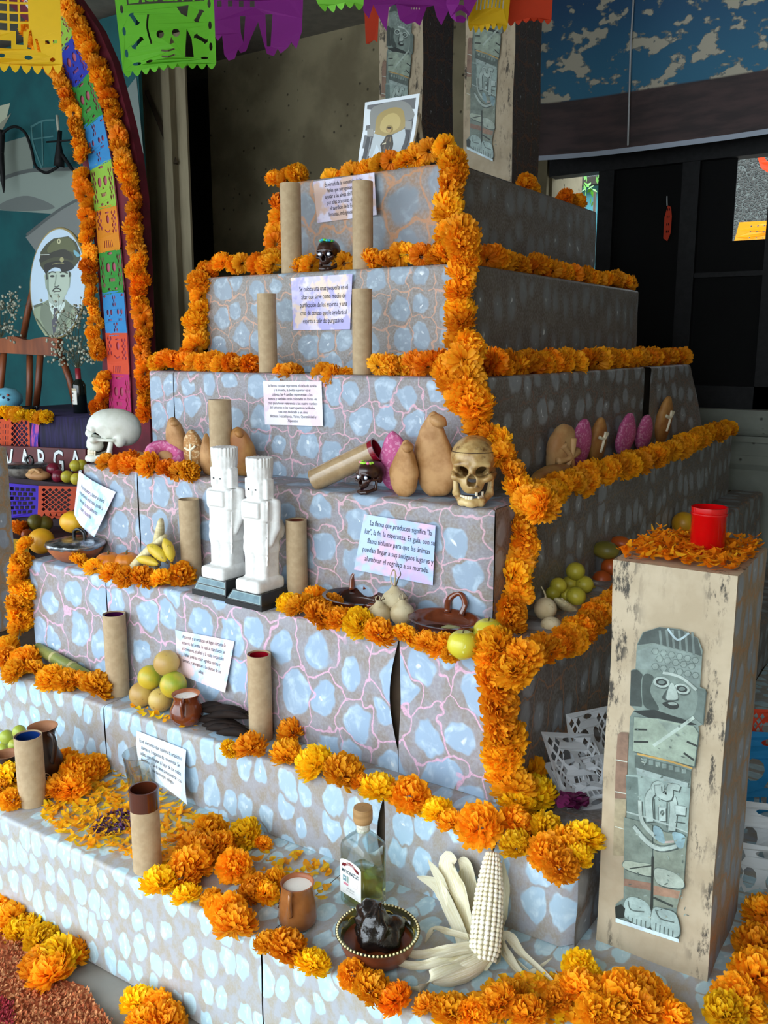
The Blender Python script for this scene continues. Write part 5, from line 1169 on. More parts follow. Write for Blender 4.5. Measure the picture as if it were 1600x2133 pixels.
# clay bowl with the dark chile paste
c = at_x(787, YF[7]+.125, Z7+.003); R = 85*depth(c)/F_PX; Hh = .072
W = thing('clay_bowl', 'painted clay bowl with dotted rim holding black chile paste', 'bowl', c)
pr = bowl_prof(R, Hh, .008, .55)
m_bowl = mat('red_clay_bowl', '#9c5430', .35, '#8a4626', 12, coat=.2); m_bowlin = mat('green_glaze', '#4a4a1c', .15, '#2f2a12', 14, coat=.5)
obj('outside', lathe(pr[:6], 44, False, False), m_bowl, W); obj('glazed_inside', lathe(pr[5:], 44, False, False), m_bowlin, W)
obj('brown_sauce', lathe([(.001, Hh*.62), (R*.87, Hh*.62)], 40, False, False), mat('brown_sauce', '#6a3018', .2, '#7d3c20', 10), W)
for i in range(64):
    a = 2*pi*i/64
    if i == 0: dot = mesh('rim_dot', xf(ball(1, 8, 5), (0, 0, 0), (0, 0, 0), .0032), mat('cream_dot', '#e6d6a0', .4, var=0))
    q = bpy.data.objects.new('rim_dot', dot); COL.objects.link(q); q.parent = W; q.location = ((R-.001)*cos(a), (R-.001)*sin(a), Hh+.002)
obj('yellow_wave', tube([((R*.93-.004)*cos(t), (R*.93-.004)*sin(t), Hh*.82+.004*sin(t*11)) for t in [2*pi*i/120 for i in range(120)]], .0016, 5, True), mat('yellow_slip', '#c9b24a', .4, var=0), W)
m_mole = mat('black_chile_paste', '#0f0b0b', .12, '#1d1512', 40, bump=.8, bscale=70, coat=.4)
obj('chile_paste', xf(ball(1, 40, 24, lambda p: p*(1+.42*mnoise.noise(p*1.6+V((3, 0, 1)))+.16*mnoise.noise(p*5))+V((0, 0, .35*max(0, p.z)*(1 if p.x < .1 else .2)))), (.0, .0, Hh*.82), (0, 0, .4), (R*.60, R*.55, .058)), m_mole, W)
tv, tf = text2d('chorizo', .034, 'CENTER', 1.0)
def wrapb(p):
    a = -pi/2-.35+p[0]/R; z = Hh*.42+p[1]; rr = R*np.interp(z/Hh, [0, .18, .55, 1], [.55, .8, .9, 1.0])+.0012; return (rr*cos(a), rr*sin(a), z)
obj('pencil_lettering', ([wrapb(p) for p in tv], tf), mat('pencil_line', '#5a3422', .8, var=0), W, False)
# corn cob
m_kern = mat('white_kernel', '#f3eedd', .3, '#e8ddbd', 60); m_husk2 = None
def husk_mat():
    n = NT('pale_husk'); uv = n.coord('UV'); st = n.n('ShaderNodeMapping', {'Vector': uv, 'Scale': (22, 1.2, 1)}).outputs[0]
    g = n.noise(2.2, st, 4, '2D'); col = n.mix(n.step(g, .3, .7), lin('#f4eed8'), lin('#dfd5ac')); col = n.mix(n.step(n.noise(3, uv, 3, '2D'), .55, .8, 0, .6), col, lin('#c9b87c'))
    n.set(n.b, 'Base Color', col); n.b.inputs['Roughness'].default_value = .6; n.bump(g, .6, .004); return n.m
m_husk2 = husk_mat()
a = at_x(1008, YF[7]+.22, Z7+.035); b = hy(1027, 1770, YF[6]-.035); ax = b-a; Lc = ax.length
CT = thing('corn_cob', 'white corn cob with peeled back husk leaning on the sixth step', 'corn', a); CT.rotation_mode = 'QUATERNION'; CT.rotation_quaternion = ax.to_track_quat('Z', 'Y')
rc0 = 35*depth(a)/F_PX*.86
rad = lambda t: rc0*np.interp(t, [0, .1, .35, .6, .85, .95, 1], [.72, .98, 1, .9, .62, .42, .12])
obj('cob_core', lathe([(max(rad(t)-.004, .001), t*Lc) for t in [i/14 for i in range(15)]], 20), mat('cob_core', '#e0d4ac', .7), CT)
kb = ball(1, 6, 4); ks = []
rows = 15
for r_ in range(rows):
    t = .02
    while t < .97:
        R_ = float(rad(t)); a_ = 2*pi*r_/rows+.15*t; s = R_*2*pi/rows*.5
        ks.append(xf(kb, (R_*cos(a_), R_*sin(a_), t*Lc), (0, 0, a_), (.0058, max(s, .0015)*1.12, .0066))); t += .0116/Lc
ko = obj('kernels', join(*ks), m_kern, CT); ko['kind'] = 'stuff'
obj('silk_tip', join(*[tube(smooth_path([(0, 0, Lc*.97), (.004*cos(i), .004*sin(i), Lc*1.02), (.009*cos(i*1.7), .009*sin(i*1.7), Lc*(1.05+.01*(i % 3)))], 4), .0009, 4) for i in range(14)]), m_stalk, CT)
def leaf(parent, pts, wid, m=m_husk2, curl=.18, name='husk_leaf', up=(0, 0, 1), nseg=5):
    P = smooth_path(pts, 6); n = len(P); v, f = [], []
    side0 = None
    for i, p in enumerate(P):
        t = (P[min(i+1, n-1)]-P[max(i-1, 0)]).normalized(); s = t.cross(V(up)); s = s.normalized() if s.length > 1e-4 else (side0 or V((1, 0, 0))); side0 = s; nn = s.cross(t)
        u = i/(n-1); w = wid*np.interp(u, [0, .15, .45, .8, 1], [.5, .9, 1, .5, .03])
        for j in range(nseg+1):
            q = j/nseg*2-1; v.append(tuple(p+s*(q*w/2)+nn*(curl*w*(q*q-.3)+.0025*mnoise.noise(V((q*3, u*8, wid*99))))))
    f = [(i*(nseg+1)+j, i*(nseg+1)+j+1, (i+1)*(nseg+1)+j+1, (i+1)*(nseg+1)+j) for i in range(n-1) for j in range(nseg)]
    return obj(name, (v, f), m, parent, True, [(j/nseg, i/(n-1)) for i in range(n) for j in range(nseg+1)])
Mi = CT.rotation_quaternion.to_matrix().transposed()
def cl(p): return Mi @ (V(p)-a)
ya = YF[7]+.2; yw = YF[6]-.05
def wleaf(pp, wid, **kw): leaf(CT, [cl(q) for q in pp], wid, **kw)
nrm = tuple(Mi @ V((-.4, -.9, .3)))
wleaf([a+V((-.02, -.01, -.01)), hy(960, 1880, yw-.03), hy(935, 1800, yw), hy(952, 1790, yw+.01)], .10, up=nrm)
wleaf([a+V((-.03, 0, -.0)), hy(945, 1900, yw-.03), hy(918, 1830, yw-.01), hy(892, 1790, yw-.01)], .06, up=nrm)
wleaf([a+V((-.03, 0, 0)), hy(930, 1870, yw-.02), hy(905, 1840, yw-.0), hy(868, 1826, yw+.0)], .05, up=nrm)
wleaf([a+V((-.01, .03, .0)), hy(985, 1880, yw), hy(975, 1810, yw+.02), hy(955, 1790, yw+.025)], .09, up=nrm)
wleaf([a+V((.03, .03, -.01)), hy(1045, 1920, yw), hy(1055, 1850, yw+.015), hy(1048, 1790, yw+.02)], .055, up=nrm)
z7 = Z7+.004; up7 = tuple(Mi @ V((0, 0, 1)))
wleaf([a+V((.01, -.02, -.01)), hz(1050, 1950, Z7+.05), hz(1090, 1990, Z7+.03), hz(1170, 2060, z7+.006)], .035, up=up7)
wleaf([a+V((.0, -.02, -.01)), hz(1040, 1975, Z7+.03), hz(1090, 2030, Z7+.012), hz(1150, 1995, Z7+.02)], .03, up=up7)
wleaf([a+V((-.0, -.02, -.01)), hz(1018, 1965, Z7+.06), hz(1040, 1950, Z7+.07), hz(1060, 1990, Z7+.02), hz(1110, 2028, Z7+.008)], .032, up=up7)
# the big husk lying in front
q0 = hz(1020, 1990, Z7+.03); q1 = hz(905, 2040, Z7+.03); dH = q1-q0
HT = thing('corn_husk', 'swollen closed corn husk lying before the cob, its leaves reaching the bowl', 'corn husk', q0); HT.rotation_mode = 'QUATERNION'; HT.rotation_quaternion = dH.to_track_quat('Z', 'Y'); Lh = dH.length
obj('husk_body', mp(lathe([(.030*k, Lh*t) for t, k in ((0, .35), (.1, .75), (.3, 1.15), (.55, 1.3), (.8, 1.1), (.95, .7), (1.05, .3))], 26), lambda q: V((q.x*(1+.05*mnoise.noise(V((q.x*60, q.y*60, q.z*6)))), q.y*.9, q.z))), m_husk2, HT, True, [(j/26*2, i/6) for i in range(7) for j in range(26)])
Mh = HT.rotation_quaternion.to_matrix().transposed(); uph = tuple(Mh @ V((0, 0, 1)))
def hl_(pp, wid): leaf(HT, [Mh @ (V(q)-q0) for q in pp], wid, up=uph)
hl_([hz(1000, 1970, Z7+.055), hz(930, 1985, Z7+.065), hz(860, 1990, Z7+.03), hz(815, 1960, Z7+.05)], .05)
hl_([hz(980, 1985, Z7+.06), hz(900, 2010, Z7+.06), hz(840, 2010, Z7+.025), hz(797, 1975, Z7+.045)], .045)
hl_([hz(960, 2010, Z7+.06), hz(900, 2035, Z7+.06), hz(880, 2060, Z7+.01), hz(853, 2058, Z7+.008)], .04)
hl_([hz(1015, 1965, Z7+.05), hz(940, 1945, Z7+.06), hz(905, 1935, Z7+.03), hz(885, 1965, Z7+.01)], .03)
# ================================================================ pillar top: candle in red glass
c = at_x(1472, 2.129+.17, Z7+1.07+.003); R = 36*depth(c)/F_PX; Hc = .125
T = thing('red_candle', 'red plastic votive candle on top of the paper pillar', 'candle', c)
m_redg = mat('red_plastic', '#d4060c', .12, var=0, trans=.35, ior=1.4, coat=.4); m_wax = mat('red_wax', '#c4060a', .5, var=.05)
obj('cup', lathe([(.001, 0), (R*.94, 0), (R*.97, .006), (R*.97, Hc*.82), (R*1.02, Hc*.84), (R*1.02, Hc*.88), (R*.98, Hc*.89), (R*1.01, Hc*.93), (R*1.01, Hc), (R*.93, Hc), (R*.93, .004), (.001, .004)], 40, False, False), m_redg, T, True, auto=50)
obj('wax', lathe([(.001, .006), (R*.9, .006), (R*.9, Hc*.7), (.001, Hc*.7)], 32, False, False), m_wax, T)
obj('wick', tube([(0, 0, Hc*.7), (.001, 0, Hc*.78)], .0012, 5), m_ink, T)
# ================================================================ loose marigolds on the lower steps
def many(spots, k, label, group, r0=.052):
    W1 = ['first', 'second', 'third', 'fourth', 'fifth', 'sixth', 'seventh', 'eighth', 'ninth', 'tenth', 'eleventh', 'twelfth', 'thirteenth', 'fourteenth', 'fifteenth', 'sixteenth', 'seventeenth', 'eighteenth', 'nineteenth', 'twentieth']
    base = label[label.find('head')+5:]
    for i_, (px, py, rp, mx) in enumerate(sorted(spots)):
        label = dict(y='yellow', a='amber', o='orange', d='deep orange')[mx]+' marigold head, '+W1[i_]+' from the left '+base if len(spots) > 1 else label
        r = rp*depth(hz(px, py, ZT[k]+.03))/F_PX if k else rp*depth(hz(px, py, .03))/F_PX
        loose(px, py, ZT[k] if k else 0, r*1.14, mx, label, group)
many([(165, 1168, 20, 'a'), (198, 1182, 20, 'a'), (232, 1194, 20, 'o'), (262, 1202, 22, 'o'), (298, 1204, 24, 'o'), (335, 1206, 24, 'a'), (378, 1198, 28, 'o')], 5, 'orange marigold head in the row below the bananas', 'marigolds below the bananas', .05)
many([(625, 1262, 30, 'a'), (600, 1258, 22, 'y'), (655, 1245, 28, 'o'), (668, 1280, 30, 'o'), (705, 1290, 26, 'o'), (690, 1262, 24, 'o')], 5, 'orange marigold head in the heap beside the dark streaked dish', 'marigolds beside the dark dish')
many([(748, 1298, 28, 'y'), (792, 1318, 29, 'o'), (846, 1325, 27, 'a'), (890, 1340, 30, 'o'), (918, 1345, 26, 'o'), (940, 1362, 20, 'a')], 5, 'marigold head in the row below the turnips', 'marigolds below the turnips')
many([(1020, 1365, 30, 'o')], 5, 'bright orange marigold wedged against the yellow apples', 'marigolds at the apples')
many([(18, 1372, 26, 'o'), (50, 1378, 30, 'o'), (75, 1395, 26, 'a'), (105, 1412, 27, 'a'), (138, 1418, 26, 'a'), (165, 1420, 22, 'o'), (205, 1430, 32, 'a'), (12, 1350, 24, 'a'), (285, 1405, 20, 'o'), (30, 1400, 24, 'a')], 6, 'orange marigold head in the row around the green sugar cane', 'marigolds by the sugar cane')
many([(522, 1556, 33, 'o'), (608, 1525, 32, 'o'), (598, 1572, 34, 'a'), (655, 1592, 36, 'y'), (715, 1610, 37, 'a'), (752, 1632, 24, 'o'), (790, 1645, 36, 'y'), (855, 1656, 37, 'o'), (912, 1690, 32, 'y'), (938, 1712, 24, 'a'), (1000, 1720, 44, 'o'), (478, 1560, 18, 'y')], 6, 'marigold head in the spaced sixth step row', 'spaced marigolds along the sixth step')
many([(1058, 1600, 34, 'y'), (1100, 1610, 34, 'a'), (1115, 1655, 36, 'y'), (1080, 1675, 38, 'y'), (1075, 1715, 36, 'o'), (1075, 1762, 30, 'y'), (1140, 1728, 32, 'y'), (1140, 1775, 34, 'o'), (1185, 1760, 34, 'a'), (1215, 1745, 40, 'y'), (1168, 1805, 32, 'o'), (1205, 1785, 30, 'y')], 6, 'yellow marigold head in the sixth step corner cluster', 'marigold cluster at the sixth step corner')
many([(22, 1620, 32, 'y'), (25, 1665, 26, 'a'), (140, 1590, 28, 'o'), (120, 1640, 32, 'o'), (165, 1610, 34, 'o'), (150, 1640, 30, 'o'), (196, 1598, 30, 'o'), (5, 1640, 22, 'a'), (110, 1610, 26, 'a')], 7, 'orange marigold head beside the dark pitcher and left tube', 'marigolds by the dark pitcher')
many([(333, 1838, 40, 'y'), (388, 1866, 26, 'y'), (400, 1800, 38, 'o'), (425, 1770, 36, 'o'), (405, 1760, 32, 'o'), (440, 1735, 34, 'a'), (460, 1760, 32, 'o'), (510, 1738, 32, 'y'), (548, 1758, 18, 'o'), (488, 1806, 36, 'o'), (380, 1825, 34, 'o')], 7, 'marigold head in the heap by the brown topped tube', 'marigolds by the brown topped tube')
many([(440, 1872, 24, 'a'), (475, 1900, 34, 'o'), (490, 1925, 38, 'o'), (450, 1890, 26, 'a'), (560, 1965, 28, 'a'), (600, 1975, 36, 'o'), (652, 2007, 34, 'y'), (535, 1848, 26, 'o'), (555, 1862, 24, 'a'), (520, 1862, 22, 'o'), (572, 1832, 24, 'a')], 7, 'marigold head on the lowest edge near the mug', 'marigolds along the lowest edge')
many([(735, 2030, 32, 'o'), (775, 2060, 34, 'a'), (822, 2082, 34, 'd'), (890, 2095, 30, 'o'), (940, 2105, 34, 'a'), (985, 2115, 36, 'o'), (1040, 2090, 36, 'o'), (1075, 2065, 28, 'a'), (1100, 2110, 36, 'o'), (1160, 2085, 30, 'o'), (1210, 2060, 44, 'o'), (1205, 2010, 32, 'y'), (1230, 2030, 26, 'y'), (1290, 2070, 46, 'o'), (1330, 2095, 44, 'o'), (1280, 2110, 40, 'a'), (1340, 2060, 36, 'o'), (1405, 2120, 32, 'o'), (1240, 2110, 38, 'a'), (1370, 2080, 34, 'o')], 7, 'marigold head at the foot of the tall paper pillar', 'marigolds at the pillar foot')
many([(1580, 2030, 48, 'o'), (1530, 2075, 44, 'o'), (1510, 2110, 40, 'y'), (1575, 1965, 42, 'o'), (1590, 1900, 40, 'o'), (1560, 2100, 36, 'a'), (1598, 1950, 40, 'd')], 7, 'orange marigold head right of the tall paper pillar', 'marigolds right of the pillar')
many([(8, 1895, 26, 'o'), (25, 1915, 32, 'a'), (62, 1935, 28, 'y'), (90, 1960, 36, 'y'), (150, 1985, 32, 'o'), (115, 2000, 44, 'y'), (80, 2015, 38, 'o'), (105, 2030, 40, 'o'), (40, 1940, 26, 'y')], 0, 'yellow marigold head lying on the floor beside the orange sawdust', 'marigolds on the floor')
many([(290, 2090, 36, 'y'), (325, 2105, 36, 'o'), (345, 2130, 36, 'o'), (300, 2125, 36, 'a')], 0, 'yellow marigold head lying on the floor against the lowest step', 'marigolds on the floor by the step')
# ================================================================ petals and sawdust
def petals(name, label, cat, pts, mats, ln=.035, wd=.009, parent=None, seed=1):
    r = random.Random(seed); vs = {m: ([], []) for m in mats}
    for p in pts:
        m = r.choice(mats); v, f = vs[m]; k = len(v); a = r.uniform(0, 6.28); t = V((cos(a), sin(a), r.uniform(-.25, .35))); s = V((-sin(a), cos(a), r.uniform(-.5, .5))).normalized()
        L_ = ln*r.uniform(.6, 1.2); w_ = wd*r.uniform(.7, 1.3); b = V(p)+V((0, 0, r.uniform(0, .008))); cv = r.uniform(.0, .01)
        for i, ww in enumerate((.35, 1, .9, .25)):
            c0 = b+t*(L_*(i/3-.5))+V((0, 0, cv*(1 if i in (0, 3) else 0)))
            v += [tuple(c0-s*w_*ww), tuple(c0+s*w_*ww)]
        f += [(k+2*i, k+2*i+1, k+2*i+3, k+2*i+2) for i in range(3)]
    first = None
    for m in mats:
        if not vs[m][0]: continue
        o = obj(name, vs[m], m, first)
        if first is None: first = o; tag(o, label, cat, None, 'stuff')
    return first
rP = random.Random(9)
def region(poly, z, n):
    """random points of a polygon drawn in the picture, laid on height z"""
    xs = [p[0] for p in poly]; ys = [p[1] for p in poly]; out = []
    def inside(x, y):
        c = False; j = len(poly)-1
        for i in range(len(poly)):
            (a, b), (e, g) = poly[i], poly[j]
            if (b > y) != (g > y) and x < (e-a)*(y-b)/(g-b)+a: c = not c
            j = i
        return c
    while len(out) < n:
        x, y = rP.uniform(min(xs), max(xs)), rP.uniform(min(ys), max(ys))
        if inside(x, y): out.append(hz(x, y, z+rP.uniform(.003, .012)))
    return out
PM = [MP['a'], MP['o'], MP['y']]
petals('marigold_petals', 'loose orange marigold petals strewn around the plastic cup', 'petals', region([(80, 1690), (170, 1625), (250, 1600), (330, 1640), (400, 1690), (470, 1740), (430, 1800), (360, 1810), (290, 1790), (150, 1760)], Z7, 800), PM, ln=.042, wd=.0075, seed=2)
petals('marigold_petals', 'loose orange petals scattered around the clay mug', 'petals', region([(450, 1790), (600, 1770), (690, 1810), (680, 1880), (640, 1900), (560, 1880), (480, 1830)], Z7, 110), PM, ln=.03, seed=3)
petals('marigold_petals', 'dense loose petals beneath the corn along the lowest edge', 'petals', region([(960, 2080), (1040, 2040), (1180, 2030), (1260, 2050), (1240, 2133), (900, 2133)], Z7, 420), PM, seed=4)
petals('marigold_petals', 'few loose petals around the brown clay jar', 'petals', region([(270, 1470), (310, 1478), (400, 1500), (420, 1530), (330, 1500), (290, 1490)], Z6, 26), PM, ln=.03, seed=5)
petals('marigold_petals', 'bed of orange petals around the red candle', 'petals', [V((-.712+.1475+rP.uniform(-.14, .14), 2.129+rP.uniform(.01, .33), Z7+1.07+rP.uniform(.004, .03))) for _ in range(800)], [MP['o'], MP['a'], MP['o']], ln=.034, wd=.0062, seed=6)
m_purp = mat('purple_petal', '#5a2a5e', .6, '#43204a', 60); petals('purple_petals', 'small heap of purple petals by the brown topped tube', 'petals', region([(190, 1720), (230, 1690), (275, 1685), (280, 1720), (240, 1745), (200, 1745)], Z7, 170), [m_purp], ln=.014, wd=.007, seed=7)
m_saw = mat('orange_sawdust', '#c0683a', .9, '#a8502a', 60, bump=.8, bscale=160); m_saw2 = mat('red_sawdust', '#b03038', .9, '#8f2030', 60, bump=.8, bscale=160); m_saw3 = mat('pale_sawdust', '#d08a58', .9)
poly = [(0, 1930), (60, 1965), (110, 2040), (180, 2060), (200, 2090), (232, 2133), (232, 2200), (-60, 2200), (-60, 1930)]
P0 = [hz(x, y, .001) for x, y in poly]; cP = sum(P0, V((0, 0, 0)))/len(P0)
SD = obj('sawdust_carpet', ([tuple(p) for p in P0]+[tuple(p*.93+cP*.07+V((0, 0, .012))) for p in P0], [(i, (i+1) % 9, 9+(i+1) % 9, 9+i) for i in range(9)]+[tuple(range(9, 18))]), m_saw, None, False); tag(SD, 'orange dyed sawdust spread on the floor at the lower left', 'sawdust', None, 'stuff')
petals('sawdust_chips', 'x', 'sawdust', region(poly[:7]+[(-60, 2200), (-60, 1930)], .012, 2600), [m_saw, m_saw3], ln=.014, wd=.004, seed=8)
bpy.data.objects['sawdust_chips']['label'] = 'coarse orange sawdust chips on the floor beside the fallen marigolds'
petals('sawdust_chips', 'red dyed sawdust at the bottom left frame corner', 'sawdust', region([(0, 2080), (25, 2090), (30, 2133), (-20, 2133), (-20, 2060)], .016, 300), [m_saw2], ln=.014, wd=.004, seed=9)
# ================================================================ cut paper
def scallop(n, y0, amp, x0=0.0, x1=1.0, deep=False):
    pts = []
    for i in range(n):
        for t in (0, .25, .5, .75): pts.append((x0+(x1-x0)*(i+t)/n, y0-amp*(sin(pi*t) if not deep else (1-abs(2*t-1)))))
    return pts+[(x1, y0)]
def diamond(x, y, a, b): return [(x-a, y), (x, y-b), (x+a, y), (x, y+b)]
def lattice(x0, x1, y0, y1, nx, ny, k=.72):
    out = []; dx = (x1-x0)/nx; dy = (y1-y0)/ny
    for j in range(ny*2-1):
        for i in range(nx-(j % 2)): out.append(diamond(x0+dx*(i+.5+(.5 if j % 2 else 0)), y0+dy*(j*.5+.5), dx/2*k, dy/2*k))
    return out
def skull_cut(cx, cy, s):
    o = [ell2(cx-.17*s, cy+.05*s, .11*s, .14*s, 10), ell2(cx+.17*s, cy+.05*s, .11*s, .14*s, 10), [(cx-.05*s, cy-.16*s), (cx+.05*s, cy-.16*s), (cx, cy-.05*s)]]
    o += [rect(cx-.16*s+i*.085*s, cy-.36*s, cx-.10*s+i*.085*s, cy-.26*s) for i in range(4)]; return o
def tissue(name, col, k=.35):
    if name in _mc: return _mc[name]
    n = NT(name); c = lin(col); n.set(n.b, 'Base Color', n.mix(n.step(n.noise(20, n.coord(), 2), .3, .7, 0, .25), c, tuple(q*.8 for q in c[:3])+(1,))); n.b.inputs['Roughness'].default_value = .7
    tr = n.n('ShaderNodeBsdfTranslucent', {'Color': c}); ms = n.n('ShaderNodeMixShader', {0: k, 1: n.b, 2: tr}); n.t.links.new(ms.outputs[0], n.t.nodes['Material Output'].inputs[0]); _mc[name] = n.m; return n.m
def flag(label, quad, holes, m, bottom=None, wave=.012, ph=0.0, parent=None, name='papel_picado', sub=True, letters=None, toward=None):
    """quad: world corners tl,tr,br,bl; holes in the unit square (0,0 = bottom left)"""
    tl, tr, br, bl_ = [V(q) for q in quad]; o = (tl+tr)/2
    nr = (tr-tl).cross(bl_-tl).normalized()
    edge = (bottom or [(0, 0), (1, 0)])
    outer = edge+[(1, .3), (1, .6), (1, 1), (.5, 1), (0, 1), (0, .6), (0, .3)]
    vf = fill2d([outer]+holes)
    def fn(p, k=0):
        u, t = p[0], p[1]; return (bl_*(1-u)+br*u)*(1-t)+(tl*(1-u)+tr*u)*t+nr*(wave*sin(u*7+ph+t*2)*(1-t)+k)-o
    org = o if not parent else parent.location; add = V((0, 0, 0)) if not parent else o-parent.location
    pr_ = None
    T = obj(name, ([tuple(fn(p)+add) for p in vf[0]], vf[1]), m, parent, False)
    if not parent: T.location = o; tag(T, label, 'papel picado', 'papel picado sheets')
    if letters:
        lv, lf2 = letters; q = obj('cut_lettering', ([tuple(fn(p, .0005)) for p in lv], lf2), m, T, False)
    return T
tiss = {k: tissue('tissue_'+k, c) for k, c in dict(yellow='#f0c010', green='#5fb41c', magenta='#8e1f8e', pale='#7fd040', orange='#d8401a', lime='#a4d84a', blue='#2a3fc0', leaf='#3aa03c', sky='#3a9be0', amber='#f09a1c', coral='#ee5a34', pink='#d0307c', white='#dfe3e6', violet='#4a2ac8').items()}
def sq(cor, d): return [hd(x, y, d) for x, y in cor]
bone = lambda x, y, a: [(x+cos(a)*u-sin(a)*w_, y+sin(a)*u+cos(a)*w_) for u, w_ in ((-.05, .02), (-.065, .034), (-.08, .0), (-.065, -.034), (-.05, -.02), (.05, -.02), (.065, -.034), (.08, 0), (.065, .034), (.05, .02))]
holes_g = [rect(.12, .74, .9, .965)]+[ell2(.06, y, .018, .05, 8) for y in (.2, .45, .7)]+[ell2(.95, y, .018, .05, 8) for y in (.2, .45, .7)]
holes_g += [bone(.18, .57, -1.1), bone(.19, .30, .7), bone(.84, .57, 1.1), bone(.85, .30, -.6), ell2(.44, .36, .04, .05, 9), ell2(.60, .37, .04, .05, 9), [(.53, .23), (.58, .25), (.55, .32)], strip([(.44, .17), (.5, .155), (.58, .175)], .02), strip([(.44, .10), (.5, .085), (.58, .105)], .02), [(.62, .68), (.74, .70), (.72, .56), (.66, .6)], [(.68, .08), (.77, .08), (.755, .3), (.71, .42)],
            strip([(.33, .60), (.31, .45), (.34, .26)], .02), ell2(.16, .07, .05, .018, 8), ell2(.30, .07, .04, .016, 8), ell2(.88, .07, .04, .016, 8)]
holes_g = [[(x_, y_*.74) for x_, y_ in h_] for h_ in holes_g]
lt = text2d('NOVIEMBRE', .25, 'CENTER', 1.0, 1, .012); lt = ([(.56-p[0]*.62, (.85+p[1]*1.15)*.74, 0) for p in lt[0]], lt[1])
flag('bright green papel picado flag with a skull and mirrored letters', sq([(228, -100), (442, -108), (449, 128), (254, 146)], 3.0), holes_g, tiss['green'], scallop(10, 0, .05, deep=False), ph=1, letters=lt)
holes_y = []
for j in range(5):
    for i in range(3): holes_y.append(rect(.46+i*.09, .30+j*.085, .53+i*.09, .365+j*.085))
holes_y += [rect(.80, .60+j*.16, .86, .72+j*.16) for j in range(2)]+[rect(.89, .60+j*.16, .94, .72+j*.16) for j in range(2)]+[rect(.40, .14, .56, .21), rect(.60, .18, .66, .30), [(.69, .15), (.75, .14), (.73, .32), (.69, .32)], [(.78, .12), (.81, .12), (.78, .24), (.76, .24)], rect(.85, .19, .89, .22), rect(.92, .19, .96, .22), ell2(.48, .075, .03, .02, 8), ell2(.7, .07, .035, .02, 8), ell2(.91, .05, .025, .02, 8), rect(.1, .2, .2, .5), rect(.24, .3, .34, .7), ell2(.15, .1, .04, .02, 8)]
flag('yellow papel picado flag in the upper left corner', sq([(-118, -110), (124, -100), (129, 133), (-108, 138)], 3.0), holes_y, tiss['yellow'], scallop(11, .0, .075, deep=False), ph=2)
holes_m = [rect(.05+.12*i, .42, .10+.12*i, .47) for i in range(4)]+[[(.30, .34), (.36, .34), (.34, .12), (.31, .2)], [(.58, .36), (.66, .36), (.64, .1), (.60, .1)]]+[ell2(.82, .5+.1*i, .02, .03, 8) for i in range(3)]
edge_m = [(0, .2), (.05, .14), (.1, .18), (.12, .02), (.17, -.03), (.24, -.02), (.28, .06), (.31, .03), (.37, .05), (.42, .16), (.5, .3), (.55, .16), (.6, .04), (.68, .02), (.72, .08), (.76, .04), (.84, .08), (.88, .12), (.94, .06), (1, .2)]
flag('dark magenta papel picado flag right of the green one', sq([(440, -130), (636, -138), (628, 118), (446, 122)], 3.6), holes_m, tiss['magenta'], edge_m, ph=3)
flag('tips of a pale green flag at the top frame edge', sq([(580, -190), (770, -195), (757, 8), (662, 8)], 2.9), [ell2(.5, .5, .2, .1)], tiss['pale'], scallop(5, .0, .07), ph=0)
e2 = [(0, .1), (.06, .02), (.12, .15), (.2, -.02), (.26, -.12), (.3, .1), (.38, .12), (.42, -.04), (.5, -.1), (.6, -.08), (.66, -.12), (.74, .08), (.82, .1), (.86, -.02), (.92, -.1), (1.0, .05)]
flag('purple papel picado flag with jagged edge before the far pillar', sq([(745, -170), (945, -178), (935, 28), (758, 40)], 3.3), [[(.62, .25), (.66, .25), (.64, .38)]]+[ell2(.56+.03*i, .06, .008, .012, 6) for i in range(4)], tiss['magenta'], e2, ph=1)
flag('small purple skull shaped flag beside the yellow one', sq([(930, -170), (1010, -172), (992, 22), (930, 26)], 3.25), [[(.40, .06), (.58, .06), (.5, .22)], strip([(.3, -.05), (.5, -.03), (.7, -.05)], .05)], tiss['magenta'], [(0, .1), (.15, -.05), (.35, -.13), (.6, -.13), (.8, -.02), (1, .12)], ph=2)
flag('narrow red orange flag at the left of the far pillar', sq([(752, -150), (800, -150), (786, 92), (762, 88)], 3.7), [[(.4, .5), (.6, .5), (.5, .6)]], tiss['orange'], [(0, 0), (.3, -.02), (.7, .04), (1, .02)], ph=2)
flag('amber papel picado flag with slits before the second far pillar', sq([(985, -150), (1078, -155), (1058, 52), (975, 50)], 3.4), [strip([(.2+.09*i, .16), (.23+.09*i, .5)], .03) for i in range(8)], tiss['yellow'], scallop(7, .0, .07), ph=0)
flag('red orange flag at the top, left of the sky banner', sq([(1062, -150), (1160, -155), (1150, 38), (1058, 42)], 3.5), [rect(.3, .6, .6, .8)], tiss['orange'], scallop(6, .0, .05), ph=1)
for i, (a, b, d0, d1) in enumerate((((-300, -100), (640, -130), 3.0, 3.05), ((560, -190), (1170, -165), 3.2, 3.45))):
    o = obj('flag_cord', tube([hd(*a, d0)-V((0, 0, .0)), hd((a[0]+b[0])/2, (a[1]+b[1])/2+6, (d0+d1)/2), hd(*b, d1)], .002, 5), m_string); tag(o, ['thin cord that carries the green and yellow flags', 'thin cord that carries the purple and amber flags'][i], 'cord')
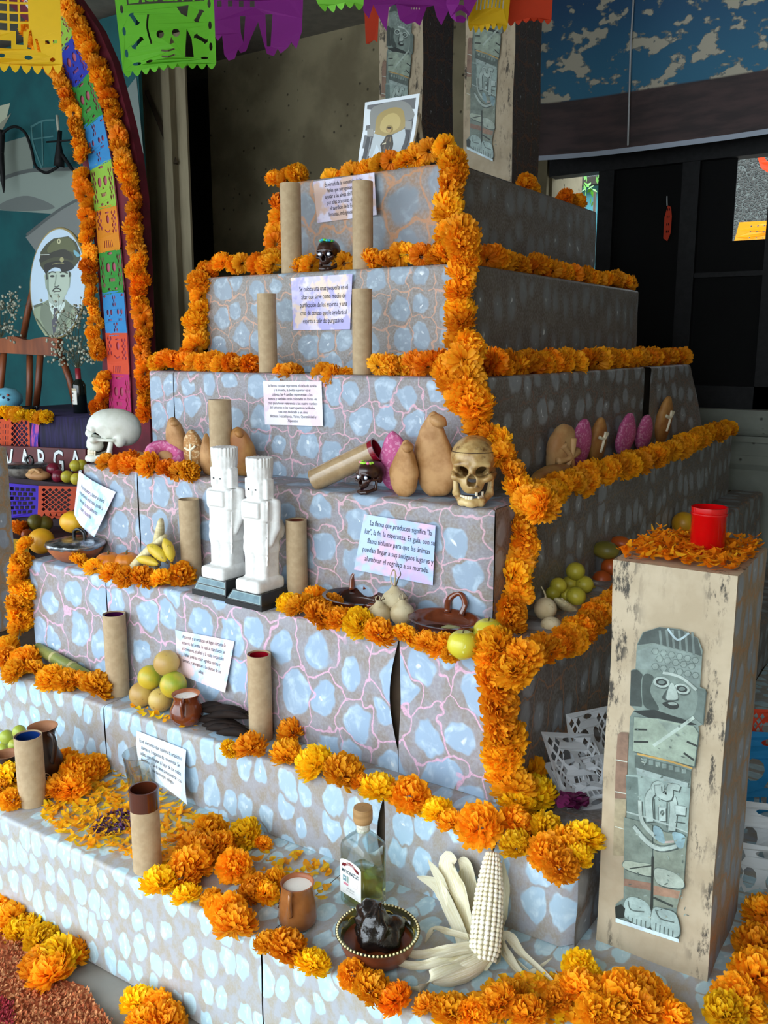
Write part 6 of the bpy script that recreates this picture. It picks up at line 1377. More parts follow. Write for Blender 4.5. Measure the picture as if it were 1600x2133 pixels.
# ================================================================ picture of the saint on the topmost step
YS = Y1+.16
def sp_(a, b, k): p = hy(740+a*150/1600, 190+b*160/1707, YS); return p
sb_ = at_x(800, YS, Z1+.004); S = thing('saint_picture', 'curved print of a robed saint in a stone niche, white border', 'picture', sb_)
def sfn(a, b, k):
    t = max(0, min(1, 1-b/1700)); p = sp_(a, b, 0)-sb_; return p+V((0, .06*(t-.5)*(t-.5)-.015-k*2, 0))
decal('print', [('#dfe7ee', [(245, 260), (640, 190), (1440, 50), (1420, 500), (1380, 900), (1310, 1190), (1200, 1400), (1180, 1700), (50, 1700), (130, 1300), (220, 900), (235, 600)]),
                ('#6f7073', [(300, 325), (1365, 150), (1345, 560), (1300, 900), (1240, 1200), (1150, 1500), (1120, 1690), (130, 1690), (200, 1250), (280, 850)]),
                ('#8e8f8c', [(390, 420), (600, 300), (900, 230), (1150, 250), (1300, 400), (1290, 640), (470, 900), (380, 760)], 1),
                ('#a8935e', [(490, 900), (520, 620), (640, 470), (900, 370), (1090, 430), (1150, 640), (1150, 820), (900, 960), (680, 1010), (480, 960)], 1), ('#c0ab70', [(600, 850), (680, 600), (900, 500), (1050, 640), (1000, 840), (760, 940)], 1),
                ('#b9c3c8', [(470, 960), (700, 1020), (880, 985), (1150, 850), (1180, 1100), (1080, 1400), (300, 1600), (400, 1200)]), ('#cfdde6', [(330, 1600), (520, 1200), (640, 1500), (600, 1690), (300, 1690)]),
                ('#45474a', strip([(360, 1040), (270, 1350), (180, 1690)], 90)), ('#83878a', strip([(400, 1040), (330, 1350), (230, 1690)], 22)), ('#45474a', strip([(1220, 880), (1180, 1120), (1090, 1330)], 80)), ('#9a9b98', rect(320, 850, 460, 1010)), ('#9a9b98', rect(1160, 690, 1310, 860)),
                ('#3a3226', [(735, 1010), (800, 975), (870, 1000), (890, 1180), (860, 1300), (810, 1320), (760, 1690), (560, 1690), (620, 1330), (600, 1210), (680, 1110)]), ('#6a5a44', [(745, 1040), (790, 1040), (720, 1200), (690, 1400), (640, 1400), (700, 1180)]), ('#8a7a5c', [(830, 1030), (850, 1040), (790, 1350), (750, 1380)]),
                ('#9a8450', ell2(810, 855, 72, 78)), ('#b89a66', ell2(812, 880, 44, 60)), ('#3f3018', ell2(815, 835, 46, 26)), ('#d8cfae', strip([(650, 1195), (735, 1165)], 22))], sfn, S, .0001)
obj('cardboard_prop', ([tuple(p-sb_) for p in (hy(874, 236, YS+.05), hy(884, 308, YS+.05), hy(866, 308, YS+.02), hy(876, 236, YS+.06), hy(886, 315, YS+.06), hy(860, 318, YS+.02))], [(0, 1, 2), (3, 5, 4), (0, 3, 4, 1), (1, 4, 5, 2), (2, 5, 3, 0)]), m_kraft, S, False)
for px, lab in ((1105, 'lone marigold on the brown board behind the topmost step'), (1185, 'marigold heap at the back right corner of the topmost step')):
    g = garland(lab, [[SR(px-8, 1, .04, .03), SR(px+10 if px < 1150 else px+22, 1, .04, .03)]], r=.045, mixs='od')
# ================================================================ flowered arch
YA = 3.42
AC = [(250, 905), (250, 860), (247, 800), (243, 715), (237, 632), (230, 547), (223, 462), (213, 378), (203, 300), (183, 222), (160, 150), (135, 90), (95, 20), (30, -60), (-80, -130)]
def ap(px, py, dy=0.0): return hy(px, py, YA+dy)
out_ = [(318, 1240), (314, 930), (312, 860), (309, 700), (305, 600), (297, 420), (284, 320), (268, 250), (236, 130), (205, 60), (150, -20), (60, -100), (-80, -180)]
inn_ = [(214, 1240), (208, 930), (212, 860), (214, 715), (206, 600), (192, 460), (180, 378), (160, 290), (130, 190), (100, 120), (50, 40), (-30, -40), (-80, -80)]
AR = thing('flower_arch', 'tall dark red arch board with coloured cut paper squares at left', 'arch', ap(260, 930))
ol = [ap(*p)-AR.location for p in out_]; il = [ap(*p)-AR.location for p in inn_]; n = len(ol)
v = [tuple(p) for p in ol]+[tuple(p) for p in il]+[tuple(p+V((0, .05, 0))) for p in ol]+[tuple(p+V((0, .05, 0))) for p in il]
f = []
for i in range(n-1): f += [(i, i+1, n+i+1, n+i), (2*n+i, 3*n+i, 3*n+i+1, 2*n+i+1), (i, 2*n+i, 2*n+i+1, i+1), (n+i, n+i+1, 3*n+i+1, 3*n+i)]
m_maroon = mat('maroon_cloth', '#6a1226', .8, '#520c1c', 10)
obj('arch_board', (v, f), m_maroon, AR, False)
m_backp = mat('dusty_pink_paper', '#b0566a', .8, var=.1)
cols = ['pink', 'coral', 'sky', 'leaf', 'amber', 'lime', 'sky', 'leaf', 'blue', 'lime', 'white', 'coral', 'yellow']
hsk = skull_cut(.5, .55, .8)+lattice(.03, .22, .1, .9, 2, 4)+lattice(.78, .97, .1, .9, 2, 4)+[ell2(.5, .9, .12, .03, 8), ell2(.36, .1, .06, .03, 8), ell2(.64, .1, .06, .03, 8), ell2(.5, .05, .03, .02, 6)]
h2 = [h_ for x in (.28, .74) for h_ in skull_cut(x, .5, .48)]+lattice(.42, .60, .62, .94, 2, 2)+lattice(.40, .62, .05, .32, 2, 2)+[ell2(.1, .9, .06, .03, 8), ell2(.9, .9, .06, .03, 8)]
h3 = [strip([(.3+.09*i, .08), (.32+.08*i, .24)], .03) for i in range(5)]+lattice(.05, .3, .45, .95, 2, 3)+lattice(.7, .95, .35, .9, 2, 4)+[ell2(.55, .7, .07, .1, 10), ell2(.55, .85, .1, .02, 8), strip([(.38, .48), (.5, .42), (.62, .46)], .03)]
SP = smooth_path([ap(x, y, -.02) for x, y in AC], 8); ln = [0]
for a_, b_ in zip(SP, SP[1:]): ln.append(ln[-1]+(b_-a_).length)
def along(s):
    for i in range(len(SP)-1):
        if ln[i+1] >= s: return SP[i]+(SP[i+1]-SP[i])*((s-ln[i])/(ln[i+1]-ln[i]))
    return SP[-1]
hwid = 33*depth(ap(243, 715))/F_PX; s0 = 38*depth(ap(243, 715))/F_PX; step = 84*depth(ap(243, 715))/F_PX*1.0
for i, cn in enumerate(cols):
    a_, b_ = along(s0+step*i+.001), along(s0+step*(i+1)+.012)
    if (b_-a_).length < .05: break
    t_ = (b_-a_).normalized(); nrm_ = V((t_.z, 0, -t_.x)).normalized()*hwid
    if nrm_.x < 0: nrm_ = -nrm_
    quad = [b_-nrm_, b_+nrm_, a_+nrm_, a_-nrm_]
    obj('paper_backing', ([tuple(q+V((0, .008, 0))-AR.location) for q in quad], [(0, 1, 2, 3)]), m_backp, AR, False)
    flag('', quad, [hsk, h3, h2, hsk, h3, hsk, h2, hsk, hsk, hsk, hsk, h3, hsk][i], tiss[cn], scallop(9, 0, .02), wave=.003, ph=i, parent=AR, name='paper_square')
garland('marigold rope along the left edge of the arch', [[ap(206, 865, -.05), ap(213, 790, -.05), ap(210, 775, -.05)], [ap(204, 735, -.05), ap(196, 690, -.05), ap(194, 620, -.05), ap(190, 600, -.05)], [ap(187, 580, -.05), ap(183, 520, -.05), ap(181, 440, -.05), ap(171, 355, -.05)], [ap(172, 320, -.05), ap(155, 250, -.05), ap(132, 180, -.05), ap(100, 125, -.05), ap(50, 50, -.05)]], r=.050, step=.055, mixs='ood')
garland('marigold rope along the right edge of the arch', [[ap(302, 860, -.05), ap(303, 790, -.05), ap(296, 720, -.05), ap(290, 620, -.05), ap(284, 540, -.05), ap(280, 470, -.05), ap(268, 380, -.05), ap(252, 300, -.05), ap(228, 225, -.05), ap(206, 150, -.05), ap(182, 90, -.05), ap(150, 30, -.05), ap(110, -20, -.05)]], r=.055, step=.054, mixs='ood')
# ================================================================ mural board and timber frame behind the arch
YM = 4.7
def mur(px, py, dy=0.0): return hy(px, py, YM+dy)
xa, xb = max(mur(-260, 400).x, -7.95), mur(300, 400).x
MU = thing('painted_mural', 'teal painted mural board with grey limbs behind the arch', 'mural', ((xa+xb)/2, YM, 0))
m_teal = mat('teal_paint', '#0f5a5e', .7, '#0b4a50', 3)
obj('board', box(xa-MU.location.x, xb-MU.location.x, 0, .03, 0, 4.3), m_teal, MU, False)
mf = lambda a, b, k: mur(a, b)-MU.location+V((0, -.002-k*4, 0))
decal('painted_shapes', [('#7f8980', [(-60, 330), (0, 300), (62, 282), (70, 352), (0, 380), (-60, 390)]), ('#8d9a92', [(-60, 385), (0, 372), (60, 354), (175, 350), (180, 410), (120, 446), (0, 438), (-60, 430)]), ('#6f7674', [(10, 420), (60, 408), (115, 432), (60, 440), (0, 436)], 1), ('#5a605f', strip([(-10, 378), (60, 356), (160, 352)], 8)),
                         ('#858a88', [(54, 494), (120, 442), (190, 408), (200, 470), (120, 520), (98, 560), (80, 530)]), ('#5f6565', strip([(56, 490), (120, 440), (165, 415)], 6)), ('#b9bfa8', [(-5, 222), (22, 215), (14, 248), (-5, 262)]), ('#8f9080', [(-5, 262), (24, 236), (6, 270), (-5, 280)]), ('#4a7a7c', strip([(65, 265), (90, 252), (115, 250)], 4)), ('#4a7a7c', strip([(66, 262), (70, 300), (88, 350)], 3)), ('#4a7a7c', strip([(88, 254), (90, 345)], 3)), ('#4a7a7c', strip([(70, 290), (112, 284)], 3)), ('#7d8a86', [(262, 190), (285, 160), (300, 320), (285, 330)])], mf, MU)
YC = YM-.12; cf = lambda a, b: hy(a, b, YC)
CB = thing('iron_candelabra', 'black wrought iron candelabra with white candle before the mural', 'candelabra', cf(5, 400))
def cp(l): return [cf(*p)-CB.location for p in l]
obj('scroll_arm', tube(smooth_path(cp([(4, 320), (4, 282), (28, 264), (52, 276), (66, 312), (74, 345), (96, 360), (120, 348)]), 6), .011, 8), m_black, CB)
obj('stem', tube(smooth_path(cp([(3, 270), (1, 320), (5, 360), (8, 402)]), 5), [.02, .028, .03, .03, .03, .028, .028, .026, .024, .022, .02, .018, .016, .012, .008, .003], 8), m_black, CB)
obj('candle_cup', tube(cp([(123, 347), (124, 330), (123, 300), (125, 272)]), [.04, .036, .018, .016], 10), m_black, CB)
obj('leaf_spur', tube(smooth_path(cp([(128, 320), (145, 345), (158, 362), (170, 374)]), 4), [.014]*6+[.01, .012, .01, .008, .006, .004, .002], 6), m_black, CB)
obj('cross_bar', tube(cp([(97, 296), (148, 292)]), .007, 6), m_black, CB)
obj('candle', tube(cp([(122, 274), (119, 240)]), .011, 10), mat('white_wax', '#b9b8a8', .6, var=.05), CB)
m_wood = mat('weathered_timber', '#a09478', .85, '#7d725a', 8, stretch=(1, 1, .15), bump=.4); m_wood2 = mat('pale_timber_edge', '#8c7f5c', .85, '#75694a', 8, stretch=(1, 1, .15)); m_wood3 = mat('brown_timber', '#3f3122', .85)
YW = 4.95
x0_, x1_ = hy(288, 500, YW).x, hy(392, 500, YW).x
WF = thing('timber_frame', 'grey timber frame panel with diagonal brace beside the dark doorway', 'frame', ((x0_+x1_)/2, YW, 0)); xw = WF.location.x
obj('sheet_panel', box(x0_-xw, x1_-xw, .03, .05, 0, 4.2), m_wood, WF, False)
obj('stud', box(x0_-xw, hy(309, 500, YW).x-xw, -.03, .03, 0, 4.2), m_wood2, WF, False); obj('stud', box(hy(352, 400, YW).x-xw, hy(368, 400, YW).x-xw, -.03, .03, 0, 4.2), m_wood, WF, False)
obj('diagonal_brace', tube([hy(306, 190, YW)-WF.location, hy(366, 342, YW)-WF.location], .022, 4), m_wood3, WF, False)
# ================================================================ the second altar at the left
YT = 3.3; zt_ = hy(120, 868, YT).z
TB = thing('cloth_table', 'table under dark violet striped cloth behind the name board', 'table', (hy(60, 868, YT).x, YT, Z6+.004))
m_cloth = mat('dark_violet_cloth', '#150f2c', .8, '#241a48', 26, stretch=(3, 3, .1)); xr_ = hy(196, 868, YT).x-TB.location.x
obj('tablecloth', mp(grid(lambda u, t: V((-.62+(xr_+.62)*u, -.006+.012*sin(u*50) if t < .8 else (t-.8)/.2*.9, min(1, t/.8)*(zt_-Z6-.004))), 60, 10), lambda q: q), m_cloth, TB)
zt2 = zt_-Z6-.004; obj('top', box(-.62, xr_, .01, .9, zt2-.04, zt2-.004), m_wood3, TB, False); 
for lx in (-.58, xr_-.08):
    for ly in (.06, .8): obj('leg', box(lx, lx+.05, ly, ly+.05, 0, zt2-.04), m_wood3, TB, False)
o = obj('woven_sash', mp(grid(lambda u, t: V((hy(62+u*16, 870, YT-.02).x, YT-.02-.01*sin(t*5), zt_-.27*(1-t))), 6, 10), lambda q: q), mat('striped_sash', '#3a2a9a', .8, '#b04a8a', 18, stretch=(4, 4, .3), lo=.45, hi=.55), None); tag(o, 'blue and pink woven sash hanging from the dark table', 'sash')
lat = lattice(.02, .46, .02, .98, 5, 5, .82)+lattice(.64, .98, .02, .98, 4, 5, .82)+[strip([(.5+.05*i, .1+.2*j), (.5+.05*i, .22+.2*j)], .012) for i in range(3) for j in range(4)]
def at3(cor, y): return [hy(a, b, y) for a, b in cor]
flag('orange lattice papel picado on the dark table at the left edge', at3([(-45, 872), (61, 874), (62, 936), (-45, 930)], YT-.03), lat, tissue('tissue_rust', '#e0562c'), wave=.004)
YN = 3.18
NB = thing('name_board', 'dark red board with large white painted letters', 'sign', hy(80, 1010, YN))
q4 = [hy(a, b, YN)-NB.location for a, b in ((-160, 922), (178, 936), (178, 1012), (-160, 1002))]
obj('board', (q4_ := [tuple(p) for p in q4]+[tuple(p+V((0, .03, 0))) for p in q4], [(3, 2, 1, 0), (4, 5, 6, 7), (0, 1, 5, 4), (1, 2, 6, 5), (2, 3, 7, 6), (3, 0, 4, 7)]), mat('dark_red_paint', '#5e1a1c', .5), NB, False)
for ch, px_, py_ in (('V', 20, 959), ('A', 54, 960), ('R', 88, 961), ('G', 123, 962), ('A', 159, 963)):
    cc = hy(px_, py_, YN)-NB.location; hs_ = 62*depth(hy(px_, py_, YN))/F_PX
    for nm, bo, mm, dy_ in (('letter_outline', .035, m_ink, -.002), ('white_letter', .012, mat('white_sign_paint', '#dfe4e4', .5, var=.05), -.004)):
        tv, tf = text2d(ch, 1.0, 'CENTER', .82, 1, bo); obj(nm, ([tuple(cc+V((p[0]*hs_, dy_, p[1]*hs_))) for p in tv], tf), mm, NB, False)
YL = 2.98; zl = hy(100, 1004, YL).z
LS = thing('low_shelf', 'covered shelf below the name board carrying pot, bread and limes', 'shelf', (hy(80, 1004, YL).x, YL, Z6+.004)); xs_ = hy(196, 1004, YL).x-LS.location.x
obj('covered_box', box(-.55, xs_, 0, .18, 0, zl-Z6-.004), mat('dark_maroon_cloth', '#2a1420', .8), LS, False)
brick = [rect(.08+.16*i+(.08 if j % 2 else 0), .1+.14*j, .2+.16*i+(.08 if j % 2 else 0), .2+.14*j) for j in range(6) for i in range(5) if .2+.16*i+(.08 if j % 2 else 0) < .97]
flag('violet papel picado on the low shelf by the left pillar', at3([(10, 1006), (80, 1012), (78, 1074), (10, 1080)], YL-.02), brick, tiss['violet'], wave=.004)
flag('orange lattice papel picado below the cluster of yellow limes', at3([(80, 1012), (190, 1014), (186, 1076), (78, 1076)], YL-.02), lattice(.05, .66, .16, .95, 5, 5, .8)+[strip([(.74+.08*i, .2+.2*j), (.74+.08*i, .3+.2*j)], .025) for i in range(3) for j in range(4)]+[[(.1+.12*i, .02), (.16+.12*i, .02), (.13+.12*i, .12)] for i in range(7)], tissue('tissue_rust', '#e0562c'), [(0, 0)]+scallop(6, -.02, .06)+[(1, 0)], wave=.004)
c = hy(56, 1004, YL+.05); c.z = zl+.002; R = 44*depth(c)/F_PX
T = thing('clay_pot', 'mottled grey pot with black foil lid and ring handle', 'pot', c)
obj('pot_body', lathe([(.001, 0), (R*.6, 0), (R*.9, .02), (R*1.0, .05), (R*.97, .064)], 30, False, False), mat('mottled_grey', '#7a746c', .7, '#544c46', 30), T)
obj('foil_lid', lathe([(R*1.02, .060), (R*.95, .072), (.001, .076)], 30, False, False), mat('dark_foil', '#2c2c2c', .3, '#6a7278', 30, metal=.6, bump=.4), T)
obj('ring_handle', tube([(.03*cos(t)+.04, 0, .094+.026*sin(t)) for t in [2*pi*i/20 for i in range(20)]], .007, 8, True), mat('black_handle', '#121212', .25, var=0), T)
T = thing('bread', 'pale bread roll with crossed dough before the grey pot', 'bread', at_x(80, YL+.02, zl+.002)); obj('crust', xf(ball(1, 20, 12), (0, 0, .024), (0, 0, 0), (.09, .05, .028)), m_br3, T); obj('dough_cross', join(tube(smooth_path([(-.05, -.02, .045), (0, -.02, .056), (.05, -.02, .042)], 4), .008, 8), tube(smooth_path([(.0, -.045, .03), (.005, -.015, .055), (.012, .02, .05)], 4), .008, 8)), m_br3, T)
def bf(name, lab, px, py, r, y, m, cat, g): ball_fruit(name, lab, px, py, r, 0, m, cat, g, yy=y, stem=False)
bf('apple', 'front dark red apple beside the yellow limes', 122, 992, 14, YL+.04, m_red, 'apple', 'dark red apples'); bf('apple', 'rear dark red apple below the painted letters', 112, 978, 15, YL+.09, m_red, 'apple', 'dark red apples')
for px, py, r, y, lab in ((140, 993, 13, .03, 'lower left yellow lime beside the red apples'), (160, 998, 13, .02, 'lower right yellow lime beside the pastel note'), (157, 970, 12, .04, 'upper yellow lime of the small pile'), (170, 968, 11, .07, 'yellow lime half behind the fourth step edge')):
    bf('lime', lab, px, py, r, YL+y, m_lime, 'lime', 'yellow limes below the name board')
YQ = 2.78; zq_ = hy(70, 1112, YQ).z
o = struct('shelf_box', box(hy(-120, 1112, YQ).x, hy(150, 1112, YQ).x, YQ-.12, YL-.004, Z6+.004, zq_), mat('dark_maroon_cloth', '#2a1420', .8)); del o['kind']; o.name = 'step_box'; tag(o, 'dark covered lowest step of the second altar', 'step')
bf('mango', 'olive brown mango beside the violet papel picado', 74, 1088, 17, YQ+.02, m_mango, 'mango', 'mangoes on the second altar'); bf('mango', 'darker mango behind the olive one', 94, 1090, 16, YQ+.06, m_mango, 'mango', 'mangoes on the second altar')
garland('small bunch of marigolds on the lowest step of the second altar', [[hy(34, 1098, YQ-.04), hy(36, 1118, YQ-.06)], [hy(46, 1100, YQ-.04), hy(46, 1118, YQ-.05)]], r=.04, mixs='d')
flag('yellow papel picado scrap behind the grapefruit', at3([(14, 1122), (62, 1124), (58, 1165), (14, 1160)], YQ-.14), brick[:12], tiss['yellow'], wave=.003)
garland('marigold row on the edge of the dark table', [[hy(-10, 862, YT-.02), hy(30, 862, YT-.03), hy(52, 868, YT-.04)], [hy(68, 868, YT-.03), hy(98, 866, YT-.02)]], r=.046, mixs='ay')
garland('marigold strand above the fifth step beside the left pillar', [[hy(52, 1135, Y5-.02), hy(42, 1165, Y5-.04), hy(36, 1185, Y5-.05)]], r=.045, mixs='a')
# easel with oval portrait
YE = 3.75; ef = lambda a, b, dy=0: hy(a, b, YE+dy)
m_red_w = mat('red_brown_wood', '#94502a', .45, '#6a3418', 8, stretch=(1, 1, .2)); E_ = thing('wooden_easel', 'red brown wooden easel holding the oval portrait', 'easel', ef(60, 858))
def ep(l, dy=0): return [ef(a, b, dy)-E_.location for a, b in l]
top = smooth_path(ep([(-40, 702), (0, 706), (30, 700), (60, 708), (95, 702), (125, 706)], -.05), 4); bot = ep([(125, 742), (60, 738), (0, 735), (-40, 733)], -.05)
v, f = fill2d([[(p.x, p.z) for p in top]+[(p.x, p.z) for p in bot]], .02); obj('crossbar', ([(p[0], -.05+p[2], p[1]) for p in v], f), m_red_w, E_, False)
for l, dy in (([(8, 735), (2, 800), (-6, 862)], -.03), ([(84, 738), (80, 800), (74, 858)], -.03), ([(62, 740), (62, 800), (60, 850)], .1), ([(128, 742), (145, 790), (158, 846)], .06), ([(70, 600), (58, 650), (48, 705)], .05), ([(-8, 700), (-6, 760), (-10, 850)], .08)):
    obj('leg', tube(ep(l, dy), .022, 8), m_red_w, E_)
PO = thing('oval_portrait', 'oval framed portrait photograph of a man in military cap', 'portrait', ef(118, 708, -.02))
pf = lambda a, b, k: ef(50+a*140/1194, 470+b*250/2133, -.06)-PO.location+V((0, -k*1.5, 0))
ov = [(600+490*cos(t)*1.0+35*sin(t)*-1, 1020-0+970*sin(t)) for t in [2*pi*i/48 for i in range(48)]]
rimp = [pf(a, b, 0) for a, b in ov]; obj('rim', tube([p+V((0, .008, 0)) for p in rimp], .009, 8, True), mat('pale_wood_rim', '#9a8a5a', .5), PO)
obj('backing', ([tuple(p+V((0, .004, 0))) for p in rimp]+[tuple(p+V((0, .02, 0))) for p in rimp], [tuple(range(48)), tuple(range(95, 47, -1))]+[(i, 48+i, 48+(i+1) % 48, (i+1) % 48) for i in range(48)]), mat('portrait_backing', '#b7c3c9', .6, var=0), PO, False)
decal('photograph', [('#b4c9da', [(a*.985+9, b*.985+15) for a, b in ov]),
      ('#8c9a80', [(180, 1430), (330, 1370), (440, 1310), (740, 1310), (830, 1400), (960, 1470), (900, 1720), (700, 1930), (540, 1975), (380, 1960), (240, 1750), (170, 1560)], 0), ('#6f7a68', [(300, 1430), (430, 1320), (500, 1600), (510, 1960), (430, 1950), (280, 1640)], 0), ('#6f7a68', [(860, 1440), (750, 1330), (620, 1660), (560, 1960), (640, 1950), (820, 1600)], 0),
      ('#c2d2cc', [(440, 1340), (560, 1440), (720, 1320), (730, 1420), (600, 1660), (520, 1600), (470, 1500)], 0), ('#a3b0a6', [(430, 1200), (730, 1200), (720, 1360), (570, 1450), (440, 1350)], 0), ('#4b4a54', [(540, 1460), (600, 1460), (610, 1540), (580, 1600), (605, 1700), (540, 1970), (520, 1960), (495, 1690), (545, 1600), (525, 1540)], 0),
      ('#a9b8a8', [(395, 840), (810, 820), (815, 1000), (770, 1180), (700, 1290), (600, 1340), (500, 1310), (425, 1180), (390, 1000)], 1), ('#7f8f80', [(395, 850), (440, 850), (450, 1150), (520, 1300), (430, 1200), (392, 1000)], 1), ('#8f9d8d', [(372, 900), (400, 900), (410, 1080), (390, 1120)], 1), ('#8f9d8d', [(830, 900), (805, 900), (795, 1080), (812, 1100)], 1),
      ('#3a4038', strip([(440, 850), (500, 820), (575, 835)], 22)), ('#3a4038', strip([(640, 835), (700, 820), (780, 850)], 22)), ('#2f352f', ell2(505, 898, 42, 20)), ('#2f352f', ell2(692, 893, 46, 22)), ('#7d8c7d', strip([(575, 870), (565, 980), (545, 1060)], 18)), ('#3f463f', strip([(545, 1075), (585, 1085), (630, 1065)], 16)),
      ('#2c312b', strip([(510, 1170), (545, 1120), (590, 1110), (650, 1135), (655, 1165)], 20)), ('#4a4a42', strip([(530, 1180), (590, 1168), (645, 1172)], 16)), ('#7b8778', strip([(545, 1225), (590, 1230), (630, 1215)], 14)), ('#3b3f38', [(385, 840), (410, 800), (430, 950), (400, 960)], 0), ('#3b3f38', [(830, 840), (800, 800), (800, 930), (825, 900)], 0),
      ('#3d4028', [(285, 640), (300, 470), (400, 330), (530, 230), (790, 190), (930, 300), (1005, 500), (985, 620), (860, 780), (620, 700), (380, 830), (300, 720)], 0), ('#565a38', [(420, 420), (560, 260), (790, 210), (900, 330), (930, 480), (700, 430), (480, 500)], 1), ('#2a2a1e', [(300, 560), (480, 480), (720, 420), (860, 520), (870, 620), (640, 560), (480, 580), (300, 660)], 1), ('#1e1d18', [(370, 700), (520, 640), (700, 620), (850, 660), (880, 760), (700, 830), (640, 760), (500, 750), (390, 850)], 1),
      ('#b9b890', ell2(628, 280, 32, 46)), ('#3d4028', ell2(628, 280, 14, 24)), ('#9a9668', ell2(680, 605, 36, 46)), ('#8a8458', strip([(510, 690), (640, 665), (720, 680)], 12)), ('#c8d0c8', strip([(300, 520), (460, 515)], 12)), ('#6aa0b0', [(900, 430), (1000, 520), (960, 560), (900, 500)], 1), ('#5a6352', strip([(180, 1440), (330, 1390)], 40)), ('#5a6352', strip([(820, 1430), (950, 1490)], 36)), ('#59634f', strip([(220, 1650), (440, 1950)], 18))], pf, PO, .00008)
# wine bottle with dry flowers
c = hy(168, 863, 3.55); c.z = zt_+.001; sW = depth(c)/F_PX; R = 14*sW; Hw = 92*sW
WB = thing('wine_bottle', 'dark wine bottle with white label holding dried white flowers', 'bottle', c)
obj('glass', lathe([(.001, 0), (R, 0), (R, Hw*.62), (R*.85, Hw*.68), (R*.38, Hw*.76), (R*.36, Hw*.99)], 28), mat('dark_bottle_glass', '#0b1410', .1, var=0, coat=.5), WB)
obj('red_capsule', lathe([(R*.40, Hw*.76), (R*.40, Hw), (R*.3, Hw)], 20, False, False), mat('red_capsule', '#8a1f2a', .35, var=0), WB)
def wl(a, b, k): t = -pi/2-.35+a*1.1; rr = R+.0008+k; return (rr*cos(t), rr*sin(t), Hw*(.2+.36*b))
def fine(pts, n=10): return [(pts[0][0]+(pts[1][0]-pts[0][0])*i/n, pts[0][1]) for i in range(n+1)]+[(pts[1][0]+(pts[0][0]-pts[1][0])*i/n, pts[1][1]) for i in range(n+1)]
lv, lf3 = grid(lambda u, t: V((-.8+1.6*u, t, 0)), 12, 2)
decal('label', [('#dcdad0', (lv, lf3)), ('#b8ad90', ([(p[0], .84+p[1]*.16, 0) for p in lv], lf3)), ('#22242a', (lambda q: ([(p[0]*.9, .68+p[1]*.6, 0) for p in q[0]], q[1]))(text2d('LA JARA', .26, 'CENTER', .8, 1, .01))), ('#22242a', (lambda q: ([(p[0]*.9, .42+p[1]*.6, 0) for p in q[0]], q[1]))(text2d('VAZ', .24, 'CENTER', .8, 1, .01))), ('#8a2a30', (lambda q: ([(p[0]*.9, .22+p[1]*.6, 0) for p in q[0]], q[1]))(text2d('CABERNET', .2, 'CENTER', .8)))], wl, WB, .0002)
def sprig(label, base, tips, seed, parent=None):
    r = random.Random(seed); S_ = thing('dried_flowers', label, 'dried flowers', base); st, bl2 = [], []
    for (px, py, y) in tips:
        e = hy(px, py, y)-base; mid = e*.55+V((r.uniform(-.02, .02), 0, .02)); st.append(tube(smooth_path([V((0, 0, 0)), mid, e], 4), .0016, 4))
        for _ in range(11):
            q = e+V((r.gauss(0, .035), r.gauss(0, .03), r.gauss(0, .03))); st.append(tube([e*.85+mid*.15, q], .0008, 3)); bl2.append(xf(ball(1, 6, 4), q, (0, 0, 0), r.uniform(.006, .010)))
    obj('stems', join(*st), mat('dry_stem', '#4a4a30', .8), S_); k = obj('blossoms', join(*bl2), mat('dry_blossom', '#b9bba8', .8, '#8a8a78', 60), S_); k['kind'] = 'stuff'; return S_
rr = random.Random(5)
sprig('dried white flowers spreading from the wine bottle', c+V((0, 0, Hw*.98)), [(168+rr.uniform(-50, 32), 700+rr.uniform(-60, 50), 3.55+rr.uniform(-.08, .08)) for _ in range(26)], 3)
sprig('dried white flowers at the left frame edge above the easel', hy(2, 705, 3.6), [(rr.uniform(-20, 38), 660+rr.uniform(-45, 30), 3.6+rr.uniform(-.05, .05)) for _ in range(14)], 4)
c = hy(16, 866, 3.5); c.z = zt_+.001; R = 32*depth(c)/F_PX
T = thing('painted_pot', 'light blue painted pot with flower dabs on the dark table', 'pot', c)
obj('body', lathe([(.001, 0), (R*.6, 0), (R, .05), (R*.98, .09), (R*.6, .13), (.001, .14)], 28, False, False), mat('light_blue_paint', '#6ab4d0', .4, '#7cc4dc', 8), T)
r = random.Random(2)
for i in range(9): a_ = -pi/2+r.uniform(-1.2, 1.2); z_ = r.uniform(.03, .10); obj('paint_dab', xf(ball(1, 8, 5), (R*.99*cos(a_), R*.99*sin(a_), z_), (0, 0, 0), (.009, .009, .009)), mat('dab_%d' % (i % 3), ['#b04a3a', '#e0c040', '#2a3a5a'][i % 3], .5, var=0), T)
c = hy(60, 862, 3.42); c.z = zt_+.001; T = thing('black_censer', 'small black dish behind the marigolds on the dark table', 'dish', c); obj('bowl', lathe([(.001, 0), (.04, 0), (.06, .02), (.065, .035), (.055, .035), (.04, .015), (.001, .012)], 24, False, False), m_blk, T); obj('ear', tube(smooth_path([(.06, 0, .03), (.085, 0, .04), (.085, 0, .02), (.06, 0, .015)], 4), .006, 6), m_blk, T)
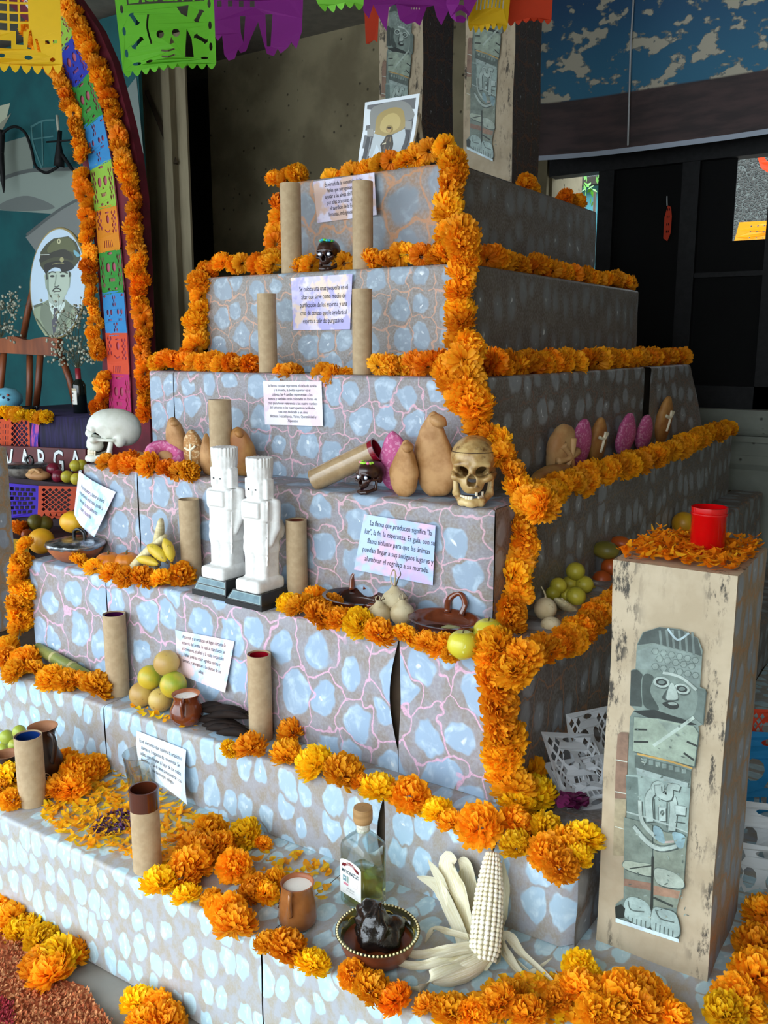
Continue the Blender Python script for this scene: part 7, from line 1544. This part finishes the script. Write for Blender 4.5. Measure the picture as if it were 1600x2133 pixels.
# ================================================================ white cut paper and odds at the right
def sheet(label, px, py, x, s, rot, m, seed):
    p = hx(px, py, x) if x < -.5 else hy(px, py, x); vf = fill2d([[(-.5, -.5)]+[(q[0]-.5, q[1]-.5) for q in scallop(5, 0, .06)]+[(.5, .5), (-.5, .5)]]+[[(a-.5, b-.5) for a, b in h_] for h_ in skull_cut(.5, .55, .9)+lattice(.05, .3, .1, .95, 2, 4, .7)+lattice(.7, .95, .1, .95, 2, 4, .7)+[ell2(.5, .9, .12, .04, 10), ell2(.5, .12, .1, .04, 10)]])
    o = obj('papel_picado', ([(a*s, b*s, .03*s*math.sin(a*9+b*7+seed)) for a, b, z in vf[0]], vf[1]), m, None, False); o.location = p; o.rotation_euler = rot; tag(o, label, 'papel picado', 'papel picado sheets'); return o
sheet('highest white cut paper leaning beside the fifth step', 1232, 1545, X5+.12, .20, (1.25, .1, 1.2), tiss['white'], 1)
sheet('middle white cut paper crumpled beside the fifth step', 1205, 1592, X5+.13, .21, (.7, .2, 1.0), tiss['white'], 2)
sheet('lower white cut paper spreading on the sixth step beside the pillar', 1222, 1630, X5+.17, .20, (.35, -.1, .8), tiss['white'], 3)
petals('magenta_petals', 'dark magenta flower scrap on the sixth step', 'petals', [hz(1190+rP.uniform(-26, 26), 1670+rP.uniform(-10, 10), Z6+rP.uniform(.01, .05)) for _ in range(60)], [mat('magenta_petal', '#6a0f4a', .6, '#540a3c', 40)], ln=.04, wd=.016, seed=12)
sheet('white cut paper hanging behind the tall pillar at the right edge', 1588, 1770, 2.75, .30, (1.5, .1, .5), tiss['white'], 4)
sheet('white cut paper lying low behind the tall pillar', 1585, 1850, 2.62, .24, (1.2, .2, .6), tiss['white'], 5)
sheet('blue cut paper at the right edge behind the pillar', 1604, 1625, 3.1, .34, (1.5, 0, .5), tissue('tissue_azure', '#1d86c0'), 6)
sheet('orange cut paper scrap at the right edge behind the pillar', 1612, 1525, 3.15, .16, (1.5, 0, .5), tiss['orange'], 7)
# beyond and on the gate
lf4 = fill2d([[(-.5, -1), (.1, -1.2), (.5, -.7), (.55, .3), (.35, .9), (-.1, 1.0), (-.5, .3)]]+[ell2(-.1+.25*i, -.6+.45*j, .07, .1, 6) for i in range(2) for j in range(4)])
o = obj('paper_lantern_leaf', ([(a*.045, 0, b*.1) for a, b, z in lf4[0]], lf4[1]), tiss['orange'], None, False); o.location = hy(1391, 462, YB-.06); tag(o, 'small orange cut paper hanging on the dark gate panel', 'papel picado')
hang = obj('paper_tie', tube([(-.01, 0, .1), (-.02, .02, .16)], .004, 5), tiss['white'], o)
q = [hy(1540, 463, 8), hy(1680, 455, 8), hy(1680, 520, 8), hy(1528, 506, 8)]
flag('orange paper banner outside, seen through the right gate opening', q, [ell2(.2+.1*i, .3+.25*j, .015, .03, 6) for i in range(5) for j in range(3)], tiss['amber'], wave=.03)
flag('second orange paper strip outside above the stone wall', [hy(1572, 310, 8), hy(1640, 300, 8), hy(1640, 385, 8), hy(1585, 350, 8)], [ell2(.4, .6, .15, .15, 8)], tiss['orange'], wave=.02)
q = hy(1240, 383, 8.0); r = random.Random(8); vs = []
for i in range(60):
    a_ = V((r.gauss(0, .10), r.gauss(0, .08), r.gauss(0, .10))); vs.append(xf(([(-.03, 0, 0), (0, -.015, .0), (.04, 0, .005), (0, .015, 0)], [(0, 1, 2, 3)]), a_, (r.uniform(0, 6), r.uniform(0, 6), r.uniform(0, 6))))
o = obj('green_shrub', join(*vs), mat('shrub_leaf', '#4f9a1e', .5)); o.location = q; tag(o, 'bright green shrub beyond the gate above the pale blue wall', 'shrub')
obj('shrub_stem', tube([(0, 0, -.05), (0, .05, -q.z)], .012, 6), m_wood3, o)
